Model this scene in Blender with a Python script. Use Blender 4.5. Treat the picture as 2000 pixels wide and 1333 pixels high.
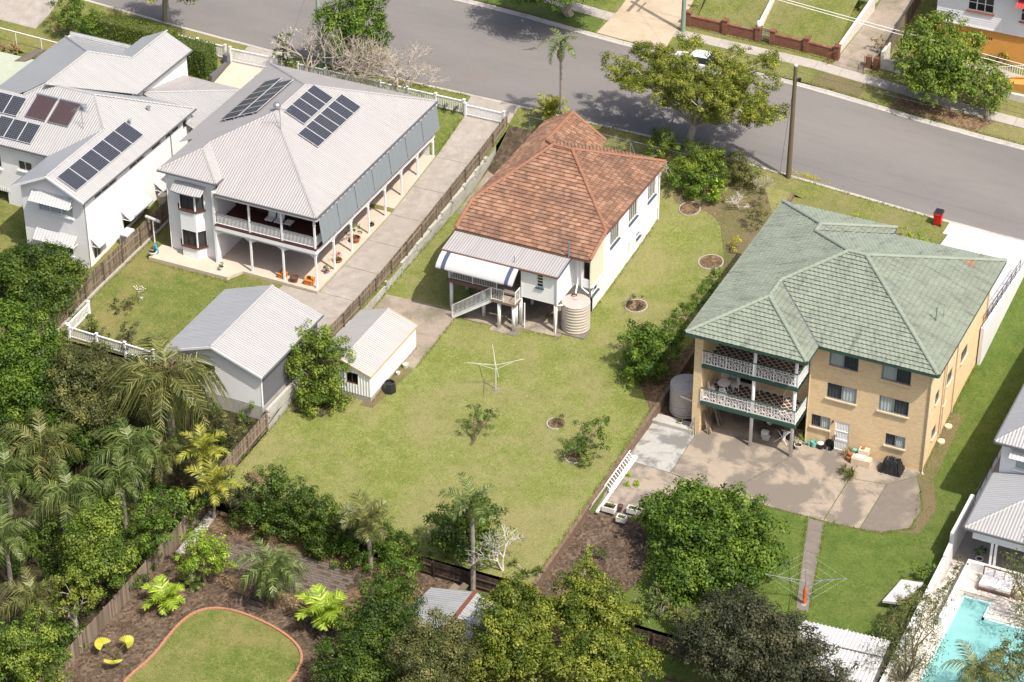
import bpy, bmesh, math, random
import numpy as np
from mathutils import Vector, Matrix
from mathutils.geometry import delaunay_2d_cdt

scene = bpy.context.scene
for _o in list(bpy.data.objects):
    bpy.data.objects.remove(_o)
COL = scene.collection
R = math.radians

# ---------------------------------------------------------------- camera
PITCH, YAW = R(33.7), R(25.05)
_fw = Vector((-math.sin(YAW) * math.cos(PITCH), math.cos(YAW) * math.cos(PITCH), -math.sin(PITCH)))
_rt = Vector((math.cos(YAW), math.sin(YAW), 0))
_up = _rt.cross(_fw)
CAM = Vector((32.65, -131.16, 98.48))
cd = bpy.data.cameras.new('camera')
cd.sensor_width = 36
cd.lens = 91.44
cd.clip_end = 3000
cam = bpy.data.objects.new('camera', cd)
COL.objects.link(cam)
cam.matrix_world = Matrix(((_rt.x, _up.x, -_fw.x, CAM.x), (_rt.y, _up.y, -_fw.y, CAM.y), (_rt.z, _up.z, -_fw.z, CAM.z), (0, 0, 0, 1)))
scene.camera = cam

# ---------------------------------------------------------------- world, sun, exposure
SUN_EL = R(57)
SUN_AZ = R(23.5)                       # light travels towards -X, turned a little towards +Y
ldir = Vector((-math.cos(SUN_AZ) * math.cos(SUN_EL), math.sin(SUN_AZ) * math.cos(SUN_EL), -math.sin(SUN_EL)))
w = bpy.data.worlds.new('World')
scene.world = w
w.use_nodes = True
nt = w.node_tree
sky = nt.nodes.new('ShaderNodeTexSky')
sky.sky_type = 'NISHITA'
sky.sun_disc = False
sky.sun_elevation = SUN_EL
sky.sun_rotation = math.atan2(-ldir.x, -ldir.y)
sky.air_density = 0.8
sky.dust_density = 4.0
sky.ozone_density = 0.6
bg = nt.nodes['Background']
bg.inputs['Strength'].default_value = 0.15
nt.links.new(sky.outputs[0], bg.inputs[0])
sl = bpy.data.lights.new('sun', 'SUN')
sl.energy = 4.2
sl.angle = R(0.6)
sl.color = (1.0, 0.95, 0.87)
sun = bpy.data.objects.new('sun', sl)
COL.objects.link(sun)
sun.location = (60, -40, 90)
sun.rotation_euler = ldir.to_track_quat('-Z', 'Y').to_euler()
vs = scene.view_settings
vs.view_transform = 'Standard'
vs.look = 'None'
vs.gamma = 1
vs.use_curve_mapping = False
vs.exposure = 0.4
scene.cycles.max_bounces = 6
scene.cycles.transparent_max_bounces = 8
scene.cycles.caustics_reflective = False
scene.cycles.caustics_refractive = False
# ---------------------------------------------------------------- terrain heights (metres; z = 0 is the concrete behind the brick flats)
def lerp_table(t, v):
    if v <= t[0][0]:
        return t[0][1]
    for (a, za), (b, zb) in zip(t, t[1:]):
        if v <= b:
            return za + (zb - za) * (v - a) / (b - a)
    return t[-1][1]
XB, XT, XK, YR, YF, YK, YN = -40.2, -17.65, 4.25, -20.6, 24.4, 26.3, 38.6   # lot lines and kerbs
KN = [(-120, 7.0), (-77, 4.72), (-70, 4.28), (-63, 3.98), (-43.5, 4.02), (-28.4, 3.9), (-18.7, 3.27), (-12.4, 2.81), (-6.6, 2.43), (-1, 2.19), (40, 1.0)]
KF = [(-120, 7.6), (-77, 5.6), (-51, 5.22), (-46.7, 5.1), (-38.2, 4.45), (-33.9, 4.3), (-22.4, 4.1), (-16.6, 3.62), (-10.5, 3.06), (-4.5, 2.72), (40, 1.2)]
def h_street(x, y):
    t = (y - YK) / (YN - YK)
    return lerp_table(KN, x) * (1 - t) + lerp_table(KF, x) * t
TL = [(-21, -.9), (-17, -.75), (-12, -.5), (-9, -.35), (0, .2), (4.4, .5), (8, .72), (12, .9), (17, 1.2), (19, 1.5), (21.5, 2.2), (24.4, 3.5)]
TD = [(-21, .75), (5, .55), (12, .7), (19, .95), (22, .5), (24.4, -.35)]
def h_tile(x, y):
    return lerp_table(TL, y) + lerp_table(TD, y) * (x - XB) / (XT - XB)
BT = [(-20, -.3), (-10.6, .4), (-5, .85), (1, 1.08), (10, 1.42), (12.5, 1.56), (14.6, 1.85), (19.3, 2.5), (24.4, 3.55)]
def h_b(x, y):
    return lerp_table(BT, y)
AT = [(-13, 0), (-2.5, .6), (5, 1.3), (19, 2.9), (24.4, 3.8)]
def h_a(x, y):
    return lerp_table(AT, y) + max(0, (-66 - x)) * .03
KL = [(-20.6, -.75), (-9, -.02), (0.5, .0), (3, .3), (8, 1.0), (14, 1.9), (22, 2.75), (24.4, 2.85)]
KR = [(-20.6, -.75), (-9, -.1), (0, .0), (5.3, .75), (8.6, 1.12), (12.3, 1.3), (15.5, 1.75), (22, 2.45), (24.4, 2.4)]
def h_k(x, y):
    t = min(1, max(0, (x + 17) / 17.0))
    return lerp_table(KL, y) * (1 - t) + lerp_table(KR, y) * t
def h_p(x, y):
    return lerp_table([(-30, 0), (0, 0), (24, 2.0)], y)
def h_jungle(x, y):
    return lerp_table([(-60, -4.5), (-40, -2.9), (-23, -1.9), (-16, -.7), (-10.6, .2)], y)
def h_garden(x, y):
    return lerp_table([(-60, -3.2), (-38, -2.2), (-23, -1.75), (-20.6, -1.55)], y)
def h_north(x, y):
    return lerp_table(KF, x) + .12 + lerp_table([(38, 0), (43, .35), (60, 1.9), (90, 4)], y)
def h_verge(x, y):
    if x < -58.3:
        zf = h_a(x, YF)
    elif x < XB:
        zf = h_b(x, YF)
    elif x < XT:
        zf = h_tile(x, YF)
    else:
        zf = h_k(x, YF)
    t = (y - YF) / (YK - .15 - YF)
    return zf * (1 - t) + (lerp_table(KN, x) + .12) * t
def H(x, y):
    if y > YN:
        return h_north(x, y)
    if y > YK:
        return h_street(x, y)
    if y > YF:
        return h_verge(x, y)
    if x < -58.3 and y > -12:
        return h_a(x, y)
    if x < XB:
        return h_b(x, y) if y > -10.6 else h_jungle(x, y)
    if y < YR and x < XK + 20:
        return h_garden(x, y)
    if x < XT:
        return h_tile(x, y)
    if x < XK:
        return h_k(x, y)
    return h_p(x, y)
# ---------------------------------------------------------------- helpers
BASE = {}
def V(*a):
    return Vector(a)
def root(name, label, cat, loc, group=None, kind=None):
    o = bpy.data.objects.new(name, None)
    o.empty_display_size = .2
    COL.objects.link(o)
    o.location = loc
    BASE[o.name] = Vector(loc)
    tag(o, label, cat, group, kind)
    return o
def tag(o, label=None, cat=None, group=None, kind=None):
    if label: o['label'] = label
    if cat: o['category'] = cat
    if group: o['group'] = group
    if kind: o['kind'] = kind
    return o
def link(name, mesh, parent=None, loc=(0, 0, 0), rot=None, scale=None):
    """link a mesh as an object; loc is a world position, made local to the thing's base"""
    o = bpy.data.objects.new(name, mesh)
    COL.objects.link(o)
    if parent is not None:
        o.parent = parent
        b = BASE[parent.name]
        BASE[o.name] = b
    else:
        b = Vector((0, 0, 0))
        BASE[o.name] = b
    o.location = Vector(loc) - b
    if rot is not None:
        if isinstance(rot, Matrix):
            o.matrix_basis = Matrix.Translation(o.location) @ rot.to_4x4()
        else:
            o.rotation_euler = rot
    if scale is not None:
        o.scale = scale if hasattr(scale, '__len__') else (scale,) * 3
    return o
class MB:
    """collects faces; build() links them as one mesh object"""
    def __init__(s):
        s.v, s.f, s.m = [], [], []
    def poly(s, pts, mi=0):
        n = len(s.v)
        s.v += [tuple(p) for p in pts]
        s.f.append(tuple(range(n, n + len(pts))))
        s.m.append(mi)
    def hull8(s, p, mi=0):
        n = len(s.v)
        s.v += [tuple(q) for q in p]
        for q in ((3, 2, 1, 0), (4, 5, 6, 7), (0, 1, 5, 4), (1, 2, 6, 5), (2, 3, 7, 6), (3, 0, 4, 7)):
            s.f.append(tuple(n + i for i in q))
            s.m.append(mi)
    def box(s, x0, x1, y0, y1, z0, z1, mi=0):
        if x0 > x1: x0, x1 = x1, x0
        if y0 > y1: y0, y1 = y1, y0
        s.hull8([(x0, y0, z0), (x1, y0, z0), (x1, y1, z0), (x0, y1, z0), (x0, y0, z1), (x1, y0, z1), (x1, y1, z1), (x0, y1, z1)], mi)
    def beam(s, p, q, w, h=None, mi=0, upv=(0, 0, 1)):
        p, q = Vector(p), Vector(q)
        h = w if h is None else h
        d = (q - p).normalized()
        u = Vector(upv)
        if abs(d.dot(u)) > .98:
            u = Vector((0, 1, 0))
        a = d.cross(u).normalized()
        b = a.cross(d)
        a, b = a * w / 2, b * h / 2
        s.hull8([p - a - b, p + a - b, p + a + b, p - a + b, q - a - b, q + a - b, q + a + b, q - a + b], mi)
    def tube(s, pts, rad, n=6, mi=0, cap=True):
        pts = [Vector(p) for p in pts]
        if not hasattr(rad, '__len__'):
            rad = [rad] * len(pts)
        base = len(s.v)
        u = None
        for i, p in enumerate(pts):
            d = (pts[min(i + 1, len(pts) - 1)] - pts[max(i - 1, 0)])
            if d.length < 1e-6: d = Vector((0, 0, 1))
            d.normalize()
            if u is None:
                u = d.cross(Vector((0, 0, 1)) if abs(d.z) < .9 else Vector((1, 0, 0))).normalized()
            else:
                u = (u - d * u.dot(d)).normalized()
            w_ = d.cross(u)
            for k in range(n):
                a = 2 * math.pi * k / n
                s.v.append(tuple(p + (u * math.cos(a) + w_ * math.sin(a)) * rad[i]))
        for i in range(len(pts) - 1):
            for k in range(n):
                k2 = (k + 1) % n
                s.f.append((base + i * n + k, base + i * n + k2, base + (i + 1) * n + k2, base + (i + 1) * n + k))
                s.m.append(mi)
        if cap:
            s.f.append(tuple(base + k for k in reversed(range(n))))
            s.f.append(tuple(base + (len(pts) - 1) * n + k for k in range(n)))
            s.m += [mi, mi]
    def lathe(s, c, prof, n=16, mi=0, capb=True, capt=True):
        cx, cy, cz = c
        base = len(s.v)
        for r, z in prof:
            for k in range(n):
                a = 2 * math.pi * k / n
                s.v.append((cx + r * math.cos(a), cy + r * math.sin(a), cz + z))
        for i in range(len(prof) - 1):
            for k in range(n):
                k2 = (k + 1) % n
                s.f.append((base + i * n + k, base + i * n + k2, base + (i + 1) * n + k2, base + (i + 1) * n + k))
                s.m.append(mi)
        if capb:
            s.f.append(tuple(base + k for k in reversed(range(n)))); s.m.append(mi)
        if capt:
            s.f.append(tuple(base + (len(prof) - 1) * n + k for k in range(n))); s.m.append(mi)
    def prism(s, poly, z0, z1, mi=0):
        a = sum(p[0] * q[1] - q[0] * p[1] for p, q in zip(poly, poly[1:] + poly[:1]))
        if a < 0: poly = poly[::-1]
        n = len(poly)
        b = len(s.v)
        s.v += [(x, y, z0) for x, y in poly] + [(x, y, z1) for x, y in poly]
        s.f.append(tuple(b + i for i in reversed(range(n)))); s.m.append(mi)
        s.f.append(tuple(b + n + i for i in range(n))); s.m.append(mi)
        for i in range(n):
            j = (i + 1) % n
            s.f.append((b + i, b + j, b + n + j, b + n + i)); s.m.append(mi)
    def slab(s, pts, t, mi=0):
        """a planar polygon given thickness t downwards (roof sheets)"""
        n = len(pts)
        b = len(s.v)
        s.v += [tuple(p) for p in pts] + [(p[0], p[1], p[2] - t) for p in pts]
        s.f.append(tuple(b + i for i in range(n))); s.m.append(mi)
        s.f.append(tuple(b + n + i for i in reversed(range(n)))); s.m.append(mi)
        for i in range(n):
            j = (i + 1) % n
            s.f.append((b + j, b + i, b + n + i, b + n + j)); s.m.append(mi)
    def mesh(s, name, mats, base=(0, 0, 0), smooth=False):
        me = bpy.data.meshes.new(name)
        bx, by, bz = base
        me.from_pydata([(x - bx, y - by, z - bz) for x, y, z in s.v], [], s.f)
        if not isinstance(mats, (list, tuple)): mats = [mats]
        for m in mats: me.materials.append(m)
        if len(mats) > 1:
            me.polygons.foreach_set('material_index', s.m)
        if smooth:
            me.polygons.foreach_set('use_smooth', [True] * len(s.f))
        me.update()
        return me
    def build(s, name, mats, parent=None, smooth=False, label=None, kind=None):
        b = BASE[parent.name] if parent is not None else Vector((0, 0, 0))
        me = s.mesh(name, mats, b, smooth)
        o = bpy.data.objects.new(name, me)
        COL.objects.link(o)
        BASE[o.name] = b
        if parent is not None: o.parent = parent
        if label: o['label'] = label
        if kind: o['kind'] = kind
        return o
def single(mb, name, mats, label, cat, group=None, kind=None, smooth=False, base=None):
    """a thing that is one mesh, its origin at the base of the thing"""
    if base is None:
        xs = [p[0] for p in mb.v]; ys = [p[1] for p in mb.v]; zs = [p[2] for p in mb.v]
        base = ((min(xs) + max(xs)) / 2, (min(ys) + max(ys)) / 2, min(zs))
    o = bpy.data.objects.new(name, mb.mesh(name, mats, base, smooth))
    COL.objects.link(o)
    o.location = base
    BASE[o.name] = Vector(base)
    return tag(o, label, cat, group, kind)
def drape(name, poly, hf, mats, off=0.0, res=1.5, thick=0.0, parent=None, label=None, kind=None):
    """a sheet of ground inside a plan polygon, following the height function"""
    xs = [p[0] for p in poly]; ys = [p[1] for p in poly]
    pts, edges = [], []
    for i, p in enumerate(poly):
        q = poly[(i + 1) % len(poly)]
        L = math.hypot(q[0] - p[0], q[1] - p[1])
        n = max(1, int(L / res))
        for k in range(n):
            pts.append((p[0] + (q[0] - p[0]) * k / n, p[1] + (q[1] - p[1]) * k / n))
    nb = len(pts)
    edges = [(i, (i + 1) % nb) for i in range(nb)]
    def inside(x, y):
        c = False
        for i in range(len(poly)):
            x0, y0 = poly[i]; x1, y1 = poly[i - 1]
            if (y0 > y) != (y1 > y) and x < (x1 - x0) * (y - y0) / (y1 - y0) + x0: c = not c
        return c
    x = min(xs) + res * .5
    while x < max(xs):
        y = min(ys) + res * .5
        while y < max(ys):
            if inside(x, y):
                pts.append((x, y))
            y += res
        x += res
    vo, eo, fo, _, _, _ = delaunay_2d_cdt([Vector(p) for p in pts], edges, [list(range(nb))], 1, 1e-4)
    me = bpy.data.meshes.new(name)
    b = BASE[parent.name] if parent is not None else Vector((0, 0, 0))
    vs_ = [(p.x - b.x, p.y - b.y, hf(p.x, p.y) + off - b.z) for p in vo]
    fs = []
    for f in fo:
        f = list(f)
        a = sum(vo[f[i]].x * vo[f[(i + 1) % len(f)]].y - vo[f[(i + 1) % len(f)]].x * vo[f[i]].y for i in range(len(f)))
        fs.append(f if a > 0 else f[::-1])
    if thick:
        cnt = {}
        for f in fs:
            for i in range(len(f)):
                e = (f[i], f[(i + 1) % len(f)])
                cnt[e] = cnt.get(e, 0) + 1
        n = len(vs_)
        low = {}
        for (a, c) in list(cnt):
            if (c, a) not in cnt:
                for k in (a, c):
                    if k not in low:
                        low[k] = len(vs_)
                        vs_.append((vs_[k][0], vs_[k][1], vs_[k][2] - thick))
                fs.append([c, a, low[a], low[c]])
    me.from_pydata(vs_, [], fs)
    for m in (mats if isinstance(mats, (list, tuple)) else [mats]): me.materials.append(m)
    me.update()
    o = bpy.data.objects.new(name, me)
    COL.objects.link(o)
    BASE[o.name] = b
    if parent is not None: o.parent = parent
    if label: o['label'] = label
    if kind: o['kind'] = kind
    return o
def rects_around(u0, u1, z0, z1, ops):
    us = sorted({u0, u1, *[min(max(o[0], u0), u1) for o in ops], *[min(max(o[1], u0), u1) for o in ops]})
    out = []
    for a, b in zip(us, us[1:]):
        if b - a < 1e-4: continue
        m = (a + b) / 2
        cuts = sorted([(o[2], o[3]) for o in ops if o[0] <= m <= o[1]])
        z = z0
        for c0, c1 in cuts:
            if c0 > z: out.append((a, b, z, c0))
            z = max(z, c1)
        if z < z1: out.append((a, b, z, z1))
    return out
class Wall:
    """a wall from plan point a to b; its outside is on the right hand of a->b"""
    def __init__(s, a, b):
        s.a = Vector((a[0], a[1], 0)); s.b = Vector((b[0], b[1], 0))
        s.L = (s.b - s.a).length
        s.d = (s.b - s.a) / s.L
        s.n = Vector((s.d.y, -s.d.x, 0))
    def p(s, u, z, o=0.0):
        return s.a + s.d * u + s.n * o + Vector((0, 0, z))
    def fill(s, mb, z0, z1, ops=(), boards=0, mi=0, u0=0, u1=None, lap=.022, reveal=.14):
        u1 = s.L if u1 is None else u1
        for (a, b, c, e) in rects_around(u0, u1, z0, z1, ops):
            if boards:
                z = math.floor(c / boards) * boards
                while z < e - 1e-4:
                    za, zb = max(z, c), min(z + boards, e)
                    oa = lap * (1 - (za - z) / boards); ob = lap * (1 - (zb - z) / boards)
                    if zb - za > .005:
                        mb.poly([s.p(a, za, oa), s.p(b, za, oa), s.p(b, zb, ob), s.p(a, zb, ob)], mi)
                        mb.poly([s.p(a, za, 0), s.p(b, za, 0), s.p(b, za, oa), s.p(a, za, oa)], mi)
                    z += boards
            else:
                mb.poly([s.p(a, c), s.p(b, c), s.p(b, e), s.p(a, e)], mi)
        for o in ops:
            a, b, c, e = o[:4]
            q = [s.p(a, c), s.p(b, c), s.p(b, e), s.p(a, e)]
            r_ = [s.p(a, c, -reveal), s.p(b, c, -reveal), s.p(b, e, -reveal), s.p(a, e, -reveal)]
            for i in range(4):
                j = (i + 1) % 4
                mb.poly([q[j], q[i], r_[i], r_[j]], mi)
    def bx(s, mb, u0, u1, z0, z1, o0, o1, mi=0):
        mb.hull8([s.p(u0, z0, o1), s.p(u1, z0, o1), s.p(u1, z0, o0), s.p(u0, z0, o0), s.p(u0, z1, o1), s.p(u1, z1, o1), s.p(u1, z1, o0), s.p(u0, z1, o0)], mi)
    def window(s, parent, op, panes=2, frame='white_paint', fw=.06, sill=None, curtain=None, rows=1, depth=.07, name='window', glass='glass', hood=False):
        a, b, c, e = op[:4]
        mb = MB()
        s.bx(mb, a, b, c, c + fw, -depth - .04, -depth + .05)
        s.bx(mb, a, b, e - fw, e, -depth - .04, -depth + .05)
        s.bx(mb, a, a + fw, c + fw, e - fw, -depth - .04, -depth + .05)
        s.bx(mb, b - fw, b, c + fw, e - fw, -depth - .04, -depth + .05)
        pw = (b - a - 2 * fw) / panes
        for i in range(1, panes):
            u = a + fw + pw * i
            s.bx(mb, u - fw * .4, u + fw * .4, c + fw, e - fw, -depth - .035, -depth + .045)
        for j in range(1, rows):
            z = c + fw + (e - c - 2 * fw) * j / rows
            s.bx(mb, a + fw, b - fw, z - .02, z + .02, -depth - .03, -depth + .04)
        wo = mb.build(name, MAT[frame], parent)
        for i in range(panes):
            g = MB()
            u = a + fw + pw * i
            g.poly([s.p(u, c + fw, -depth), s.p(u + pw, c + fw, -depth), s.p(u + pw, e - fw, -depth), s.p(u, e - fw, -depth)])
            g.build('pane', MAT[glass], wo)
            if curtain and curtain[i % len(curtain)] != '-':
                cm = MB()
                k = 9
                for q in range(k):
                    ua, ub = u + pw * q / k, u + pw * (q + 1) / k
                    oa, ob = (-.1 if q % 2 else -.13), (-.13 if q % 2 else -.1)
                    cm.poly([s.p(ua, c, oa), s.p(ub, c, ob), s.p(ub, e, ob), s.p(ua, e, oa)])
                cm.build('curtain', MAT['curtain' if curtain[i % len(curtain)] == 'w' else 'dark_blind'], wo)
        if sill:
            sm = MB()
            s.bx(sm, a - .06, b + .06, c - .1, c, -.02, .12)
            sm.build('sill', MAT[sill], wo)
        return wo
def hood(parent, W, u0, u1, zt, zb, out, mat='white_tin', side='white_paint'):
    """a sloping window hood with side brackets"""
    mb = MB()
    n = max(6, int((u1 - u0) / .12))
    for i in range(n):
        a, b = u0 + (u1 - u0) * i / n, u0 + (u1 - u0) * (i + 1) / n
        za, zc = (.0 if i % 2 else .025), (.025 if i % 2 else .0)
        mb.poly([W.p(a, zb + za, out), W.p(b, zb + zc, out), W.p(b, zt + zc, .02), W.p(a, zt + za, .02)])
    o = mb.build('window_hood', MAT[mat], parent)
    for u in (u0 + .05, u1 - .05):
        m = MB()
        m.beam(W.p(u, zb, out - .03), W.p(u, zb - .02, .02), .04)
        m.beam(W.p(u, zb, out - .03), W.p(u, zt, .03), .04)
        for k in range(4):
            o_ = (out - .05) * (k + .7) / 4.5
            m.beam(W.p(u, zb - .02, o_), W.p(u, zb + (zt - zb) * (1 - o_ / out), o_), .02)
        m.build('bracket', MAT[side], o)
    return o
def pipes(parent, mat, r_, paths, name='drainpipe'):
    for p in paths:
        m_ = MB(); m_.tube(p, r_, 8); m_.build(name, MAT[mat], parent)
# ---------------------------------------------------------------- materials
MAT = {}
class NT:
    def __init__(s, name):
        s.m = bpy.data.materials.new(name)
        s.m.use_nodes = True
        s.t = s.m.node_tree
        s.b = s.t.nodes['Principled BSDF']
        MAT[name] = s.m
        s._tc = None
    def n(s, typ, **kw):
        nd = s.t.nodes.new('ShaderNode' + typ)
        for k, v in kw.items():
            setattr(nd, k, v)
        return nd
    def l(s, a, b):
        s.t.links.new(a, b)
    @property
    def tc(s):
        if s._tc is None:
            g = s.n('NewGeometry')
            s._tc = g.outputs['Position']
        return s._tc
    def noise(s, scale, detail=4, rough=.55, vec=None, dist=0.0):
        nd = s.n('TexNoise')
        nd.inputs['Scale'].default_value = scale
        nd.inputs['Detail'].default_value = detail
        nd.inputs['Roughness'].default_value = rough
        nd.inputs['Distortion'].default_value = dist
        s.l(vec if vec is not None else s.tc, nd.inputs['Vector'])
        return nd.outputs['Fac']
    def mapped(s, scale=(1, 1, 1), rot=(0, 0, 0)):
        mp = s.n('Mapping')
        mp.inputs['Scale'].default_value = scale
        mp.inputs['Rotation'].default_value = rot
        s.l(s.tc, mp.inputs['Vector'])
        return mp.outputs[0]
    def ramp(s, fac, stops):
        r = s.n('ValToRGB')
        e = r.color_ramp.elements
        while len(e) < len(stops): e.new(.5)
        for el, (p, c) in zip(e, stops):
            el.position = p
            el.color = c if len(c) == 4 else (*c, 1)
        s.l(fac, r.inputs[0])
        return r.outputs[0]
    def mix(s, fac, a, b, mode='MIX'):
        m = s.n('MixRGB', blend_type=mode)
        if isinstance(fac, (int, float)): m.inputs[0].default_value = fac
        else: s.l(fac, m.inputs[0])
        for i, c in ((1, a), (2, b)):
            if isinstance(c, tuple): m.inputs[i].default_value = (*c[:3], 1)
            else: s.l(c, m.inputs[i])
        return m.outputs[0]
    def math(s, op, a, b=0.0):
        m = s.n('Math', operation=op)
        for i, c in ((0, a), (1, b)):
            if isinstance(c, (int, float)): m.inputs[i].default_value = c
            else: s.l(c, m.inputs[i])
        return m.outputs[0]
    def col(s, c):
        if isinstance(c, tuple): s.b.inputs['Base Color'].default_value = (*c[:3], 1)
        else: s.l(c, s.b.inputs['Base Color'])
        return s
    def set(s, rough=.6, metal=0.0, spec=.5):
        s.b.inputs['Roughness'].default_value = rough
        s.b.inputs['Metallic'].default_value = metal
        s.b.inputs['Specular IOR Level'].default_value = spec
        return s
    def bump(s, h, strength=.3, dist=.02):
        b = s.n('Bump')
        b.inputs['Strength'].default_value = strength
        b.inputs['Distance'].default_value = dist
        s.l(h, b.inputs['Height'])
        s.l(b.outputs[0], s.b.inputs['Normal'])
        return s
    def sep(s):
        x = s.n('SeparateXYZ')
        s.l(s.tc, x.inputs[0])
        return x.outputs
    def attr(s, name='tint'):
        a = s.n('Attribute')
        a.attribute_name = name
        return a.outputs['Fac']
def plain(name, c, rough=.6, metal=0.0, var=.12, scale=3.0, spec=.4, dirt=None):
    """a painted or solid surface with slight unevenness"""
    m = NT(name)
    n1 = m.noise(scale, 5, .6)
    n2 = m.noise(scale * 9, 3)
    f = m.math('ADD', m.math('MULTIPLY', n1, .7), m.math('MULTIPLY', n2, .3))
    lo = tuple(max(0, x * (1 - var)) for x in c)
    hi = tuple(min(1, x * (1 + var * .7)) for x in c)
    col = m.ramp(f, [(.3, lo), (.7, hi)])
    if dirt:
        d = m.ramp(m.noise(scale * .6, 6, .7), [(.52, (0, 0, 0)), (.75, (1, 1, 1))])
        col = m.mix(m.math('MULTIPLY', d, .5), col, dirt)
    m.col(col).set(rough, metal, spec)
    m.bump(n2, .08, .01)
    return m
def grass(name, a, b, c, brown, patch=.5, browncut=(.55, .75), fine=9.0):
    m = NT(name)
    big = m.noise(.16, 5, .6, dist=.6)
    mid = m.noise(.9, 5, .65)
    fin = m.noise(fine * .6, 4, .75)
    vf = m.noise(fine * 2.2, 2, .7)
    f = m.math('ADD', m.math('MULTIPLY', mid, .3), m.math('ADD', m.math('MULTIPLY', fin, .4), m.math('MULTIPLY', vf, .3)))
    col = m.ramp(f, [(.4, a), (.5, b), (.59, c)])
    pf = m.math('ADD', m.math('MULTIPLY', big, .65), m.math('MULTIPLY', m.noise(2.3, 4, .7), .35))
    col = m.mix(m.math('MULTIPLY', m.ramp(pf, [(browncut[0], (0, 0, 0)), (browncut[1], (1, 1, 1))]), patch), col, brown)
    col = m.mix(m.math('MULTIPLY', m.ramp(vf, [(.4, (1, 1, 1)), (.52, (0, 0, 0))]), .6), col, tuple(x * .6 for x in a))
    m.col(col).set(.9, 0, .15)
    hh = m.math('ADD', fin, m.math('MULTIPLY', vf, .8))
    m.bump(hh, .9, .06)
    return m
grass('lawn_grass', (.115, .15, .028), (.185, .212, .05), (.275, .285, .1), (.29, .25, .12), .8, (.45, .62))
grass('house_lawn', (.075, .115, .02), (.135, .165, .036), (.22, .225, .07), (.26, .215, .09), .75, (.46, .6))
grass('green_lawn', (.06, .105, .018), (.10, .145, .028), (.15, .185, .045), (.19, .165, .07), .6, (.5, .68))
grass('verge_grass', (.10, .125, .026), (.155, .175, .042), (.23, .23, .075), (.26, .215, .11), .75, (.46, .62))
grass('dry_grass', (.09, .1, .035), (.14, .14, .05), (.2, .175, .08), (.2, .145, .09), .9, (.42, .6))
def mulchy(name, a, b, c, sc=6.0):
    m = NT(name)
    v = m.n('TexVoronoi')
    v.inputs['Scale'].default_value = sc
    m.l(m.tc, v.inputs['Vector'])
    n1 = m.noise(sc * 1.7, 5, .75)
    n2 = m.noise(.7, 4, .6)
    f = m.math('ADD', m.math('MULTIPLY', v.outputs['Color'], .4), m.math('MULTIPLY', n1, .6))
    col = m.ramp(f, [(.3, a), (.5, b), (.72, c)])
    col = m.mix(m.math('MULTIPLY', m.ramp(n2, [(.4, (0, 0, 0)), (.65, (1, 1, 1))]), .45), col, a)
    m.col(col).set(.95, 0, .1)
    m.bump(f, 1.0, .05)
    return m
mulchy('mulch', (.048, .033, .023), (.115, .08, .056), (.21, .155, .112))
mulchy('leaf_litter', (.075, .05, .03), (.17, .11, .065), (.27, .19, .12))
mulchy('soil', (.05, .036, .026), (.09, .066, .045), (.15, .115, .085), 3.0)
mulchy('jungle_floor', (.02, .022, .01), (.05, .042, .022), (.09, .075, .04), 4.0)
mulchy('pebbles', (.16, .15, .13), (.36, .34, .31), (.6, .58, .54), 9.0)
def concrete(name, a, b, stain, sc=.5, rough=.85, stainamt=.7, cut=(.45, .68), grain=14.0):
    m = NT(name)
    n1 = m.noise(sc, 7, .65, dist=.4)
    n2 = m.noise(sc * 5, 6, .7)
    n3 = m.noise(grain, 3, .7)
    f = m.math('ADD', m.math('MULTIPLY', n2, .5), m.math('MULTIPLY', n3, .5))
    col = m.ramp(f, [(.32, a), (.68, b)])
    col = m.mix(m.math('MULTIPLY', m.ramp(n1, [(cut[0], (0, 0, 0)), (cut[1], (1, 1, 1))]), stainamt), col, stain)
    m.col(col).set(rough, 0, .25)
    m.bump(n3, .25, .01)
    return m
concrete('concrete_warm', (.265, .218, .168), (.37, .308, .24), (.15, .13, .11), .42, cut=(.44, .54), stainamt=.85)
concrete('concrete_dark', (.135, .116, .097), (.205, .175, .145), (.28, .23, .18), .4, cut=(.52, .62))
concrete('concrete_pale', (.3, .29, .265), (.42, .405, .37), (.11, .105, .098), .75, cut=(.47, .58))
concrete('concrete_white', (.44, .43, .425), (.54, .53, .525), (.32, .31, .31), .5, cut=(.52, .75))
concrete('concrete_path', (.3, .27, .235), (.42, .38, .335), (.2, .18, .155), .4, cut=(.5, .7))
concrete('kerb_concrete', (.34, .31, .275), (.48, .45, .4), (.22, .2, .18), .6, cut=(.5, .72))
concrete('aggregate', (.20, .175, .15), (.42, .38, .335), (.3, .265, .225), .3, cut=(.45, .7), grain=30)
concrete('patio_cream', (.47, .39, .31), (.55, .465, .375), (.4, .33, .255), .5, cut=(.5, .75))
concrete('render_white', (.6, .59, .58), (.7, .69, .68), (.5, .485, .46), .5, .7, .5, (.5, .8))
concrete('block_grey', (.36, .345, .31), (.5, .475, .43), (.22, .205, .18), .8, cut=(.48, .7))
concrete('tan_drive', (.38, .3, .21), (.47, .385, .28), (.3, .235, .16), .35, cut=(.45, .7))
concrete('travertine', (.52, .47, .41), (.7, .65, .58), (.42, .37, .32), 1.2, .5, cut=(.45, .7))
concrete('old_drive', (.2, .165, .13), (.36, .3, .24), (.13, .12, .075), .35, cut=(.44, .6))
m = NT('asphalt')
n1 = m.noise(.12, 6, .6, vec=m.mapped((.35, 1.6, 1)))
n2 = m.noise(22, 3, .8)
n3 = m.noise(1.2, 5, .7, vec=m.mapped((.25, 1.4, 1)))
col = m.ramp(n2, [(.3, (.105, .098, .093)), (.7, (.205, .19, .18))])
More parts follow.
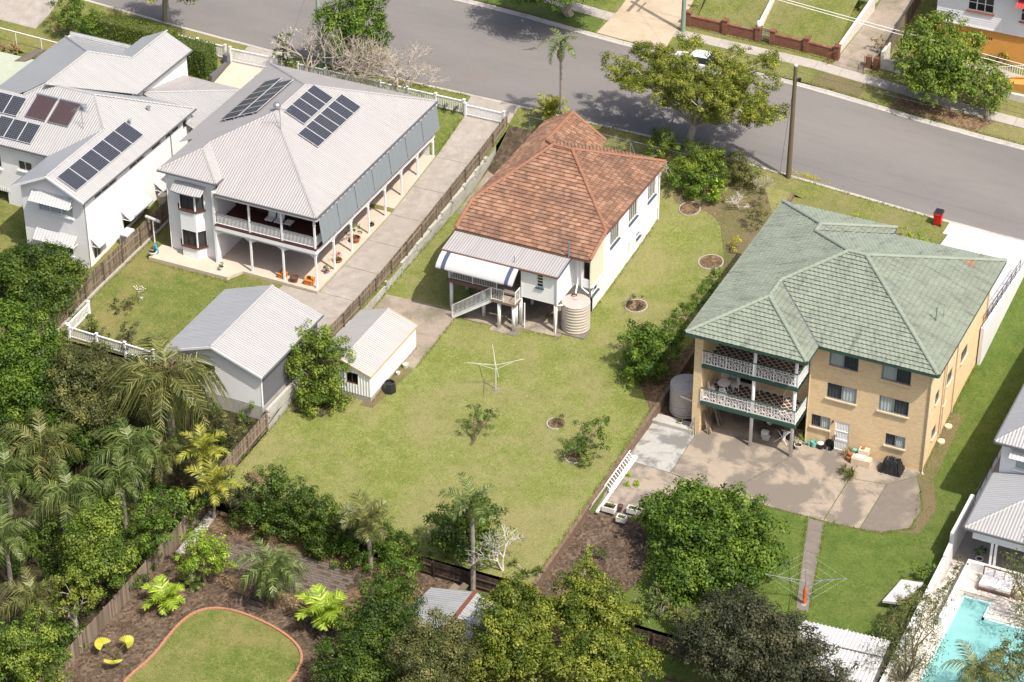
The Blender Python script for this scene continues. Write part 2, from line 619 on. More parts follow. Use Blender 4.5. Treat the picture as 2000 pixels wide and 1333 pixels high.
col = m.mix(m.math('MULTIPLY', m.ramp(n1, [(.4, (0, 0, 0)), (.65, (1, 1, 1))]), .5), col, (.215, .195, .18))
col = m.mix(m.math('MULTIPLY', m.ramp(n3, [(.52, (0, 0, 0)), (.72, (1, 1, 1))]), .4), col, (.145, .13, .12))
m.col(col).set(.88, 0, .25).bump(n2, .3, .01)
plain('asphalt_patch', (.17, .15, .135), .9, scale=12)
plain('asphalt_crack', (.05, .045, .042), .9, scale=12)
def tin(name, c, axis, metal=.0, rough=.45, pitch=.2, streak=.12, dirt=(.42, .4, .38), amp=.02):
    """corrugated sheet, ribs spaced along the given axis"""
    m = NT(name)
    x = m.sep()
    co = x['X' if axis == 'x' else 'Y']
    s_ = m.math('SINE', m.math('MULTIPLY', co, 2 * math.pi / pitch))
    sheet = m.math('FRACT', m.math('MULTIPLY', co, 1 / .76))
    seam = m.ramp(sheet, [(.0, (1, 1, 1)), (.035, (0, 0, 0))])
    st = m.noise(1.0, 5, .65, vec=m.mapped((3.0, .35, .6) if axis == 'x' else (.35, 3.0, .6)))
    col = m.ramp(st, [(.3, tuple(v * (1 - streak) for v in c)), (.7, c)])
    dd = m.ramp(m.noise(.8, 6, .7), [(.5, (0, 0, 0)), (.8, (1, 1, 1))])
    col = m.mix(m.math('MULTIPLY', dd, .35), col, dirt)
    col = m.mix(m.math('MULTIPLY', seam, .3), col, tuple(v * .6 for v in c))
    m.col(col).set(rough, metal, .4)
    m.bump(m.math('MULTIPLY', s_, .5), .9, amp * 1.8)
    return m
for ax in 'xy':
    tin('roof_grey_' + ax, (.36, .34, .33), ax, rough=.5)
    tin('roof_white_' + ax, (.36, .352, .345), ax, rough=.42)
    tin('roof_blue_' + ax, (.34, .348, .36), ax, rough=.42)  # shade tone painted into the colour of slopes facing away from the sun
    tin('roof_zinc_' + ax, (.34, .34, .34), ax, rough=.42, streak=.25, dirt=(.27, .26, .25))
    tin('roof_shed_' + ax, (.4, .385, .365), ax, rough=.5, pitch=.2)
plain('white_tin', (.47, .465, .46), .4, var=.06)
plain('green_flat_roof', (.37, .4, .31), .7, var=.08)
plain('white_paint', (.8, .79, .775), .5, var=.06, scale=1.5)
plain('house_white', (.77, .76, .745), .55, var=.07, scale=.8, dirt=(.66, .645, .62))
plain('cool_white', (.75, .755, .765), .55, var=.06, scale=.8, dirt=(.66, .665, .67))
plain('cream_panel', (.72, .64, .48), .6, var=.08)
plain('grey_fascia', (.12, .12, .13), .5)
plain('brown_fascia', (.16, .085, .06), .6)
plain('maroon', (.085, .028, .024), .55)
plain('dark_brown', (.085, .04, .03), .5)
plain('navy', (.06, .08, .13), .5)
plain('green_trim', (.035, .085, .065), .5, var=.2)
plain('blind_grey', (.21, .235, .245), .7, var=.12, scale=6)
plain('curtain', (.85, .85, .83), .9, var=.06)
plain('dark_blind', (.10, .105, .11), .8)
plain('orange_render', (.62, .30, .07), .85, var=.12)
plain('terracotta', (.36, .115, .05), .7, var=.2, scale=8)
plain('orange_pot', (.55, .19, .035), .6, var=.15, scale=8)
plain('brown_pot', (.13, .05, .035), .5, var=.2)
plain('pink_pot', (.55, .16, .4), .5)
plain('black_plastic', (.018, .018, .02), .45, spec=.5)
plain('red_plastic', (.62, .012, .012), .4)
plain('orange_plastic', (.75, .13, .02), .55)
plain('aqua_plastic', (.18, .45, .38), .5)
plain('teal_cloth', (.06, .3, .42), .9)
plain('cream_stone', (.62, .5, .34), .85, var=.2)
plain('steel', (.5, .5, .51), .35, .8, var=.1)
plain('dark_steel', (.07, .07, .08), .5, .3)
plain('tank_beige', (.44, .385, .325), .55, var=.1)
plain('tank_lid', (.42, .37, .33), .55, var=.1)
plain('blue_pipe', (.13, .2, .25), .5)
plain('rust', (.17, .055, .03), .8, var=.4, scale=8)
plain('gold_trim', (.52, .38, .17), .6, var=.2)
plain('off_white', (.74, .7, .63), .6)
plain('dirty_white', (.6, .57, .5), .7, var=.2, dirt=(.35, .3, .25))
plain('cushion', (.72, .69, .68), .9)
plain('red_cloth', (.45, .05, .05), .9)
plain('teak', (.2, .11, .06), .6, var=.25)
plain('stone_grey', (.135, .11, .09), .9, var=.35, scale=6)
plain('brick_edge', (.4, .19, .11), .85, var=.25, scale=12)
plain('bark_pale', (.36, .31, .25), .9, var=.35, scale=10)
plain('bark_brown', (.12, .085, .06), .95, var=.4, scale=10)
plain('bark_palm', (.27, .235, .2), .9, var=.35, scale=14)
plain('bare_twig', (.42, .36, .29), .9, var=.3, scale=12)
plain('white_twig', (.55, .5, .47), .9, var=.2, scale=12)
plain('petal_white', (.8, .78, .74), .8)
plain('petal_pink', (.6, .1, .2), .8)
plain('car_white', (.78, .78, .79), .25, spec=.6, var=.02)
plain('tyre', (.02, .02, .02), .8)
def wood(name, a, b, axis=(1, 1, .12), rough=.85):
    m = NT(name)
    n1 = m.noise(6, 6, .7, vec=m.mapped((6 * axis[0], 6 * axis[1], 6 * axis[2])))
    n2 = m.noise(.9, 4)
    n3 = m.n('ObjectInfo').outputs['Random']
    f = m.math('ADD', m.math('MULTIPLY', n1, .5), m.math('MULTIPLY', n3, .5))
    col = m.ramp(f, [(.25, a), (.75, b)])
    col = m.mix(m.math('MULTIPLY', n2, .4), col, a)
    m.col(col).set(rough, 0, .2).bump(n1, .3, .01)
    return m
wood('fence_wood', (.11, .085, .06), (.29, .235, .17))
wood('old_wood', (.12, .085, .062), (.31, .25, .19))
wood('dark_wood', (.05, .035, .026), (.14, .1, .075))
wood('grey_deck', (.2, .165, .135), (.38, .32, .26), (.3, 3, 3))
wood('pole_wood', (.1, .08, .045), (.24, .19, .12), (1, 1, .08))
wood('green_pole', (.2, .26, .2), (.34, .4, .32), (1, 1, .08))
def brickmat(name, a, b, mortar, horiz='xy'):
    m = NT(name)
    x = m.sep()
    cmb = m.n('CombineXYZ')
    m.l(m.math('ADD', x['X'], x['Y']), cmb.inputs[0])
    m.l(x['Z'], cmb.inputs[1])
    br = m.n('TexBrick')
    br.inputs['Color1'].default_value = (*a, 1)
    br.inputs['Color2'].default_value = (*b, 1)
    br.inputs['Mortar'].default_value = (*mortar, 1)
    br.inputs['Scale'].default_value = 1.0
    br.inputs['Brick Width'].default_value = .24
    br.inputs['Row Height'].default_value = .086
    br.inputs['Mortar Size'].default_value = .008
    br.inputs['Bias'].default_value = 0.0
    m.l(cmb.outputs[0], br.inputs['Vector'])
    col = m.mix(m.math('MULTIPLY', m.ramp(m.noise(.6, 5, .6), [(.45, (0, 0, 0)), (.75, (1, 1, 1))]), .25), br.outputs['Color'], tuple(v * .75 for v in a))
    m.col(col).set(.85, 0, .2)
    m.bump(br.outputs['Fac'], -.5, .012)
    return m
brickmat('cream_brick', (.66, .47, .25), (.76, .58, .34), (.66, .53, .37))
brickmat('red_brick', (.16, .06, .036), (.24, .095, .06), (.2, .135, .105))
brickmat('brown_brick', (.13, .085, .055), (.2, .135, .09), (.16, .12, .09))
def tilemat(name, stops, grime, rough=.75, amt=.6, cut=(.5, .7), streak=None, fine=7):
    m = NT(name)
    t = m.attr('tint')
    n1 = m.noise(.55, 5, .65)
    n2 = m.noise(fine, 4, .75)
    f = m.math('ADD', m.math('MULTIPLY', t, .28), m.math('MULTIPLY', n2, .72))
    col = m.ramp(f, stops)
    col = m.mix(m.math('MULTIPLY', m.ramp(m.math('ADD', m.math('MULTIPLY', n1, .5), m.math('MULTIPLY', n2, .5)), [(cut[0], (0, 0, 0)), (cut[1], (1, 1, 1))]), amt), col, grime)
    if streak:
        s1 = m.noise(1.0, 5, .7, vec=m.mapped(streak))
        col = m.mix(m.math('MULTIPLY', m.ramp(s1, [(.52, (0, 0, 0)), (.66, (1, 1, 1))]), .65), col, (.105, .11, .09))
    m.col(col).set(rough, 0, .2)
    m.bump(n2, .25, .01)
    return m
tilemat('clay_tile', [(.22, (.105, .06, .042)), (.38, (.21, .115, .073)), (.52, (.30, .16, .10)), (.66, (.38, .23, .155)), (.84, (.48, .36, .27))], (.105, .07, .054), amt=.75, cut=(.46, .6), fine=15)
tilemat('clay_ridge', [(.2, (.22, .1, .06)), (.8, (.34, .175, .11))], (.16, .095, .066), amt=.5)
tilemat('green_tile', [(.25, (.19, .22, .172)), (.75, (.25, .28, .225))], (.19, .215, .165), amt=.5, streak=(2.4, .45, .45))
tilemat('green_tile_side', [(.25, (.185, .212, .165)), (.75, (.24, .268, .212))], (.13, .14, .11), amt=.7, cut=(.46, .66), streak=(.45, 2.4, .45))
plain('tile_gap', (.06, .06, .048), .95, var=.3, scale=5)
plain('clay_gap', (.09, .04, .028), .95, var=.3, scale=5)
tilemat('green_ridge', [(.2, (.2, .23, .182)), (.8, (.26, .29, .235))], (.2, .22, .17), amt=.4)
m = NT('glass')
m.col((.02, .025, .03)).set(.04, 0, .8)
tr = m.n('BsdfTransparent')
tr.inputs[0].default_value = (.75, .8, .8, 1)
mx = m.n('MixShader')
mx.inputs[0].default_value = .13
m.l(tr.outputs[0], mx.inputs[1]); m.l(m.b.outputs[0], mx.inputs[2])
m.l(mx.outputs[0], m.t.nodes['Material Output'].inputs[0])
plain('dark_glass', (.025, .028, .03), .06, spec=.7, var=.1)
m = NT('solar_cell')
x = m.n('TexCoord').outputs['UV']
ch = m.n('TexBrick')
ch.offset = 0
for k, v in (('Color1', (.02, .022, .03, 1)), ('Color2', (.028, .033, .05, 1)), ('Mortar', (.16, .16, .165, 1))): ch.inputs[k].default_value = v
ch.inputs['Scale'].default_value = 1
ch.inputs['Brick Width'].default_value = 1
ch.inputs['Row Height'].default_value = 1
ch.inputs['Mortar Size'].default_value = .055
m.l(x, ch.inputs['Vector'])
rnd = m.n('ObjectInfo').outputs['Random']
col = m.mix(m.math('MULTIPLY', rnd, .2), ch.outputs['Color'], (.022, .026, .05))
m.col(col).set(.32, 0, .2)
plain('solar_frame', (.6, .6, .62), .4, .3)
plain('solar_tube', (.075, .05, .055), .3, var=.3, scale=8)
m = NT('pool_water')
n1 = m.noise(1.2, 3, .5, dist=1.0)
m.col(m.ramp(m.noise(.5, 3), [(.35, (.23, .5, .48)), (.65, (.28, .56, .54))])).set(.05, 0, .5)
m.bump(n1, .12, .05)
tr = m.n('BsdfTransparent'); tr.inputs[0].default_value = (.75, .95, .95, 1)
mx = m.n('MixShader'); mx.inputs[0].default_value = .72
m.l(tr.outputs[0], mx.inputs[1]); m.l(m.b.outputs[0], mx.inputs[2])
m.l(mx.outputs[0], m.t.nodes['Material Output'].inputs[0])
plain('pool_tile', (.5, .7, .68), .4)
def leafmat(name, dark, mid, light, trans=.35, rough=.5):
    m = NT(name)
    t = m.attr('tint')
    col = m.ramp(t, [(.05, dark), (.5, mid), (.95, light)])
    m.col(col).set(rough, 0, .3)
    tl = m.n('BsdfTranslucent')
    m.l(m.mix(1.0, col, (1.0, 1.15, .6), 'MULTIPLY'), tl.inputs[0])
    mx = m.n('MixShader')
    mx.inputs[0].default_value = trans
    m.l(m.b.outputs[0], mx.inputs[1]); m.l(tl.outputs[0], mx.inputs[2])
    m.l(mx.outputs[0], m.t.nodes['Material Output'].inputs[0])
    return m
leafmat('leaf_deep', (.026, .055, .008), (.066, .115, .014), (.15, .205, .027))
leafmat('leaf_mid', (.033, .074, .008), (.086, .155, .016), (.185, .265, .031))
leafmat('leaf_bright', (.055, .1, .011), (.14, .205, .024), (.29, .345, .055))
leafmat('leaf_yellow', (.06, .1, .01), (.15, .19, .02), (.3, .32, .045))
leafmat('leaf_olive', (.051, .065, .020), (.123, .138, .041), (.239, .225, .072))
leafmat('leaf_dusk', (.029, .038, .017), (.065, .072, .035), (.123, .116, .058))
leafmat('leaf_street', (.075, .1, .013), (.19, .22, .028), (.37, .37, .06))
leafmat('leaf_gold', (.232, .217, .017), (.478, .420, .043), (.600, .600, .087))
leafmat('leaf_lime', (.131, .217, .014), (.275, .392, .036), (.435, .536, .072))
leafmat('leaf_gum', (.087, .109, .036), (.174, .189, .072), (.290, .283, .123))
leafmat('leaf_dry', (.174, .123, .058), (.348, .246, .123), (.522, .392, .217))
leafmat('leaf_maroon', (.072, .012, .022), (.174, .029, .043), (.362, .087, .102))
leafmat('palm_green', (.03, .055, .012), (.10, .145, .032), (.27, .31, .1), .3, .4)
leafmat('palm_olive', (.045, .062, .014), (.135, .15, .04), (.32, .3, .11), .3, .4)
leafmat('palm_gold', (.11, .13, .016), (.24, .25, .035), (.42, .38, .075), .3, .4)
leafmat('fern_lime', (.160, .246, .017), (.334, .450, .043), (.522, .600, .087), .35, .45)
# ---------------------------------------------------------------- setting: ground sheets, road, paths
def rect(x0, x1, y0, y1):
    return [(x0, y0), (x1, y0), (x1, y1), (x0, y1)]
mb = MB()
mb.poly([(-900, -600, -7), (900, -600, -7), (900, 900, -7), (-900, 900, -7)])
mb.build('ground', MAT['soil'], kind='structure')
def sheet(name, poly, hf, mat, off=0.0, res=1.5, thick=0.0):
    return drape(name, poly, hf, MAT[mat], off, res, thick, kind='structure')
sheet('lawn', rect(XB + .05, XT, YR, YF), h_tile, 'lawn_grass', res=1.0)
sheet('lawn', rect(-58.3, XB + .05, -10.6, YF), h_b, 'house_lawn', res=1.2)
sheet('lawn', rect(-120, -58.3, -12, YF), h_a, 'house_lawn', res=3)
sheet('lawn', rect(XT, XK, YR, YF), h_k, 'green_lawn', res=1.0)
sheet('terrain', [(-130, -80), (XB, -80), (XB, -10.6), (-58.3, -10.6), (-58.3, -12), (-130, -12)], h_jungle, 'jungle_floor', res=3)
sheet('garden_bed', [(XB, -80), (60, -80), (60, -24.3), (5.9, -24.3), (5.9, YR), (XB, YR)], h_garden, 'mulch', res=3)
sheet('terrain', [(XK, YR), (5.95, YR), (5.95, -10.6), (60, -10.6), (60, YF), (XK, YF)], h_p, 'concrete_path', off=-.06, res=4)
sheet('verge', rect(-120, 60, YF, YK - .16), h_verge, 'verge_grass', res=1.2)
sheet('road', rect(-120, 60, YK + .3, YN - .3), h_street, 'asphalt', res=2.0)
sheet('terrain', rect(-120, 60, YN + .15, 120), h_north, 'verge_grass', res=2.0)
# kerbs: a rounded upstand with a gutter tray, laid in lengths
for side, yk, s_, tab in (('near', YK, 1, KN), ('far', YN, -1, KF)):
    k = root('kerb', None, None, (-20, yk, lerp_table(tab, -20)), kind='structure')
    x = -100.0
    while x < 30:
        L = 4.2
        mb = MB()
        a, b = x, x + L - .03
        prof = [(-.16, -.1), (-.16, .125), (-.03, .13), (.03, .05), (.06, .012), (.32, .006), (.32, -.1)]
        pa = [(a, yk + s_ * p, lerp_table(tab, a) + q) for p, q in prof]
        pb = [(b, yk + s_ * p, lerp_table(tab, b) + q) for p, q in prof]
        for i in range(len(prof) - 1):
            q = [pa[i], pb[i], pb[i + 1], pa[i + 1]]
            mb.poly(q if s_ < 0 else q[::-1])
        mb.poly(pa if s_ > 0 else pa[::-1]); mb.poly(pb[::-1] if s_ > 0 else pb)
        mb.build('kerb_stone', MAT['kerb_concrete'], k)
        x += L
sheet('road_patch', [(-46.61, 28.56), (-46.61, 29.73), (-44.45, 29.8), (-44.23, 28.61)], h_street, 'asphalt_patch', .006)
for i, (ax, ay, bx, by) in enumerate([(-43.6, 34.0, -43.2, 34.3), (-43.2, 34.3, -42.9, 34.75), (-43.3, 34.25, -42.85, 34.3), (-43.0, 34.5, -42.7, 34.6)]):
    dx, dy = by - ay, ax - bx
    l_ = math.hypot(dx, dy) * 22
    sheet('road_stain', [(ax - dx / l_, ay - dy / l_), (bx - dx / l_, by - dy / l_), (bx + dx / l_, by + dy / l_), (ax + dx / l_, ay + dy / l_)], h_street, 'asphalt_crack', .006)
def slabs(name, polys, hf, mat, off=.03, thick=.12, res=1.5):
    p0 = polys[0][0]
    k = root(name, None, None, (p0[0], p0[1], hf(*p0)), kind='structure')
    for i, p in enumerate(polys):
        drape('slab', p, hf, MAT[mat[i % len(mat)] if isinstance(mat, list) else mat], off, res, thick, parent=k)
    return k
def smooth_poly(P, it=2):
    for _ in range(it):
        Q = []
        for a, b in zip(P, P[1:] + P[:1]):
            Q += [(a[0] * .75 + b[0] * .25, a[1] * .75 + b[1] * .25), (a[0] * .25 + b[0] * .75, a[1] * .25 + b[1] * .75)]
        P = Q
    return P
# white house: exposed-aggregate drive with joints, apron before the garage
g = .02
ys = [-4.3, 1.0, 4.6, 8.2, 11.8, 15.4, 19.2, 24.3]
slabs('driveway', [rect(-43.85, -40.45, a + g, b - g) for a, b in zip(ys[1:], ys[2:])] + [[(-47.2, -4.2), (-40.45, -4.2), (-40.45, .98), (-43.9, .98), (-43.9, .72), (-46.6, .72)]], h_b, 'aggregate')
slabs('driveway', [rect(-44.3, -40.3, YF + .05, YK - .2)], h_verge, 'aggregate', .02)
slabs('driveway', [rect(-64.0, -59.0, 12, YF - .3)], h_a, 'patio_cream', .03)
slabs('driveway', [rect(-63.8, -59.5, YF, YK - .2)], h_verge, 'aggregate', .02)
slabs('driveway', [rect(-86, -81, 22, YK - .2)], lambda x, y: h_verge(x, y) if y > YF else h_a(x, y), 'aggregate', .02)
# brown-tiled house: old concrete by the shed, under the house and along the side
slabs('concrete_apron', [rect(-40.0, -37.2, -3.3, .3), rect(-37.18, -34.3, -3.4, .3), rect(-40.0, -37.2, .32, 3.6), rect(-37.18, -34.32, .32, 3.6)], h_tile, 'old_drive')
slabs('concrete_floor', [rect(-34.3, -31.5, 2.9, 9.0), rect(-31.48, -29.5, 2.35, 9.0), rect(-29.48, -26.7, 3.3, 9.0)], h_tile, 'concrete_warm', .04)
slabs('concrete_path', [rect(-40.0, -36.6, 14.6, 17.6), rect(-40.0, -36.6, 17.62, 20.2)], h_tile, 'old_drive', .02)
sheet('garden_bed', [(-40.1, 19.0), (-36.5, 20.0), (-34.5, 22.5), (-34.5, 24.3), (-40.1, 24.3)], h_tile, 'soil', .03)
sheet('garden_bed', smooth_poly([(-25.9, 20.6), (-23.0, 20.6), (-21.4, 19.6), (-20.6, 18), (-19.6, 16), (-18.7, 13), (-17.7, 10), (-17.7, 24.3), (-25.9, 24.3)], 1), h_tile, 'dry_grass', .025)
sheet('garden_bed', [(-20.8, 2.6), (-18.3, 4.2), (-17.75, 9), (-17.75, -2.0), (-19.4, .2)], h_tile, 'leaf_litter', .02)
sheet('garden_bed', [(-39.9, -10.6), (-37.6, -10.4), (-36.6, -8.4), (-37.6, -7.2), (-39.9, -7)], h_tile, 'soil', .02)
sheet('garden_bed', [(-35.9, -8.3), (-34.9, -8.3), (-34.3, -3.6), (-35.2, -3.4)], h_tile, 'dry_grass', .02)
# brick flats: cracked concrete yard, path, side slab, front drive
YARD = [[(-17.6, -2.3), (-14.5, -2.3), (-14.4, -6.75), (-17.55, -6.65)],
        [(-14.46, -2.3), (-14.3, 1.0), (-8.2, 1.0), (-8.2, -2.2), (-10.3, -7.0), (-12.1, -7.2), (-14.36, -6.75)],
        [(-17.5, -6.7), (-14.4, -6.8), (-12.15, -7.25), (-13.95, -9.5), (-14.57, -11.74), (-17.2, -12.4), (-17.45, -9)],
        [(-8.16, -2.2), (-8.16, .2), (-3.9, .2), (-4.0, -7.3), (-7.57, -7.4), (-10.25, -7.0)],
        [(-3.86, .2), (0.0, .1), (-.1, -.5), (-1.6, -2.1), (-3.9, -2.5)],
        [(-3.87, -2.54), (-1.6, -2.16), (-1.7, -7.1), (-3.95, -7.3)],
        [(-1.56, -2.14), (-.1, -.6), (.5, -1.9), (1.2, -3.9), (1.05, -5.8), (-.4, -6.85), (-1.65, -7.1)]]
slabs('concrete_yard', YARD, h_k, ['concrete_pale', 'concrete_warm', 'concrete_warm', 'concrete_warm', 'concrete_warm', 'concrete_warm', 'concrete_dark'], .03, .15, 1.2)
slabs('garden_path', [[(-4.9 + .27 * i, -7.45 - i * 1.02), (-3.85 + .23 * i, -7.45 - i * 1.02), (-3.62 + .23 * i, -8.45 - i * 1.02), (-4.63 + .27 * i, -8.45 - i * 1.02)] for i in range(8)], h_k, 'concrete_dark', .02)
sheet('garden_bed', [(-17.5, -12.5), (-14.57, -11.85), (-12.96, -13.53), (-12.2, -16.78), (-13, -20.5), (-17.6, -20.5)], h_k, 'mulch', .03)
sheet('garden_bed', [(-.05, -.7), (.5, -1.7), (1.3, -3.6), (1.2, -5.9), (-.3, -7.0), (-4, -7.5), (-4, -7.35), (-.35, -6.8), (1.8, -6.1), (2.0, -3.2), (1.0, -.6), (.9, 6), (0.02, 6)], h_k, 'dry_grass', .02, .8)
sheet('garden_bed', [(XT + .05, -2.2), (-15.1, -2.2), (-15.1, 14), (XT + .05, 14)], h_k, 'soil', .03)
slabs('driveway', [rect(-6.0, .12, 13.5, 18.6), rect(-6.0, .12, 18.62, 24.9)], lambda x, y: 2.62 + min(.65, max(0, 24.3 - y) * .13), 'concrete_white', .03, 2.2)
slabs('driveway', [rect(-6.4, 1.0, YF - .05, YK - .2)], lambda x, y: max(2.63 - (y - YF) * .1, h_verge(x, y) + .03) if y < YK - .5 else h_verge(x, y) + .03, 'concrete_white', .03, .3, .6)
# back garden below the fence: lawn, edging, paved terrace, litter, steps
GL = [(-36.6, -36.5), (-36.1, -34.0), (-36.25, -31.6), (-36.1, -30.0), (-35.5, -29.0), (-34.4, -28.5), (-33.0, -28.45), (-31.1, -28.7), (-29.4, -29.25), (-28.3, -30.0), (-27.8, -31.0), (-27.65, -32.5), (-28.4, -37), (-31, -40), (-36, -40)]
GLs = smooth_poly(GL)
sheet('lawn', GLs, h_garden, 'house_lawn', .05)
edge = root('garden_edging', 'curved terracotta brick edging around the small back lawn', 'garden edging', (-28.3, -30, h_garden(-28, -30)))
pts = GLs + GLs[:1]
acc = 0.0
bm_ = MB(); bm_.box(-.12, .12, -.075, .075, 0, .14)
bmesh_ = bm_.mesh('brick', MAT['brick_edge'])
for a, b in zip(pts, pts[1:]):
    L = math.hypot(b[0] - a[0], b[1] - a[1])
    while acc < L:
        t = acc / L
        x, y = a[0] + (b[0] - a[0]) * t, a[1] + (b[1] - a[1]) * t
        if y > -37.5:
            link('brick', bmesh_, edge, (x, y, h_garden(x, y) + .01), (0, 0, math.atan2(b[1] - a[1], b[0] - a[0])))
        acc += .26
    acc -= L
sheet('terrace', smooth_poly([(-37.8, -22.6), (-33.6, -22.35), (-28.8, -21.9), (-27.95, -22.75), (-28.95, -25.0), (-31.6, -25.9), (-36.05, -25.0)], 1), h_garden, 'soil', .04)
rng = random.Random(3)
ter = root('paved_terrace', None, None, (-32, -24, h_garden(-32, -24)), kind='structure')
pv = MB(); pv.box(-.19, .19, -.095, .095, 0, .05)
for k_ in range(2):
    pass
pvm = pv.mesh('paver', MAT['stone_grey'])
cnt = 0
yy = -25.6
row = 0
while yy < -22.2:
    xx = -37.0 + (row % 2) * .2
    while xx < -28.4:
        if abs((xx + 32.6) / 4.7) ** 2 + abs((yy + 23.8) / 1.65) ** 2 < 1 and rng.random() < .86:
            link('paver', pvm, ter, (xx, yy, h_garden(xx, yy) + .02 + rng.random() * .015), (rng.uniform(-.03, .03), rng.uniform(-.03, .03), rng.uniform(-.04, .04)))
        xx += .41
    yy += .215
    row += 1
sheet('garden_bed', [(-37.5, -25.5), (-33.5, -26.0), (-31.4, -26.2), (-28.7, -25.4), (-27.9, -22.3), (-26.5, -22.3), (-26.9, -26.0), (-30.4, -27.2), (-34.5, -26.9), (-37.3, -26.4)], h_garden, 'leaf_litter', .03)
sheet('garden_bed', [(-39.9, -25.2), (-39.2, -25.0), (-39.3, -20.9), (-40.0, -20.9)], h_garden, 'pebbles', .04)
sheet('garden_bed', [(-39.4, -22.3), (-26, -22.0), (-26, -20.7), (-39.4, -20.7)], h_garden, 'leaf_litter', .035)
sheet('lawn', [(-22, -23.2), (-17.3, -22.9), (-17.3, -20.9), (-22, -20.9)], h_garden, 'green_lawn', .03)
sheet('lawn', [(-12, -30), (-2, -30), (-2, -21), (-12, -21)], h_garden, 'green_lawn', .03)
stp = root('garden_steps', 'dark timber steps from the terrace down to the small lawn', 'steps', (-33, -27, h_garden(-33, -27)))
for i in range(5):
    m_ = MB()
    x, y = -33.25 + i * .11, -26.1 - i * .42
    z = h_garden(x, y) + .26 - i * .05
    m_.box(x - .5, x + .5, y - .19, y + .19, z - .2, z)
    m_.build('step', MAT['dark_wood'], stp)
# north side of the street: footpath flags, drives
fp = root('footpath', None, None, (-20, 41.5, h_north(-20, 41.5)), kind='structure')
x = -72.0
while x < 25:
    if not (-39.6 < x < -34.2):
        drape('flag', rect(x, x + 1.97, 40.9, 42.1), h_north, MAT['concrete_path'], .025, 2.0, .1, parent=fp)
    x += 2.0
slabs('driveway', [[(-39.4, 38.8), (-33.6, 38.8), (-33.9, 42.6), (-39.2, 42.6)], [(-39.2, 42.62), (-33.9, 42.62), (-34.3, 46.5), (-39.3, 46.5)], [(-39.3, 46.52), (-34.3, 46.52), (-34.5, 62), (-39.4, 62)]], h_north, 'tan_drive', .03)
slabs('driveway', [[(-20.9, 42.15), (-18.3, 42.15), (-18.0, 48), (-20.6, 48)], [(-20.6, 48.02), (-18.0, 48.02), (-18.2, 62), (-20.4, 62)]], h_north, 'old_drive', .03)
slabs('garden_path', [[(-14.5, 47.2), (-6, 46.3), (-6, 47.6), (-14.5, 48.5)], [(-6, 46.3), (10, 45), (10, 46.2), (-6, 47.6)]], h_north, 'concrete_path', .03)
sheet('garden_bed', [(-15.2, 38.9), (-8.2, 38.9), (-7.4, 40.8), (-15, 40.8)], h_north, 'leaf_litter', .02)
sheet('garden_bed', [(-21.6, 38.9), (-17.6, 38.9), (-17.6, 40.8), (-21.6, 40.8)], h_north, 'dry_grass', .02)
sheet('lawn', rect(-60, -39.6, YN + .2, 40.85), h_north, 'green_lawn', .02)
sheet('lawn', rect(-60, -39.6, 42.15, 70), h_north, 'house_lawn', .02)
sheet('lawn', rect(-33.0, -21.4, 43.6, 75), lambda x, y: h_north(x, y) + max(0, min(1.6, (y - 44) * .35)), 'verge_grass', .02)
sheet('lawn', rect(XT + .02, -6.05, 15.2, 24.38), h_k, 'verge_grass', .02)
sheet('garden_bed', smooth_poly([(-39.3, -17.9), (-38.2, -18.1), (-37.2, -17.5), (-38.0, -17.0), (-39.2, -17.2)]), h_tile, 'leaf_litter', .02)
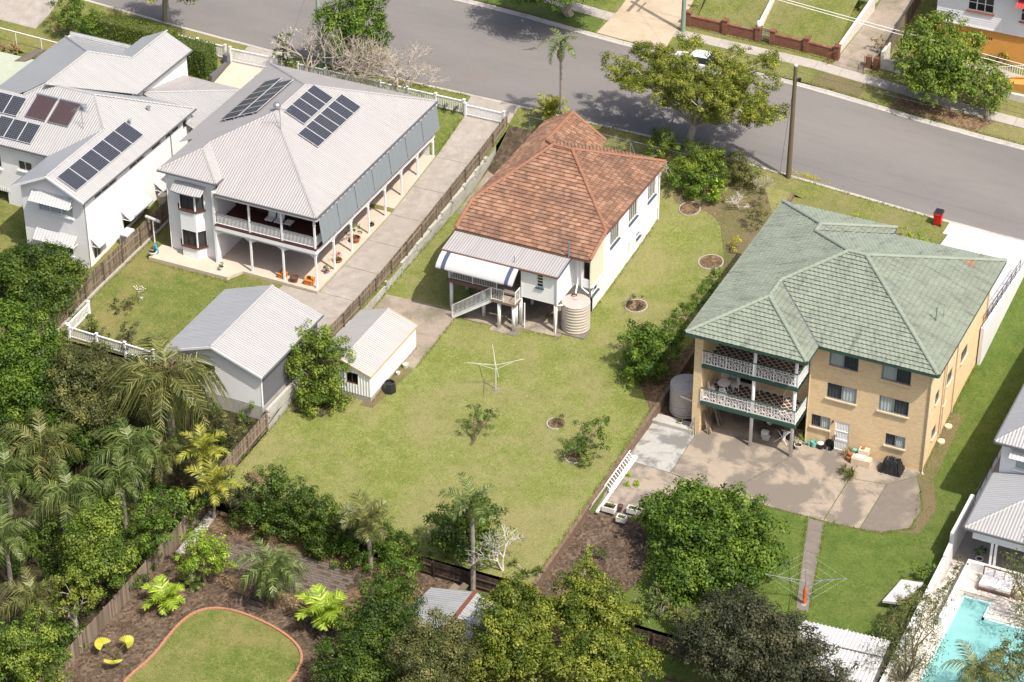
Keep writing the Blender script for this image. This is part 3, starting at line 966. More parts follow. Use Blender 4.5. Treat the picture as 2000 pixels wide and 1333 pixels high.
# ---------------------------------------------------------------- roofs
def tile_piece(w, h, roll, lip, lap, style):
    """profile points across one tile and its rows"""
    n = 5
    if style == 'roman':
        prof = [(0, 0), (.3, roll * .2), (.42, roll), (.62, roll), (.75, roll * .2), (1, 0)]
    else:
        prof = [(0, roll), (.12, roll * .2), (.45, 0), (.6, roll * .75), (.72, roll * .1), (1, 0)]
    v, f = [], []
    for j, (y, z) in enumerate(((-.012, lip - .065), (0, lip), (h + lap, 0.006))):
        for (x, p) in prof:
            v.append((x * w, y, z + p))
    k = len(prof)
    for j in range(2):
        for i in range(k - 1):
            f.append((j * k + i, j * k + i + 1, (j + 1) * k + i + 1, (j + 1) * k + i))
    return v, f
def tiled_roof(parent, planes, w, h, mats, roll, lip, style, n_single, seed, gap='tile_gap'):
    """lay courses of tiles on each plane; the nearest n_single whole tiles are objects, the rest one part"""
    rng = random.Random(seed)
    base = BASE[parent.name]
    tv, tf = tile_piece(w, h, roll, lip, .03, style)
    variants = {}
    def variant(mat, k):
        if (mat, k) not in variants:
            me = bpy.data.meshes.new('tile')
            me.from_pydata(tv, [], tf)
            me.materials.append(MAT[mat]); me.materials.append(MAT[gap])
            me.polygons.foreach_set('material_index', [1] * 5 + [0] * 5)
            a = me.attributes.new('tint', 'FLOAT', 'FACE')
            a.data.foreach_set('value', [(k + .5) / 8] * len(tf))
            me.update()
            variants[(mat, k)] = me
        return variants[(mat, k)]
    cands, fields = [], []
    for pi, (pts, mat, see) in enumerate(planes):
        P = [Vector(p) for p in pts]
        u = (P[1] - P[0]).normalized()
        nn = Vector((0, 0, 0))
        for i in range(1, len(P) - 1):
            nn += (P[i] - P[0]).cross(P[i + 1] - P[0])
        nn.normalize()
        if nn.z < 0: nn = -nn
        v = nn.cross(u)
        uv = [((p - P[0]).dot(u), (p - P[0]).dot(v)) for p in P]
        area = sum(a[0] * b[1] - b[0] * a[1] for a, b in zip(uv, uv[1:] + uv[:1]))
        def dist(x, y):
            d = 1e9
            for a, b in zip(uv, uv[1:] + uv[:1]):
                ex, ey = b[0] - a[0], b[1] - a[1]
                L = math.hypot(ex, ey)
                if L < 1e-6: continue
                d = min(d, ((ex * (y - a[1]) - ey * (x - a[0])) / L) * (1 if area > 0 else -1))
            return d
        u0, u1 = min(q[0] for q in uv), max(q[0] for q in uv)
        v0, v1 = min(q[1] for q in uv), max(q[1] for q in uv)
        rot = Matrix((u, v, nn)).transposed()
        fld = []
        row = 0
        y = v0 - .04
        while y < v1:
            x = u0 - w + (row % 2) * w * .5
            while x < u1:
                c = [dist(x + a, y + b) for a in (0, w) for b in (0, h)]
                if max(c) > -.02 or dist(x + w / 2, y + h / 2) > 0:
                    o = P[0] + u * x + v * y + nn * .01
                    k = rng.randrange(8)
                    if min(c) > .05 and see:
                        cands.append(((o - CAM).length, o, rot, mat, k, pi))
                    else:
                        fld.append((x, y, k))
                x += w
            y += h
            row += 1
        fields.append((P, u, v, nn, uv, area, mat, fld, rot))
    cands.sort(key=lambda c: c[0])
    for d, o, rot, mat, k, pi in cands[:n_single]:
        j = Matrix.Rotation(rng.gauss(0, .012), 3, 'Z') @ Matrix.Rotation(rng.gauss(0, .012), 3, 'X')
        link('tile', variant(mat, k), parent, o, rot @ j)
    for d, o, rot, mat, k, pi in cands[n_single:]:
        P, u, v = fields[pi][0], fields[pi][1], fields[pi][2]
        fields[pi][7].append(((o - P[0]).dot(u), (o - P[0]).dot(v), k))
    tva = np.array(tv)
    for P, u, v, nn, uv, area, mat, fld, rot in fields:
        if not fld: continue
        n = len(fld)
        arr = np.array([(a, b, .01) for a, b, k in fld])
        loc = tva[None] + arr[:, None, :]
        loc[:, :, 2] += np.array([rng.gauss(0, .004) for _ in fld])[:, None]
        M = np.array(rot)
        wv = loc.reshape(-1, 3) @ M.T + np.array(P[0] - base)
        fa = (np.array(tf)[None] + (np.arange(n) * len(tv))[:, None, None]).reshape(-1, 4)
        me = bpy.data.meshes.new('tile_field')
        me.from_pydata(wv.tolist(), [], fa.tolist())
        a = me.attributes.new('tint', 'FLOAT', 'FACE')
        a.data.foreach_set('value', np.repeat([(k + rng.random()) / 8 for _, _, k in fld], len(tf)).tolist())
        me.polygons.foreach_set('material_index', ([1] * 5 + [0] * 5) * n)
        bm = bmesh.new()
        bm.from_mesh(me)
        m = len(uv)
        for i in range(m):
            a_, b_ = Vector(P[i]), Vector(P[(i + 1) % m])
            e = (b_ - a_)
            if e.length < 1e-4: continue
            out = e.normalized().cross(nn) * (1 if area > 0 else -1)
            a_ = a_ + out * (.08 if i == 0 else -.07)
            bmesh.ops.bisect_plane(bm, geom=bm.verts[:] + bm.edges[:] + bm.faces[:], plane_co=a_ - base, plane_no=out, clear_outer=True)
        bm.to_mesh(me)
        bm.free()
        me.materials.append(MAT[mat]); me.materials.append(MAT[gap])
        o = bpy.data.objects.new('tile_field', me)
        COL.objects.link(o)
        o.parent = parent
        BASE[o.name] = base
        o['kind'] = 'stuff'
        # battens board beneath so no light leaks
    dk = MB()
    for P, u, v, nn, *_ in fields:
        dk.poly([p - nn * .03 for p in P])
    dk.build('roof_deck', MAT['dark_wood'], parent)
def ridge_caps(parent, lines, mat, L=.42, r=.13, seed=1, lift=.06):
    rng = random.Random(seed)
    mb = MB()
    n = 6
    for j, y in enumerate((0, L + .03)):
        rr = r * (1.06 if j == 0 else .96)
        for k in range(n + 1):
            a = math.pi * k / n
            mb.v.append((rr * math.cos(a), y, rr * .75 * math.sin(a) + (.012 if j == 0 else 0)))
    for k in range(n):
        mb.f.append((k, n + 1 + k, n + 2 + k, k + 1)); mb.m.append(0)
    mb.f.append(tuple(range(n + 1))); mb.m.append(0)
    vs_ = []
    for k in range(6):
        me = mb.mesh('ridge_cap', MAT[mat])
        a = me.attributes.new('tint', 'FLOAT', 'FACE')
        a.data.foreach_set('value', [rng.random()] * len(me.polygons))
        vs_.append(me)
    for a, b in lines:
        a, b = Vector(a), Vector(b)
        d = b - a
        n_ = max(1, round(d.length / L))
        st = d / n_
        y = d.normalized()
        x = y.cross(Vector((0, 0, 1))).normalized()
        z = x.cross(y)
        rot = Matrix((x, y, z)).transposed()
        for i in range(n_):
            link('ridge_cap', rng.choice(vs_), parent, a + st * i + Vector((0, 0, lift)), rot @ Matrix.Rotation(rng.gauss(0, .02), 3, 'Z'))
def tin_roof(parent, planes, caps=(), cap_mat='roof_grey_x', t=.035, r=.11, name='roof'):
    for pts, mat in planes:
        mb = MB()
        mb.slab(pts, t)
        mb.build(name, MAT[mat], parent)
    if caps:
        for a, b in caps:
            mb = MB()
            a, b = Vector(a), Vector(b)
            d = (b - a).normalized()
            x = d.cross(Vector((0, 0, 1))).normalized() * r
            up_ = Vector((0, 0, .045)); dn = Vector((0, 0, -.015))
            mb.poly([a - x + dn, a + up_, b + up_, b - x + dn]); mb.poly([a + up_, a + x + dn, b + x + dn, b + up_])
            mb.build('ridge_cap', MAT[cap_mat], parent)
def gutter(mb, a, b, mi=0, w=.11, h=.1):
    mb.beam(a, b, w, h, mi)
def solar_panel_mesh(w, h, nx, ny, name='solar_panel'):
    """frame and cell sheet; cells are drawn from the panel's own UV grid"""
    me = bpy.data.meshes.new(name)
    t = .04
    v = [(0, 0, 0), (w, 0, 0), (w, h, 0), (0, h, 0), (0, 0, t), (w, 0, t), (w, h, t), (0, h, t)]
    i = .03
    v += [(i, i, t + .002), (w - i, i, t + .002), (w - i, h - i, t + .002), (i, h - i, t + .002)]
    f = [(3, 2, 1, 0), (0, 1, 5, 4), (1, 2, 6, 5), (2, 3, 7, 6), (3, 0, 4, 7), (4, 5, 9, 8), (5, 6, 10, 9), (6, 7, 11, 10), (7, 4, 8, 11), (8, 9, 10, 11)]
    me.from_pydata(v, [], f)
    me.materials.append(MAT['solar_frame']); me.materials.append(MAT['solar_cell'])
    me.polygons.foreach_set('material_index', [0] * 9 + [1])
    uv = me.uv_layers.new(name='UVMap')
    for p in me.polygons:
        for li in p.loop_indices:
            co = me.vertices[me.loops[li].vertex_index].co
            uv.data[li].uv = (co.x / w * nx, co.y / h * ny)
    me.update()
    return me
SOLAR = {}
def solar(parent_label, group, o, u, v, cells, w=1.0, h=1.6, nx=6, ny=10, gap=.03, label=None, lift=.12):
    """a panel array lying on a roof plane: o corner, u along, v up-slope"""
    u, v = Vector(u).normalized(), Vector(v).normalized()
    n = u.cross(v)
    rot = Matrix((u, v, n)).transposed()
    key = (round(w, 2), round(h, 2), nx, ny)
    if key not in SOLAR: SOLAR[key] = solar_panel_mesh(w, h, nx, ny)
    r_ = root('solar_array', label, 'solar panels', Vector(o) + n * .02)
    mb = MB()
    cols = [c[0] for c in cells]; rows = [c[1] for c in cells]
    for j in range(min(rows), max(rows) + 1):
        cs = [c[0] for c in cells if c[1] == j]
        if not cs: continue
        for fz in (.25, .75):
            a = Vector(o) + u * (min(cs) * (w + gap) - .06) + v * (j * (h + gap) + fz * h) + n * (lift * .5)
            b = Vector(o) + u * ((max(cs) + 1) * (w + gap) + .03) + v * (j * (h + gap) + fz * h) + n * (lift * .5)
            mb.beam(a, b, .04, lift, 0, n)
    mb.build('rail', MAT['steel'], r_)
    for (i, j) in cells:
        link('solar_panel', SOLAR[key], r_, Vector(o) + u * i * (w + gap) + v * j * (h + gap) + n * lift, rot)
    return r_
# ---------------------------------------------------------------- the brown-tiled house on stumps
th = root('tiled_house', 'white weatherboard house with weathered orange clay tile roof, raised on stumps', 'house', (-30.8, 12.5, .9))
EZ = 6.68
XL, XR_, YE, YV, YFR = -35.62, -25.45, 8.3, 5.65, 18.9
zr = 8.73
apR, apL = (-30.75, 14.38, zr), (-32.2, 14.38, zr)
gx, gz, gyf = -33.4, 8.0, 20.5
planes = [
    ([(XL, YV, 5.85), (XR_, YV, 5.85), (XR_, YE, EZ), apR, apL, (XL, YE, EZ)], 'clay_tile', True),
    ([(XR_, YE, EZ), (XR_, YFR, EZ), apR], 'clay_tile', True),
    ([(XR_, YFR, EZ), (-30.0, YFR, EZ), (gx, 15.97, 8.01), apL, apR], 'clay_tile', False),
    ([(XL, gyf, EZ), (XL, YE, EZ), (gx, 12.25, 8.01), (gx, gyf, 8.01)], 'clay_tile', True),
    ([(gx, 15.97, 8.01), (gx, 12.25, 8.01), apL], 'clay_tile', True),
    ([(-30.75, 14.6, 6.3), (-30.75, gyf, 6.3), (gx, gyf, gz), (gx, 14.6, gz)], 'clay_tile', True),
]
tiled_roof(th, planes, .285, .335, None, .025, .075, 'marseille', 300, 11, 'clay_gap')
ridge_caps(th, [((XR_, YE, EZ), apR), ((XL, YE, EZ), apL), (apL, apR), ((XR_, YFR, EZ), apR), ((gx, gyf, gz), (gx, 14.9, gz)), (apL, (gx, 15.9, 8.03)), ((XR_ - .04, YV, 5.88), (XR_ - .04, YE, EZ + .02)), ((XL + .04, YV, 5.88), (XL + .04, YE, EZ + .02)), ((gx, gyf, gz), (-30.75, gyf, 6.32)), ((XL, gyf, EZ), (gx, gyf, gz))], 'clay_ridge', seed=4)
# walls
mb = MB()
wr = Wall((-25.85, 6.55), (-25.85, 18.7))
W1 = [(3.4, 4.95, 4.4, 5.85), (6.7, 8.2, 4.45, 5.95), (10.15, 11.55, 4.4, 5.9)]
wr.fill(mb, 3.08, 6.62, W1, .17, u0=1.8)
wr.fill(mb, 3.08, 5.85, [], .17, u1=1.8)
mb.build('wall', MAT['cool_white'], th)
mb = MB()
low_ops = [(.15, 1.35, 2.3, 2.78), (8.15, 8.8, 2.5, 2.98)]
BRZ = (2.2, 6.9, 1.95, 2.95)
wl = Wall((-25.83, 6.55), (-25.83, 18.7))
wl.fill(mb, .2, 3.04, low_ops + [BRZ])
wl.bx(mb, 0, wl.L, 3.04, 3.12, -.02, .08)
mb.build('foundation_wall', MAT['cool_white'], th)
for op in W1:
    wr.window(th, op, 4, 'off_white', .06, 'navy', 'd')
for op in low_ops:
    wl.window(th, op, 2, 'white_paint', .05, 'navy')
# pierced breeze-block screen: each block its own ring
bz = MB()
bw, bh = .24, .25
bz.box(0, .12, 0, bw, 0, .05); bz.box(0, .12, 0, bw, bh - .05, bh)
bz.box(0, .12, 0, .045, .05, bh - .05); bz.box(0, .12, bw - .045, bw, .05, bh - .05)
bz.box(.02, .1, bw / 2 - .02, bw / 2 + .02, .05, bh - .05)
bzm = bz.mesh('breeze_block', MAT['cool_white'])
scr = MB(); wl.bx(scr, BRZ[0], BRZ[1], 1.9, 1.952, -.14, .012)
scr = scr.build('breeze_screen', MAT['cool_white'], th)
m_ = MB(); m_.box(-26.35, -26.3, 8.6, 13.6, 1.9, 3.0); m_.build('shade_panel', MAT['dark_wood'], th)  # dark panel added behind the screen so its holes look shaded
nb_ = int((BRZ[1] - BRZ[0]) / bw)
for i in range(nb_):
    for j in range(4):
        link('breeze_block', bzm, scr, (-25.95, 6.55 + BRZ[0] + i * bw, 1.952 + j * bh))
mb = MB()
mb.box(-25.83, -25.80, 6.5, 8.75, 3.15, 5.9)
mb.poly([(-25.81, 6.5, 5.9), (-25.81, 8.75, 5.9), (-25.81, 8.75, 6.6), (-25.81, 6.7, 6.0)])
mb.build('cream_wall_panel', MAT['cream_panel'], th)
mb = MB()   # rear main wall, left wall, front wall, gable
wb = Wall((-35.4, 6.6), (-25.85, 6.6))
wb.fill(mb, 3.0, 5.9, [(9.05, 9.5, 3.7, 5.3)], .17)
Wall((-35.4, 18.7), (-35.4, 8.4)).fill(mb, 3.0, 6.6, [], .17)
Wall((-35.4, 8.4), (-35.4, 6.6)).fill(mb, 3.0, 5.9, [], .17)
Wall((-25.85, 18.7), (-30.9, 18.7)).fill(mb, 1.5, 6.7, [], .17)
Wall((-30.9, 20.2), (-35.4, 20.2)).fill(mb, 1.5, 6.6, [], .17)
Wall((-30.9, 18.7), (-30.9, 20.2)).fill(mb, 1.5, 6.4, [], .17)
Wall((-35.4, 20.2), (-35.4, 18.7)).fill(mb, 1.5, 6.7, [], .17)
mb.poly([(-30.9, 20.2, 6.4), (-35.4, 20.2, 6.7), (gx, 20.2, 7.95)])
mb.build('wall', MAT['cool_white'], th)
mb = MB()
Wall((-35.3, 18.7), (-35.3, 9.2)).fill(mb, .4, 3.0)
Wall((-35.3, 9.2), (-29.2, 9.2)).fill(mb, .4, 3.0, [(1.5, 2.6, .5, 2.6)])
Wall((-29.2, 9.2), (-29.2, 7.0)).fill(mb, .4, 3.0)
Wall((-29.2, 7.0), (-25.83, 7.0)).fill(mb, .4, 3.0, [(.3, 1.2, .6, 2.6)])
Wall((-25.83, 7.0), (-25.83, 6.5)).fill(mb, .4, 3.05)
mb.build('foundation_wall', MAT['house_white'], th)
wb.window(th, (9.05, 9.5, 3.7, 5.3), 1, 'dark_brown', .05)
# fascia and gutters
mb = MB()
mb.beam((XR_ + .04, YE, EZ - .08), (XR_ + .04, YFR, EZ - .08), .1, .12)
mb.beam((XL, YV - .03, 5.78), (XR_, YV - .03, 5.78), .1, .1)
mb.beam((XL - .04, YE, EZ - .08), (XL - .04, gyf, EZ - .08), .1, .12)
mb.build('gutter', MAT['brown_fascia'], th)
mb = MB()
mb.box(-35.5, -25.8, YV + .1, 6.6, 5.66, 5.7)
mb.poly([(-25.85, 8.2, 6.6), (-25.5, 8.2, 6.6), (-25.5, 18.8, 6.6), (-25.85, 18.8, 6.6)])
mb.build('soffit', MAT['off_white'], th)
# rear lean-to
LX0, LX1, LY = -35.55, -26.9, 3.5
tin_roof(th, [([(LX0, LY, 5.42), (LX1, LY, 5.42), (LX1, 5.8, 5.74), (LX0, 5.8, 5.74)], 'roof_grey_x')])
mb = MB()
mb.beam((LX0, LY - .04, 5.35), (LX1, LY - .04, 5.35), .1, .12)
mb.build('gutter', MAT['brown_fascia'], th)
mb = MB()
mb.beam((LX1 + .03, LY, 5.38), (LX1 + .03, 5.8, 5.7), .05, .14)
mb.build('barge_board', MAT['navy'], th)
mb = MB()
rw = Wall((-29.65, 3.7), (-27.05, 3.7))
LV = (1.1, 1.6, 4.15, 5.2)
rw.fill(mb, 3.05, 5.4, [LV], .17)
mb.box(-29.7, -29.6, 3.66, 3.72, 3.0, 5.4); mb.box(-27.1, -27.0, 3.66, 3.74, 3.0, 5.4)
mb.build('lean_to_wall', MAT['house_white'], th)
mb = MB()
Wall((-27.05, 3.7), (-27.05, 6.6)).fill(mb, 3.0, 5.45)
Wall((-29.65, 6.6), (-29.65, 3.7)).fill(mb, 3.0, 5.4)
mb.box(-29.6, -27.1, 3.75, 6.6, 3.0, 3.06)
mb.build('lean_to_wall', MAT['cool_white'], th)
lw = rw.window(th, LV, 1, 'white_paint', .05, 'navy', rows=4, glass='dark_glass')
# deck
mb = MB()
mb.box(-35.15, -29.66, 3.6, 6.58, 2.98, 3.1)
mb.build('deck', MAT['grey_deck'], th)
mb = MB(); mb.box(-35.2, -31.45, 3.52, 3.598, 2.85, 3.12); mb.box(-35.24, -35.16, 3.52, 6.5, 2.85, 3.12)
mb.build('deck_fascia', MAT['brown_fascia'], th)
for (x, y) in [(-35.0, 3.75), (-32.55, 3.75), (-29.75, 3.75), (-27.15, 3.75), (-35.0, 6.2), (-32.5, 6.2), (-30.0, 6.2)]:
    m_ = MB(); m_.lathe((x, y, h_tile(x, y)), [(.13, 0), (.125, 2.99 - h_tile(x, y))], 10)
    m_.build('stump', MAT['house_white'], th, smooth=True)
for (x, y) in [(-30.95, 2.85), (-29.87, 2.85), (-31.2, 3.45), (-29.95, 3.45)]:
    m_ = MB(); m_.lathe((x, y, h_tile(x, y)), [(.125, 0), (.12, 2.8 - h_tile(x, y))], 10)
    m_.build('stump', MAT['house_white'], th, smooth=True)
mb = MB(); mb.box(-31.45, -29.7, 2.72, 3.56, 2.8, 2.9)
land = mb.build('landing', MAT['grey_deck'], th)
mb = MB(); mb.box(-31.5, -29.66, 2.66, 2.718, 2.74, 2.92); mb.box(-29.698, -29.64, 2.72, 3.56, 2.74, 2.92)
mb.build('fascia', MAT['old_wood'], land)
st = MB()
zf_ = h_tile(-34.4, 3)
for s_ in (2.76, 3.5):
    st.beam((-31.45, s_, 2.78), (-34.45, s_, zf_ + .06), .06, .2)
st.build('stringer', MAT['white_paint'], th)
for i in range(11):
    t = (i + .5) / 11
    m_ = MB()
    x, z = -31.5 - 2.85 * t, 2.8 - (2.8 - zf_ - .15) * t
    m_.box(x - .14, x + .14, 2.8, 3.46, z - .04, z)
    m_.build('tread', MAT['grey_deck'], th)
def railing(mb, pts, h=.95, gap=.12, post=.05, bal=.018):
    for a, b in zip(pts, pts[1:]):
        a, b = Vector(a), Vector(b)
        mb.beam(a + Vector((0, 0, h)), b + Vector((0, 0, h)), .05, .04)
        mb.beam(a + Vector((0, 0, .1)), b + Vector((0, 0, .1)), .03, .03)
        n = max(2, int((b - a).length / gap))
        for i in range(n + 1):
            p = a + (b - a) * i / n
            mb.beam(p + Vector((0, 0, .1)), p + Vector((0, 0, h)), bal)
        for p in (a, b):
            mb.beam(p, p + Vector((0, 0, h + .03)), post)
rl = MB()
railing(rl, [(-34.45, 2.72, zf_ + .1), (-31.5, 2.72, 2.88)])
railing(rl, [(-31.45, 2.7, 2.9), (-30.55, 2.7, 2.9)])
railing(rl, [(-29.7, 2.75, 2.9), (-29.7, 3.5, 2.9)])
rl.build('stair_railing', MAT['white_paint'], th)
rl = MB()
railing(rl, [(-35.1, 3.62, 3.1), (-33.3, 3.62, 3.1), (-31.5, 3.62, 3.1)], 1.0)
railing(rl, [(-35.1, 3.62, 3.1), (-35.1, 6.4, 3.1)], 1.0)
for x in (-35.1, -33.3, -31.5): rl.beam((x, 3.62, 3.1), (x, 3.62, 5.36), .06)
rl.build('deck_railing', MAT['white_paint'], th)
# curved metal awning with dark bands
aw = MB()
A0, A1 = -35.5, -29.75
arc = [(3.42, 5.34), (3.05, 5.22), (2.7, 5.02), (2.45, 4.8), (2.36, 4.66), (2.36, 4.56)]
xs_ = [A0, A0 + .38, A0 + .68, A1 - .62, A1 - .34, A1]
for i in range(5):
    for p, q in zip(arc, arc[1:]):
        aw.poly([(xs_[i], q[0], q[1]), (xs_[i + 1], q[0], q[1]), (xs_[i + 1], p[0], p[1]), (xs_[i], p[0], p[1])], 1 if i in (1, 3) else 0)
for x in (A0, A1):
    aw.poly([(x, p[0], p[1]) for p in arc])
aw.build('awning', [MAT['white_tin'], MAT['navy']], th)
pipes(th, 'white_paint', .05, [[(-27.0, 3.62, 5.3), (-27.0, 3.62, 3.1), (-26.9, 3.9, 2.95), (-26.4, 4.4, 2.9)], [(-26.75, 5.7, 5.6), (-26.75, 6.5, 5.5), (-26.75, 6.5, 3.3), (-26.3, 5.0, 2.95)], [(-26.45, 6.5, 5.7), (-26.45, 6.52, 3.0), (-25.9, 6.45, 2.7)], [(-29.35, 3.5, .6), (-29.35, 3.5, 2.7)], [(-27.1, 3.66, .6), (-27.1, 3.66, 3.0)], [(-25.75, 18.6, 1.7), (-25.75, 18.6, 6.4)]])
mb = MB()
mb.tube([(-27.05, 5.6, 5.6), (-27.05, 5.6, 7.0)], .06, 8)
mb.tube([(-30.3, 3.9, 5.4), (-30.3, 3.9, 6.0)], .025, 6)
mb.build('vent_pipe', MAT['blue_pipe'], th)
# tangled dead vine hanging from the front corner
rng = random.Random(9)
mb = MB()
for i in range(26):
    p = Vector((-25.5 + rng.uniform(-1.2, .3), 18.7 + rng.uniform(-.5, .3), 6.72 + rng.uniform(0, .15)))
    q = [p]
    for k in range(4):
        p = p + Vector((rng.uniform(-.25, .3), rng.uniform(-.25, .2), rng.uniform(-.28, .1)))
        q.append(p)
    mb.tube(q, .012, 4)
mb.build('dead_vine', MAT['bare_twig'], th)
# fernery and hose under the house
def tank(name, label, c, r_, h_, rings, lid):
    t_ = root(name, label, 'water tank', c)
    prof = []
    n = rings * 4
    for i in range(n + 1):
        z = h_ * i / n
        prof.append((r_ + (.035 if i % 4 in (1, 2) else 0.0), z))
    m_ = MB(); m_.lathe(c, prof, 40, capb=True, capt=False)
    m_.build('shell', MAT['tank_beige'], t_, smooth=False)
    m_ = MB(); m_.lathe(c, [(r_ + .03, h_), (r_ + .03, h_ + .05), (.18, h_ + .24), (.18, h_ + .3), (.02, h_ + .3)], 40, capb=False)
    l_ = m_.build('lid', MAT['tank_lid'], t_)
    m_ = MB()
    for k in range(12):
        a = k * math.pi / 6
        m_.beam((c[0] + (r_ + .02) * math.cos(a), c[1] + (r_ + .02) * math.sin(a), c[2] + h_ + .055), (c[0] + .2 * math.cos(a), c[1] + .2 * math.sin(a), c[2] + h_ + .245), .03, .02)
    m_.build('rib', MAT['tank_lid'], l_)
    m_ = MB(); m_.lathe((c[0] + lid[0], c[1] + lid[1], c[2] + h_ + .1), [(.2, 0), (.2, .12), (.16, .12), (.16, .02)], 16, capb=False)
    m_.build('strainer', MAT['dark_brown'], l_)
    return t_
zt = h_tile(-26.1, 4.6) - .02
tank('water_tank', 'beige corrugated water tank beside the rear stairs of the tiled house', (-26.08, 4.75, zt + .08), .95, 2.05, 9, (-.35, .45))
m_ = MB(); m_.box(-27.1, -25.0, 3.7, 5.8, zt - .15, zt + .07)
single(m_, 'tank_base', MAT['concrete_dark'], 'square concrete pad under the beige water tank of the tiled house', 'tank base')
# small shed
sh = root('garden_shed', 'white metal garden shed with low gable roof beside the left fence', 'shed', (-37.3, -4.4, h_tile(-37.3, -4.4)))
sx0, sx1, sy0, sy1, sz = -39.45, -35.3, -7.75, -1.15, 2.02
rz = 2.75
def ribbed(mb, W, z0, z1, ops=(), pitch=.2, dep=.03):
    n = int(W.L / pitch)
    p = W.L / n
    for i in range(n):
        for (a, b, oa, ob) in ((0, .55, 0, 0), (.55, .65, 0, dep), (.65, .9, dep, dep), (.9, 1, dep, 0)):
            ua, ub = (i + a) * p, (i + b) * p
            cut = [o for o in ops if o[0] < (ua + ub) / 2 < o[1]]
            spans = [(z0, z1)] if not cut else [(z0, cut[0][2]), (cut[0][3], z1)]
            for c, e in spans:
                zt0 = e(ua) if callable(e) else e
                zt1 = e(ub) if callable(e) else e
                mb.poly([W.p(ua, c, oa), W.p(ub, c, ob), W.p(ub, zt1, ob), W.p(ua, zt0, oa)])
zg = h_tile(sx1, sy0)
mb = MB(); mb.box(sx0, sx1, sy0, sy1, zg - .6, .25)
mb.build('plinth', MAT['concrete_path'], sh)
mb = MB()
xm = (sx0 + sx1) / 2
wr_ = Wall((sx0, sy0), (sx1, sy0))
gab = lambda u: sz + (rz - sz) * (1 - abs(u - wr_.L / 2) / (wr_.L / 2)) - .03
SW = (2.35, 3.2, 1.0, 1.85)
n = 0
ribbed(mb, wr_, .25, gab, [SW])
ribbed(mb, Wall((sx1, sy0), (sx1, sy1)), .25, sz)
wf_ = Wall((sx1, sy1), (sx0, sy1))
ribbed(mb, wf_, .25, gab)
ribbed(mb, Wall((sx0, sy1), (sx0, sy0)), .25, sz)
mb.build('wall', MAT['house_white'], sh)
wr_.window(sh, SW, 2, 'dark_brown', .05, None, glass='glass')
tin_roof(sh, [([(sx1 + .12, sy0 - .12, sz - .04), (sx1 + .12, sy1 + .12, sz - .04), (xm, sy1 + .12, rz), (xm, sy0 - .12, rz)], 'roof_shed_y'), ([(sx0 - .12, sy1 + .12, sz - .04), (sx0 - .12, sy0 - .12, sz - .04), (xm, sy0 - .12, rz), (xm, sy1 + .12, rz)], 'roof_shed_y')], [((xm, sy0 - .12, rz + .01), (xm, sy1 + .12, rz + .01))], 'roof_shed_y', r=.16)
mb = MB()
for y in (sy0 - .13, sy1 + .13):
    for x in (sx0 - .12, sx1 + .12): mb.beam((x, y, sz - .06), (xm, y, rz - .02), .03, .1)
mb.beam((sx1 + .13, sy0 - .1, sz - .06), (sx1 + .13, sy1 + .1, sz - .06), .03, .1)
mb.build('trim', MAT['gold_trim'], sh)
# ---------------------------------------------------------------- brick flats with green tiled roof
kh = root('brick_flats', 'three storey cream brick flats with weathered green tiled hip roof', 'apartment building', (-7.5, 6, 0))
s_ = .36
E0, E1, EY0, EY1 = -15.3, .6, -.67, 14.05       # main eaves
WX, WY0, WY1 = -7.22, -2.76, 15.05                # wings on the left half, rear and front
EZk = 8.0
mh = (EY1 - EY0) / 2
zk = EZk + s_ * mh
ym = (EY0 + EY1) / 2
wxm = (E0 + WX) / 2
wz = EZk + s_ * (WX - E0) / 2
wh = (WX - E0) / 2
aR, aL = (E1 - mh, ym, zk), (E0 + mh, ym, zk)
rA = (wxm, WY0 + wh, wz)                            # rear wing hip apex
rB = (wxm, EY0 + (wz - EZk) / s_, wz)               # rear wing ridge meets the main roof
fA = (wxm, WY1 - wh, wz)
fB = (wxm, EY1 - (wz - EZk) / s_, wz)
planes = [
    ([(WX, EY0, EZk), (E1, EY0, EZk), aR, aL, rB], 'green_tile', True),
    ([(E1, EY0, EZk), (E1, EY1, EZk), aR], 'green_tile_side', True),
    ([(E0, WY0, EZk), (WX, WY0, EZk), rA], 'green_tile', True),
    ([(WX, WY0, EZk), (WX, EY0, EZk), rB, rA], 'green_tile_side', True),
    ([(E0, WY1, EZk), (E0, WY0, EZk), rA, fA], 'green_tile_side', False),
    ([fB, rB, aL], 'green_tile_side', False),
    ([(E1, EY1, EZk), (WX, EY1, EZk), fB, aL, aR], 'green_tile', False),
    ([(WX, WY1, EZk), (E0, WY1, EZk), fA], 'green_tile', False),
    ([(WX, EY1, EZk), (WX, WY1, EZk), fA, fB], 'green_tile_side', False),
]
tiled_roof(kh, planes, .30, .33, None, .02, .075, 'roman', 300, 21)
ridge_caps(kh, [((E1, EY0, EZk), aR), (aL, aR), ((E1, EY1, EZk), aR), (rB, aL), (rA, rB), ((WX, WY0, EZk), rA), ((E0, WY0, EZk), rA), (fB, aL), (fA, fB), ((WX, WY1, EZk), fA), ((E0, WY1, EZk), fA)], 'green_ridge', seed=6, r=.15)
mb = MB()   # gutters, fascia, soffit
loop = [(E0, WY0), (WX, WY0), (WX, EY0), (E1, EY0), (E1, EY1), (WX, EY1), (WX, WY1), (E0, WY1)]
for a, b in zip(loop, loop[1:] + loop[:1]):
    mb.beam((*a, EZk - .09), (*b, EZk - .09), .12, .16)
mb.build('gutter', MAT['green_trim'], kh)
mb = MB()
mb.poly([(x, y, EZk - .2) for x, y in loop][::-1])
mb.build('soffit', MAT['off_white'], kh)
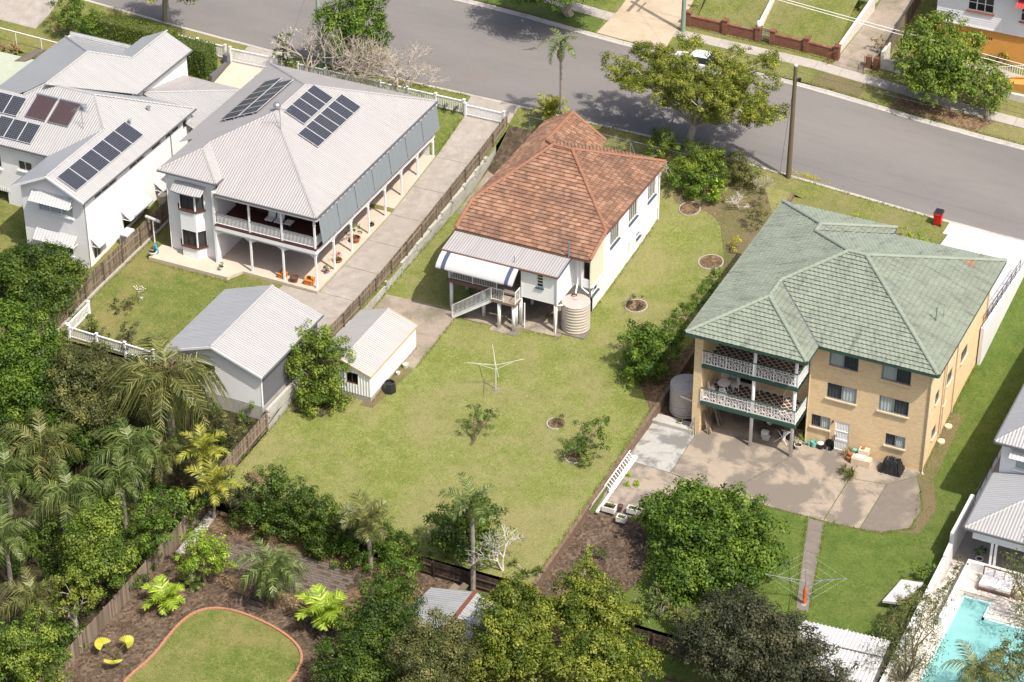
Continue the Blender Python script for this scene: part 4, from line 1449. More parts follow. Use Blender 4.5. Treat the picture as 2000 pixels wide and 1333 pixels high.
# valley lines stained dark
mb = MB()
for a, b in (((WX, EY0, EZk + .03), (rB[0], rB[1], rB[2] + .02)), ((WX, EY1, EZk + .03), (fB[0], fB[1], fB[2] + .02))):
    mb.beam(a, b, .16, .05)
mb.build('valley_gutter', MAT['grey_fascia'], kh)
# walls
rwk = Wall((-7.85, 0), (0, 0))
X_ = lambda x: x + 7.85
ops = [(X_(-6.63), X_(-4.7), 6.35, 7.5), (X_(-3.19), X_(-1.26), 6.3, 7.46), (X_(-6.62), X_(-4.65), 3.88, 5.03), (X_(-3.18), X_(-1.22), 3.92, 5.05), (X_(-7.5), X_(-6.22), 1.4, 2.33), (X_(-2.55), X_(-1.22), 1.42, 2.32)]
door = (X_(-5.88), X_(-4.92), .03, 2.25)
mb = MB()
rwk.fill(mb, -.3, 7.85, ops + [door])
rk = Wall((0, 0), (0, 13.4))
sops = [(1.6, 2.5, 1.5, 2.2), (7.2, 8.6, 3.9, 4.7), (1.6, 2.4, 4.2, 5.0), (4.0, 5.2, 4.1, 4.9), (1.6, 2.5, 6.6, 7.4), (4.0, 5.2, 6.6, 7.4)]
rk.fill(mb, -.3, 7.85, sops)
Wall((-14.9, 14.4), (-14.9, -2.0)).fill(mb, -.3, 7.85)
Wall((-14.9, -2.0), (-14.35, -2.0)).fill(mb, -.3, 7.85)
Wall((-14.35, -2.0), (-14.35, .9)).fill(mb, -.3, 7.85)
rec = Wall((-14.35, .9), (-7.85, .9))
slid = [(.65, 2.55, 2.65, 4.75), (.65, 2.55, 5.52, 7.6)]
gar = (.3, 6.2, .0, 2.35)
rec.fill(mb, -.3, 7.85, slid + [gar])
Wall((-7.85, .9), (-7.85, 0)).fill(mb, -.3, 7.85, [(.3, .75, 3.2, 4.3)])
Wall((0, 13.4), (-7.8, 13.4)).fill(mb, 1.5, 7.85)
Wall((-7.8, 14.4), (-14.9, 14.4)).fill(mb, 1.5, 7.85)
Wall((-7.8, 13.4), (-7.8, 14.4)).fill(mb, 1.5, 7.85)
mb.build('wall', MAT['cream_brick'], kh)
for i, op in enumerate(ops):
    rwk.window(kh, op, 2, 'steel', .04, 'cream_stone' if i > 1 else 'cream_brick', 'wd' if i in (0, 1, 3) else 'dw')
for op in sops:
    rk.window(kh, op, 2, 'steel', .04, 'cream_stone', 'd')
for op in slid:
    rec.window(kh, op, 2, 'steel', .05, None, 'w-', name='sliding_door')
mb = MB()   # security door
a, b, c, e = door
rwk.bx(mb, a, b, c, e, -.1, -.06)
for i in range(9): rwk.bx(mb, a + .06 + i * (b - a - .12) / 8 - .008, a + .06 + i * (b - a - .12) / 8 + .008, c + .05, e - .05, -.06, -.035)
for z in (c, c + .72, c + .8, c + 1.45, e - .06): rwk.bx(mb, a, b, z, z + .06, -.06, -.02)
for u in (a, b - .05): rwk.bx(mb, u, u + .05, c, e, -.06, -.02)
sd = mb.build('security_door', MAT['white_paint'], kh)
mb = MB(); rwk.bx(mb, a + .1, a + .16, 1.05, 1.2, -.02, .02)
mb.build('handle', MAT['steel'], sd)
mb = MB(); rwk.bx(mb, X_(-6.06), X_(-5.98), 2.1, 2.25, 0, .1)
mb.build('wall_light', MAT['dark_brown'], kh)
pipes(kh, 'cream_stone', .048, [[(.07, -.06, 7.7), (.07, -.06, .1), (.2, -.25, .03)], [(-7.78, -.06, 7.7), (-7.78, -.06, .1)], [(.07, 12.8, 7.6), (.07, 12.8, 4.0)], [(.1, 3.4, 2.9), (.1, 4.0, 3.1)]] + [[(.07, y, 7.6), (.07, y, .7)] for y in (3.2, 3.65, 6.0)])
for y in (3.1, 4.6):
    m_ = MB(); m_.lathe((.3, y, h_k(.3, y) - .05), [(.26, 0), (.26, .16), (.18, .2), (.05, .2)], 14)
    m_.build('drain_gully', MAT['cream_stone'], kh)
# balconies
for zi, zf in enumerate((2.6, 5.45)):
    mb = MB()
    mb.box(-14.34, -7.86, -2.0, .88, zf - .16, zf - .012)
    mb.build('balcony_slab', MAT['off_white'], kh)
    mb = MB()
    mb.box(-14.34, -7.95, -2.1, -2.003, zf - .26, zf + .02)
    mb.box(-7.95, -7.86, -2.1, -.003, zf - .26, zf + .02)
    mb.build('edge_beam', MAT['green_trim'], kh)
    fl = MB(); fl.box(-14.33, -7.97, -1.98, .87, zf - .01, zf)
    fl = fl.build('balcony_floor', MAT['off_white'], kh)
    # diamond floor tiles, each a tile of its own
    d = MB(); r_ = .2
    d.poly([(0, -r_, 0), (r_, 0, 0), (0, r_, 0), (-r_, 0, 0)]); d.poly([(0, -r_, 0), (-r_, 0, 0), (-r_, 0, -.006), (0, -r_, -.006)]); d.poly([(r_, 0, 0), (0, -r_, 0), (0, -r_, -.006), (r_, 0, -.006)])
    dm = d.mesh('floor_tile', MAT['dark_brown'])
    for i in range(13):
        for j in range(12):
            x = -14.08 + i * .48 + (j % 2) * .24
            y = -1.75 + j * .23
            if x < -8.2 and y < .68:
                link('floor_tile', dm, fl, (x, y, zf + .007))
    rl = MB()
    def lacework(a, b, z):
        a, b = Vector((*a, z)), Vector((*b, z))
        L = (b - a).length
        d_ = (b - a) / L
        rl.beam(a + V(0, 0, .98), b + V(0, 0, .98), .03, .03); rl.beam(a + V(0, 0, .82), b + V(0, 0, .82), .02, .02); rl.beam(a + V(0, 0, .1), b + V(0, 0, .1), .03, .03)
        n = int(L / .2)
        for i in range(n + 1):
            p = a + d_ * (L * i / n)
            rl.beam(p + V(0, 0, .1), p + V(0, 0, .98), .022)
            if i < n:
                q = p + d_ * (L / n / 2)
                w_ = d_ * .085
                for (k0, k1) in ((.12, .4), (.42, .62)):
                    zc, hz = (k0 + k1) / 2, (k1 - k0) / 2
                    pr = [q + w_ * math.cos(t * math.pi / 3) + V(0, 0, zc + hz * math.sin(t * math.pi / 3)) for t in range(6)]
                    for p0, p1 in zip(pr, pr[1:] + pr[:1]): rl.beam(p0, p1, .016)
                rl.beam(q + V(0, 0, .62), q + V(0, 0, .82), .014)
        for k in range(0, n + 1, max(1, n // 4)):
            p = a + d_ * (L * k / n)
            rl.beam(p, p + V(0, 0, 1.02), .04)
    lacework((-14.33, -2.05), (-7.92, -2.05), zf)
    lacework((-7.9, -2.0), (-7.9, -.05), zf)
    rl.build('balustrade', MAT['white_paint'], kh)
    mb = MB()
    mb.beam((-14.33, -2.05, zf + 1.03), (-7.92, -2.05, zf + 1.03), .07, .05); mb.beam((-7.9, -2.05, zf + 1.03), (-7.9, -.02, zf + 1.03), .07, .05)
    mb.build('handrail', MAT['green_trim'], kh)
for x in (-10.85, -8.1):
    m_ = MB(); m_.lathe((x, -1.92, 0), [(.115, 0), (.115, 7.85)], 14)
    m_.build('column', MAT['white_paint'], kh, smooth=True)
# undercroft floor and back wall in shade
mb = MB()
Wall((-14.3, 6.5), (-7.9, 6.5)).fill(mb, 0, 2.45)
Wall((-14.3, .9), (-14.3, 6.5)).fill(mb, 0, 2.45)
Wall((-8.0, 6.5), (-8.0, .9)).fill(mb, 0, 2.45)
mb.box(-14.3, -8, .9, 6.5, -.1, .03)
mb.build('undercroft_wall', MAT['cream_brick'], kh)
# roof fittings
mb = MB()
zs = lambda x, y: EZk + s_ * (E1 - x)
mb.tube([(-1.15, 4.2, zs(-1.15, 4.2)), (-1.15, 4.2, zs(-1.15, 4.2) + 1.1)], .05, 8)
mb.tube([(-.9, 5.0, zs(-.9, 5)), (-.9, 5.0, zs(-.9, 5) + .6)], .03, 8)
mb.build('vent_pipe', MAT['green_ridge'], kh)
mb = MB()
for i in range(2):
    for j in range(2):
        x, y = -1.15 - i * .3, 11.5 + j * .3
        mb.slab([(x, y, zs(x, y) + .07), (x + .28, y, zs(x + .28, y) + .07), (x + .28, y + .28, zs(x + .28, y) + .07), (x, y + .28, zs(x, y) + .07)], .03)
mb.build('replaced_tile', MAT['terracotta'], kh)
# tank beside the flats
tank('water_tank', 'beige corrugated water tank against the left corner of the brick flats', (-16.05, -.05, .06), 1.05, 2.1, 10, (.45, .55))
m_ = MB(); m_.tube([(-15.1, -1.5, 2.0), (-16.0, -1.25, 1.95)], .05, 8)
single(m_, 'overflow_pipe', MAT['off_white'], 'cream overflow pipe from the tank by the brick flats', 'pipe')
# stone step beside the tank
m_ = MB(); m_.box(-17.5, -14.6, -2.3, -1.95, -.05, .28); m_.box(-17.5, -14.6, -1.9, -1.2, -.1, .1)
single(m_, 'stone_step', MAT['block_grey'], 'low stone ledge in front of the tank at the brick flats', 'ledge')
# front drive: retaining wall with fence
rt_ = root('retaining_wall', 'white rendered retaining wall with dark railing along the side of the flats', 'retaining wall', (.35, 16, 1.8))
mb = MB()
mb.hull8([(.1, 11.4, .6), (.32, 11.4, .6), (.32, 24.3, 1.6), (.1, 24.3, 1.6), (.1, 11.4, 4.2), (.32, 11.4, 4.2), (.32, 24.3, 2.95), (.1, 24.3, 2.95)])
mb.build('wall', MAT['render_white'], rt_)
mb = MB()
for i in range(9):
    y = 11.6 + i * 1.15
    mb.beam((.14, y, 4.15 - i * .11), (.14, y, 5.0 - i * .1), .035)
for z in (.82, .5, .15): mb.beam((.14, 11.6, 4.15 + z), (.14, 20.8, 3.3 + z), .03)
mb.build('railing', MAT['dark_steel'], rt_)
# ---------------------------------------------------------------- white verandah house (two storeys, hipped tin roof)
vh = root('verandah_house', 'large white two storey verandah house with grey hipped tin roof', 'house', (-50.5, 10, 1.3))
sB = .452
bx0, bx1, by0, by1, bz = -57.75, -43.75, .8, 19.3, 7.2
zR = bz + sB * 7.0
rA, fA = (-50.75, by0 + 7.0, zR), (-50.75, by1 - 7.0, zR)
# bay wing roof, its left slope running on from the main one
wy0, wx0, wx1 = 1.1, -56.5, -51.75
wzb = zR - sB * (-50.75 - wx0)
wm = (wx0 + wx1) / 2
wap = (wm, wy0 + 2.375, wzb + sB * 2.375)
wend = (wm, by0 + 7.0 - (-50.75 - wm), wap[2])
wj = (wx1, by0 + (wzb - bz) / sB, wzb)
tin_roof(vh, [
    ([(wx1, by0, bz), (bx1, by0, bz), rA, wend, wj], 'roof_grey_x'),
    ([(bx1, by0, bz), (bx1, by1, bz), fA, rA], 'roof_grey_y'),
    ([(bx0, by1, bz), (bx0, 6, bz), (wx0, 6, wzb), (wx0, wy0, wzb), wap, wend, rA, fA], 'roof_grey_y'),
    ([(bx1, by1, bz), (bx0, by1, bz), fA], 'roof_grey_x'),
    ([(wx0, wy0, wzb), (wx1, wy0, wzb), wap], 'roof_grey_x'),
    ([(wx1, wy0, wzb), wj, wend, wap], 'roof_grey_y'),
], [((bx1, by0, bz + .02), rA), (rA, fA), ((bx1, by1, bz + .02), fA), ((bx0, by1, bz + .02), fA), (wap, wend), (wend, rA), ((wx1, wy0, wzb + .02), wap), ((wx0, wy0, wzb + .02), wap)], 'roof_grey_x')
mb = MB()
mb.beam((bx1 + .04, by0, bz - .06), (bx1 + .04, by1, bz - .06), .1, .13)
mb.beam((wx1, by0 - .04, bz - .06), (bx1, by0 - .04, bz - .06), .1, .12)
mb.beam((wx0, wy0 - .04, wzb - .06), (wx1, wy0 - .04, wzb - .06), .1, .1)
mb.beam((wx1 + .04, wy0, wzb - .06), (wx1 + .04, wj[1], wzb - .06), .1, .1)
mb.build('gutter', MAT['grey_fascia'], vh)
mb = MB()
mb.beam((bx1 + .0, by0 + .05, bz - .2), (bx1 + .0, by1, bz - .2), .05, .22)
mb.beam((wx1 + .1, by0 + .0, bz - .2), (bx1, by0 + .0, bz - .2), .05, .16)
mb.box(wx0 + .1, wx1 - .05, wy0 + .05, wy0 + .4, wzb - .14, wzb - .1)
mb.build('fascia', MAT['off_white'], vh)
mb = MB()
mb.poly([(-51.9, .9, bz - .12), (-44, .9, bz - .12), (-44, 19.2, bz - .12), (-51.9, 19.2, bz - .12)][::-1])
mb.build('verandah_ceiling', MAT['off_white'], vh)
# verandah floor
mb = MB()
mb.box(-52.0, -44.0, 1.0, 19.2, 4.32, 4.5)
mb.build('verandah_floor', MAT['maroon'], vh)
mb = MB()
mb.box(-52.0, -43.99, .94, .998, 4.44, 4.56); mb.box(-43.998, -43.94, .94, 19.2, 4.44, 4.56)
mb.build('floor_edge', MAT['maroon'], vh)
# inner upper walls (dark red inside), lower walls
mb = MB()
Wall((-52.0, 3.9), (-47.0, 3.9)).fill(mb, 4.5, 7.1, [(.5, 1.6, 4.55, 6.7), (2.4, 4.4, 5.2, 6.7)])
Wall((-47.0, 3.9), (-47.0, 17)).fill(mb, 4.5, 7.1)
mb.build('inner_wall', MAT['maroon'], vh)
mb = MB()
Wall((-52.0, 7.0), (-46.8, 7.0)).fill(mb, 1.2, 4.35, [(.5, 1.4, 1.35, 3.4), (2.5, 4.5, 2.2, 3.4)], .16)
Wall((-46.8, 7.0), (-46.8, 17)).fill(mb, 1.2, 4.35, [(1.5, 2.7, 2.0, 3.4)], .16)
mb.build('inner_wall', MAT['house_white'], vh)
# wing walls with canted bay
wq = Wall((-56.05, 1.5), (-52.1, 1.5))
mb = MB()
wq.fill(mb, 1.0, 7.85, [(.9, 3.0, 1.3, 7.0)], .16)
Wall((-52.1, 1.5), (-52.1, 7)).fill(mb, 1.0, 7.85, [(2.4, 3.2, 3.0, 4.0)], .16)
Wall((-56.05, 12), (-56.05, 1.5)).fill(mb, 1.0, 7.85, [], .16)
Wall((-44.3, 19.0), (-56.3, 19.0)).fill(mb, 2.2, 7.1, [], .16)
Wall((-56.3, 19.0), (-56.3, 12)).fill(mb, 1.8, 7.1, [], .16)
mb.build('wall', MAT['house_white'], vh)
c0, c1, c2, c3 = (-55.15, 1.5), (-54.75, .9), (-53.5, .9), (-53.05, 1.5)
bays = [Wall(c0, c1), Wall(c1, c2), Wall(c2, c3)]
mb = MB()
for i, W in enumerate(bays):
    o_ = [(.06, W.L - .06, 2.25, 3.5), (.06, W.L - .06, 5.2, 6.45)]
    W.fill(mb, 1.0, 6.6, o_, .16)
mb.build('bay_wall', MAT['house_white'], vh)
for i, W in enumerate(bays):
    for (z0, z1) in ((2.25, 3.5), (5.2, 6.45)):
        W.window(vh, (.06, W.L - .06, z0, z1), 2 if i == 1 else 1, 'dark_brown', .07, 'dark_brown', 'd')
mb = MB()
mb.poly([(-55.35, 1.48, 7.05), (-55.3, .7, 6.62), (-54.75, .62, 6.6), (-54.4, 1.48, 7.1)]); mb.poly([(-54.4, 1.48, 7.1), (-54.75, .62, 6.6), (-53.45, .62, 6.6), (-53.7, 1.48, 7.1)]); mb.poly([(-53.7, 1.48, 7.1), (-53.45, .62, 6.6), (-52.85, .7, 6.62), (-52.85, 1.48, 7.05)])
mb.build('bay_hood', MAT['roof_white_x'], vh)
mb = MB()
for a, b in (((-55.3, .7, 6.6), (-54.75, .62, 6.58)), ((-54.75, .62, 6.58), (-53.45, .62, 6.58)), ((-53.45, .62, 6.58), (-52.85, .7, 6.6))): mb.beam(a, b, .05, .06)
mb.build('hood_trim', MAT['grey_fascia'], vh)
pipes(vh, 'house_white', .045, [[(-52.3, 1.4, 7.6), (-52.3, 1.4, 1.2)], [(-56.0, 1.42, 7.6), (-56.0, 1.42, 1.2)]])
mb = MB(); mb.box(-52.14, -51.98, 1.0, 1.5, 1.2, 7.1); mb.build('corner_board', MAT['house_white'], vh)
# verandah posts, balustrades, friezes
posts_r = [(-44.1, 1.1 + i * 2.586) for i in range(8)]
posts_b = [(-49.25, 1.1), (-46.68, 1.1)]
for (x, y) in posts_r + posts_b:
    m_ = MB()
    g0 = 1.25 if y < 12.5 else h_b(x, y)
    m_.box(x - .06, x + .06, y - .06, y + .06, g0, 4.34)
    m_.box(x - .06, x + .06, y - .06, y + .06, 4.34, bz - .1)
    m_.box(x - .085, x + .085, y - .085, y + .085, 6.35, 6.42)
    m_.build('post', MAT['white_paint'], vh)
def bracket(mb, p, d, z, w=.5, h=.4):
    p, d = Vector((p[0], p[1], z)), Vector((d[0], d[1], 0))
    n = 5
    for i in range(n):
        t0, t1 = i / n, (i + 1) / n
        mb.beam(p + d * (w * t0) + V(0, 0, -(h * (1 - t0) ** 1.6)), p + d * (w * t1) + V(0, 0, -(h * (1 - t1) ** 1.6)), .045, .06)
        mb.beam(p + d * (w * (t0 + t1) / 2), p + d * (w * (t0 + t1) / 2) + V(0, 0, -(h * (1 - t0) ** 1.6)), .03)
def frieze(mb, a, b, z):
    """slatted valance that arches between posts"""
    a, b = Vector((*a, z)), Vector((*b, z))
    L = (b - a).length
    d = (b - a) / L
    n = int(L / .1)
    mb.beam(a, b, .05, .1)
    for i in range(n + 1):
        t = i / n
        p = a + d * L * t
        drop = .22 + .32 * max(0, (abs(t - .5) - .27) / .23) ** 1.7
        mb.beam(p, p + V(0, 0, -drop), .068, .025, 0, (-d.y, d.x, 0))
rear_line = [(-51.95, 1.1), (-49.25, 1.1), (-46.68, 1.1), (-44.1, 1.1)]
fr = MB(); br_ = MB(); bal = MB(); hr = MB()
for a, b in zip(rear_line, rear_line[1:]):
    frieze(fr, a, b, 4.14)
    bracket(br_, (a[0] + .06, a[1]), (1, 0), bz - .22, .35, .22); bracket(br_, (b[0] - .06, b[1]), (-1, 0), bz - .22, .35, .22)
    n = int((b[0] - a[0]) / .105)
    for i in range(1, n):
        x = a[0] + (b[0] - a[0]) * i / n
        bal.beam((x, 1.1, 4.62), (x, 1.1, 5.32), .035)
    bal.beam((a[0], 1.1, 4.62), (b[0], 1.1, 4.62), .06, .05); bal.beam((a[0], 1.1, 5.33), (b[0], 1.1, 5.33), .07, .05)
    hr.beam((a[0], 1.1, 5.39), (b[0], 1.1, 5.39), .1, .05)
for a, b in zip(posts_r, posts_r[1:]):
    frieze(fr, a, b, 4.14)
    n = int((b[1] - a[1]) / .105)
    for i in range(1, n): bal.beam((-44.1, a[1] + (b[1] - a[1]) * i / n, 4.62), (-44.1, a[1] + (b[1] - a[1]) * i / n, 5.32), .035)
    bal.beam((-44.1, a[1], 5.33), (-44.1, b[1], 5.33), .07, .05)
fr.build('frieze', MAT['white_paint'], vh); br_.build('bracket', MAT['white_paint'], vh); bal.build('balustrade', MAT['white_paint'], vh); hr.build('handrail', MAT['grey_fascia'], vh)
mb = MB(); mb.beam((-43.96, .98, 4.28), (-43.96, 19.2, 4.28), .05, .3); mb.beam((-51.95, .97, 4.28), (-43.99, .97, 4.28), .05, .3)
mb.build('floor_beam', MAT['white_paint'], vh)
# canvas blinds hung outward along the side verandah
for a, b in zip(posts_r, posts_r[1:]):
    m_ = MB()
    n = 8
    for i in range(n):
        y0, y1 = a[1] + .03 + (b[1] - a[1] - .05) * i / n, a[1] + .03 + (b[1] - a[1] - .05) * (i + 1) / n
        w0, w1 = .02 * (i % 2), .02 * ((i + 1) % 2)
        m_.poly([(-43.5 + w0, y0, 5.1), (-43.5 + w1, y1, 5.1), (-43.74 + w1, y1, 7.0), (-43.74 + w0, y0, 7.0)])
    m_.beam((-43.49, a[1] + .02, 5.08), (-43.49, b[1] - .02, 5.08), .05, .06)
    m_.build('blind', MAT['blind_grey'], vh)
# patio slabs, one step up towards the street
pz = lambda x, y: 1.3 + .022 * max(0, y - 1) if y < 12.42 else h_b(x, y) + .1
drape('patio', [(-56.9, -.3), (-50.5, -.3), (-49.9, .85), (-43.92, .75), (-43.92, 12.4), (-46.8, 12.4), (-46.8, 7.0), (-52.1, 7.0), (-52.1, 1.5), (-56.9, 1.5)], pz, MAT['patio_cream'], 0, 1.5, .5, parent=vh)
drape('patio', rect(-46.8, -43.92, 12.45, 19.2), pz, MAT['patio_cream'], 0, 1.5, .5, parent=vh)
# furniture glimpsed on the verandah
for i, x in enumerate((-48.55, -47.85)):
    c = root('armchair', 'pale grey cushioned chair on the rear verandah, ' + ('nearer the middle post' if i else 'farther from the corner'), 'chair', (x, 2.7, 4.5), 'verandah chairs')
    m_ = MB(); m_.box(x - .28, x + .28, 2.45, 3.0, 4.88, 4.98); m_.build('seat', MAT['cushion'], c)
    m_ = MB(); m_.hull8([(x - .28, 2.95, 4.95), (x + .28, 2.95, 4.95), (x + .28, 3.05, 4.95), (x - .28, 3.05, 4.95), (x - .28, 3.15, 5.5), (x + .28, 3.15, 5.5), (x + .28, 3.22, 5.5), (x - .28, 3.22, 5.5)]); m_.build('backrest', MAT['cushion'], c)
    for dx in (-.24, .24):
        for dy in (2.5, 2.98):
            m_ = MB(); m_.box(x + dx - .02, x + dx + .02, dy - .02, dy + .02, 4.5, 4.9); m_.build('leg', MAT['dark_brown'], c)
t_ = root('side_table', 'small white side table beside the verandah chairs', 'table', (-46.95, 2.6, 4.5))
m_ = MB(); m_.box(-47.25, -46.7, 2.3, 2.9, 5.05, 5.12); m_.build('tabletop', MAT['cushion'], t_)
for dx in (-47.2, -46.75):
    for dy in (2.35, 2.85):
        m_ = MB(); m_.box(dx - .02, dx + .02, dy - .02, dy + .02, 4.5, 5.05); m_.build('leg', MAT['dark_steel'], t_)
# roof fittings
mb = MB(); mb.lathe((-50.75, 8.2, zR - .1), [(.13, 0), (.13, .25), (.26, .3), (.3, .45), (.2, .6), (.03, .64)], 14)
single(mb, 'roof_ventilator', MAT['steel'], 'round spinning roof ventilator on the verandah house ridge', 'ventilator', smooth=True)
def antenna(label, p, h, L, rot):
    a = root('tv_antenna', label, 'antenna', p)
    m_ = MB(); m_.tube([p, (p[0], p[1], p[2] + h)], .025, 6); m_.build('mast', MAT['steel'], a)
    m_ = MB()
    d = V(math.cos(rot), math.sin(rot), 0); e = V(-d.y, d.x, 0)
    t = Vector(p) + V(0, 0, h - .05)
    m_.beam(t - d * L / 2, t + d * L / 2, .025)
    for i in range(7):
        q = t + d * (L * (i / 6 - .5))
        m_.beam(q - e * (.35 - .03 * i), q + e * (.35 - .03 * i), .015)
    m_.build('boom', MAT['steel'], a)
antenna('thin tv antenna on the grey roof of the verandah house', (-49.6, 6.6, bz + sB * 5.7), 1.7, 1.5, .3)
# solar arrays on this roof
nx_ = V(1, 0, -sB).normalized()
px = lambda x: bz + sB * (bx1 - x)
up_r = V(-1, 0, sB).normalized()
solar(None, None, (-48.75, 8.35, px(-48.75)), (0, 1, 0), up_r, [(i, 0) for i in range(4)], 1.05, 1.72, 6, 10, label='upper row of four blue solar panels on the verandah house roof', lift=.1)
solar(None, None, (-47.0, 7.1, px(-47.0)), (0, 1, 0), up_r, [(i, 0) for i in range(6)], 1.05, 1.72, 6, 10, label='lower row of six blue solar panels on the verandah house roof', lift=.1)
up_l = V(1, 0, sB).normalized()
plx = lambda x: bz + sB * (x - bx0)
solar(None, None, (-55.4, 14.6, plx(-55.4)), (0, -1, 0), up_l, [(i, 0) for i in range(6)], 1.05, 1.6, 6, 10, label='lower row of dark solar panels on the shaded side of the verandah house roof', lift=.15)
solar(None, None, (-53.85, 13.6, plx(-53.85)), (0, -1, 0), up_l, [(i, 0) for i in range(5)], 1.05, 1.6, 6, 10, label='upper row of dark solar panels on the shaded side of the verandah house roof', lift=.15)
# ---------------------------------------------------------------- its garage
ga = root('garage', 'white weatherboard garage with pale tin gable roof behind the drive', 'garage', (-44, -8.8, .8))
gx0, gx1, gy0, gy1, gz_ = -47.65, -40.7, -12.55, -5.0, 3.62
gm, gr = (gx0 + gx1) / 2, 4.85
wq = Wall((gx0, gy0), (gx1, gy0))
gop = (1.7, 3.5, 2.6, 3.15)
mb = MB()
wq.fill(mb, .95, gz_, [gop], .16)
n = 7
for k in range(n):
    z0, z1 = gz_ + (gr - gz_) * k / n, gz_ + (gr - gz_) * (k + 1) / n
    h0, h1 = (1 - k / n) * wq.L / 2, (1 - (k + 1) / n) * wq.L / 2
    m0 = wq.L / 2
    mb.poly([wq.p(m0 - h0, z0, .02), wq.p(m0 + h0, z0, .02), wq.p(m0 + h1, z1, 0), wq.p(m0 - h1, z1, 0)])
Wall((gx1, gy0), (gx1, gy1)).fill(mb, .95, gz_, [], .16, mi=1)
Wall((gx0, gy1), (gx0, gy0)).fill(mb, .5, gz_, [], .16)
fq = Wall((gx1, gy1), (gx0, gy1))
fq.fill(mb, .8, gz_, [(.8, 6.1, .8, 3.1)], .16)
mb.poly([fq.p(0, gz_), fq.p(fq.L, gz_), fq.p(fq.L / 2, gr)])
mb.build('wall', [MAT['house_white'], MAT['grey_fascia']], ga)
wq.window(ga, gop, 2, 'dark_steel', .05, None)
mb = MB(); mb.box(gx0, gx1 - .02, gy0 - .02, gy1, -1.0, .95)
mb.build('block_base', MAT['block_grey'], ga)
mb = MB(); mb.box(gx1 - .02, gx1 + .02, gy0 - .04, gy0 + .1, .9, gz_)
mb.build('corner_post', MAT['white_paint'], ga)
tin_roof(ga, [([(gx1 + .3, gy0 - .3, gz_ - .08), (gx1 + .3, gy1 + .3, gz_ - .08), (gm, gy1 + .3, gr + .05), (gm, gy0 - .3, gr + .05)], 'roof_white_y'), ([(gx0 - .3, gy1 + .3, gz_ - .08), (gx0 - .3, gy0 - .3, gz_ - .08), (gm, gy0 - .3, gr + .05), (gm, gy1 + .3, gr + .05)], 'roof_blue_y')], [((gm, gy0 - .3, gr + .06), (gm, gy1 + .3, gr + .06))], 'roof_white_y', r=.16)
mb = MB()
for x in (gx0 - .3, gx1 + .3): mb.beam((x, gy0 - .31, gz_ - .17), (gm, gy0 - .31, gr - .04), .05, .16)
mb.build('barge_board', MAT['white_paint'], ga)
mb = MB(); mb.beam((gx1 + .34, gy0 - .3, gz_ - .13), (gx1 + .34, gy1 + .3, gz_ - .13), .1, .1)
mb.build('gutter', MAT['grey_fascia'], ga)
# ---------------------------------------------------------------- white gabled house at the left
ah = root('gabled_house', 'rambling white weatherboard house with pale tin gable roofs', 'house', (-66, 6, 1.2))
RW, RG = 'roof_white_y', 'roof_blue_y'  # the second carries painted shade, for slopes turned from the sun
tin_roof(ah, [
    ([(-60.1, -2.9, 6.3), (-60.1, 12.2, 6.3), (-65.3, 6.95, 8.82), (-63.05, 4.6, 7.73), (-63.05, -2.9, 7.73)], RW),
    ([(-63.05, -2.9, 7.73), (-63.05, 4.55, 7.73), (-66, 1.6, 6.3), (-66, -2.9, 6.3)], RG),
    ([(-66, 1.6, 6.3), (-63.0, 4.6, 7.75), (-65.3, 6.95, 8.9), (-69.3, 6.95, 8.9), (-70.6, 5.65, 8.26), (-79, 5.65, 8.26), (-79, 1.6, 6.3)], 'roof_white_x'),
    ([(-60.1, 12.2, 6.3), (-68, 12.2, 6.3), (-69.3, 6.95, 8.85), (-65.3, 6.95, 8.85)], 'roof_blue_x'),
    ([(-64.45, 11.2, 7.0), (-64.45, 19, 7.0), (-66.7, 19, 8.09), (-66.7, 14.2, 8.09), (-69, 11.9, 9.2), (-69, 6.2, 9.2)], RW),
    ([(-69, 7.3, 9.2), (-69, 11.9, 9.2), (-75.6, 18.5, 6.0), (-75.6, 5.8, 6.0), (-70.5, 5.8, 8.47)], RG),
    ([(-75.6, 18.5, 6.0), (-69, 11.9, 9.2), (-66.7, 14.2, 8.09), (-66.7, 18.5, 6.0)], 'roof_blue_x'),
    ([(-66.7, 13.9, 8.1), (-66.7, 19.2, 8.1), (-69.0, 19.2, 7.0), (-69.0, 16.0, 7.0)], RG),
    ([(-59.3, 10.9, 5.2), (-59.3, 18.0, 5.2), (-64.9, 12.4, 6.45)], RW),
    ([(-59.3, 18.0, 5.2), (-64.9, 18.1, 5.2), (-64.9, 12.4, 6.45)], 'roof_grey_x'),
], [((-63.05, -2.9, 7.75), (-63.05, 4.55, 7.75)), ((-63.05, 4.55, 7.75), (-65.3, 6.95, 8.88)), ((-65.3, 6.95, 8.9), (-69.3, 6.95, 8.9)), ((-60.1, 12.2, 6.33), (-65.3, 6.95, 8.88)), ((-69, 6.2, 9.22), (-69, 11.9, 9.22)), ((-69, 11.9, 9.22), (-75.6, 18.5, 6.03)), ((-69, 11.9, 9.22), (-66.7, 14.2, 8.11)), ((-66.7, 14.2, 8.11), (-66.7, 19.2, 8.11)), ((-59.3, 18, 5.22), (-64.9, 12.4, 6.48)), ((-69.3, 6.95, 8.92), (-70.6, 5.65, 8.3))], 'roof_white_y')
wA = Wall((-60.45, -2.5), (-60.45, 12.0))
strips = [(1.4, 4.3, 5.5, 5.88), (6.0, 7.95, 5.5, 5.88), (9.0, 10.2, 5.5, 5.88), (10.95, 12.75, 5.5, 5.88), (13.3, 13.9, 5.1, 5.85)]
lowA = [(.7, 1.6, .9, 1.9), (4.6, 8.1, 1.25, 2.2), (9.5, 11.2, 1.4, 2.3)]
mb = MB()
wA.fill(mb, .2, 6.3, strips + lowA, .16)
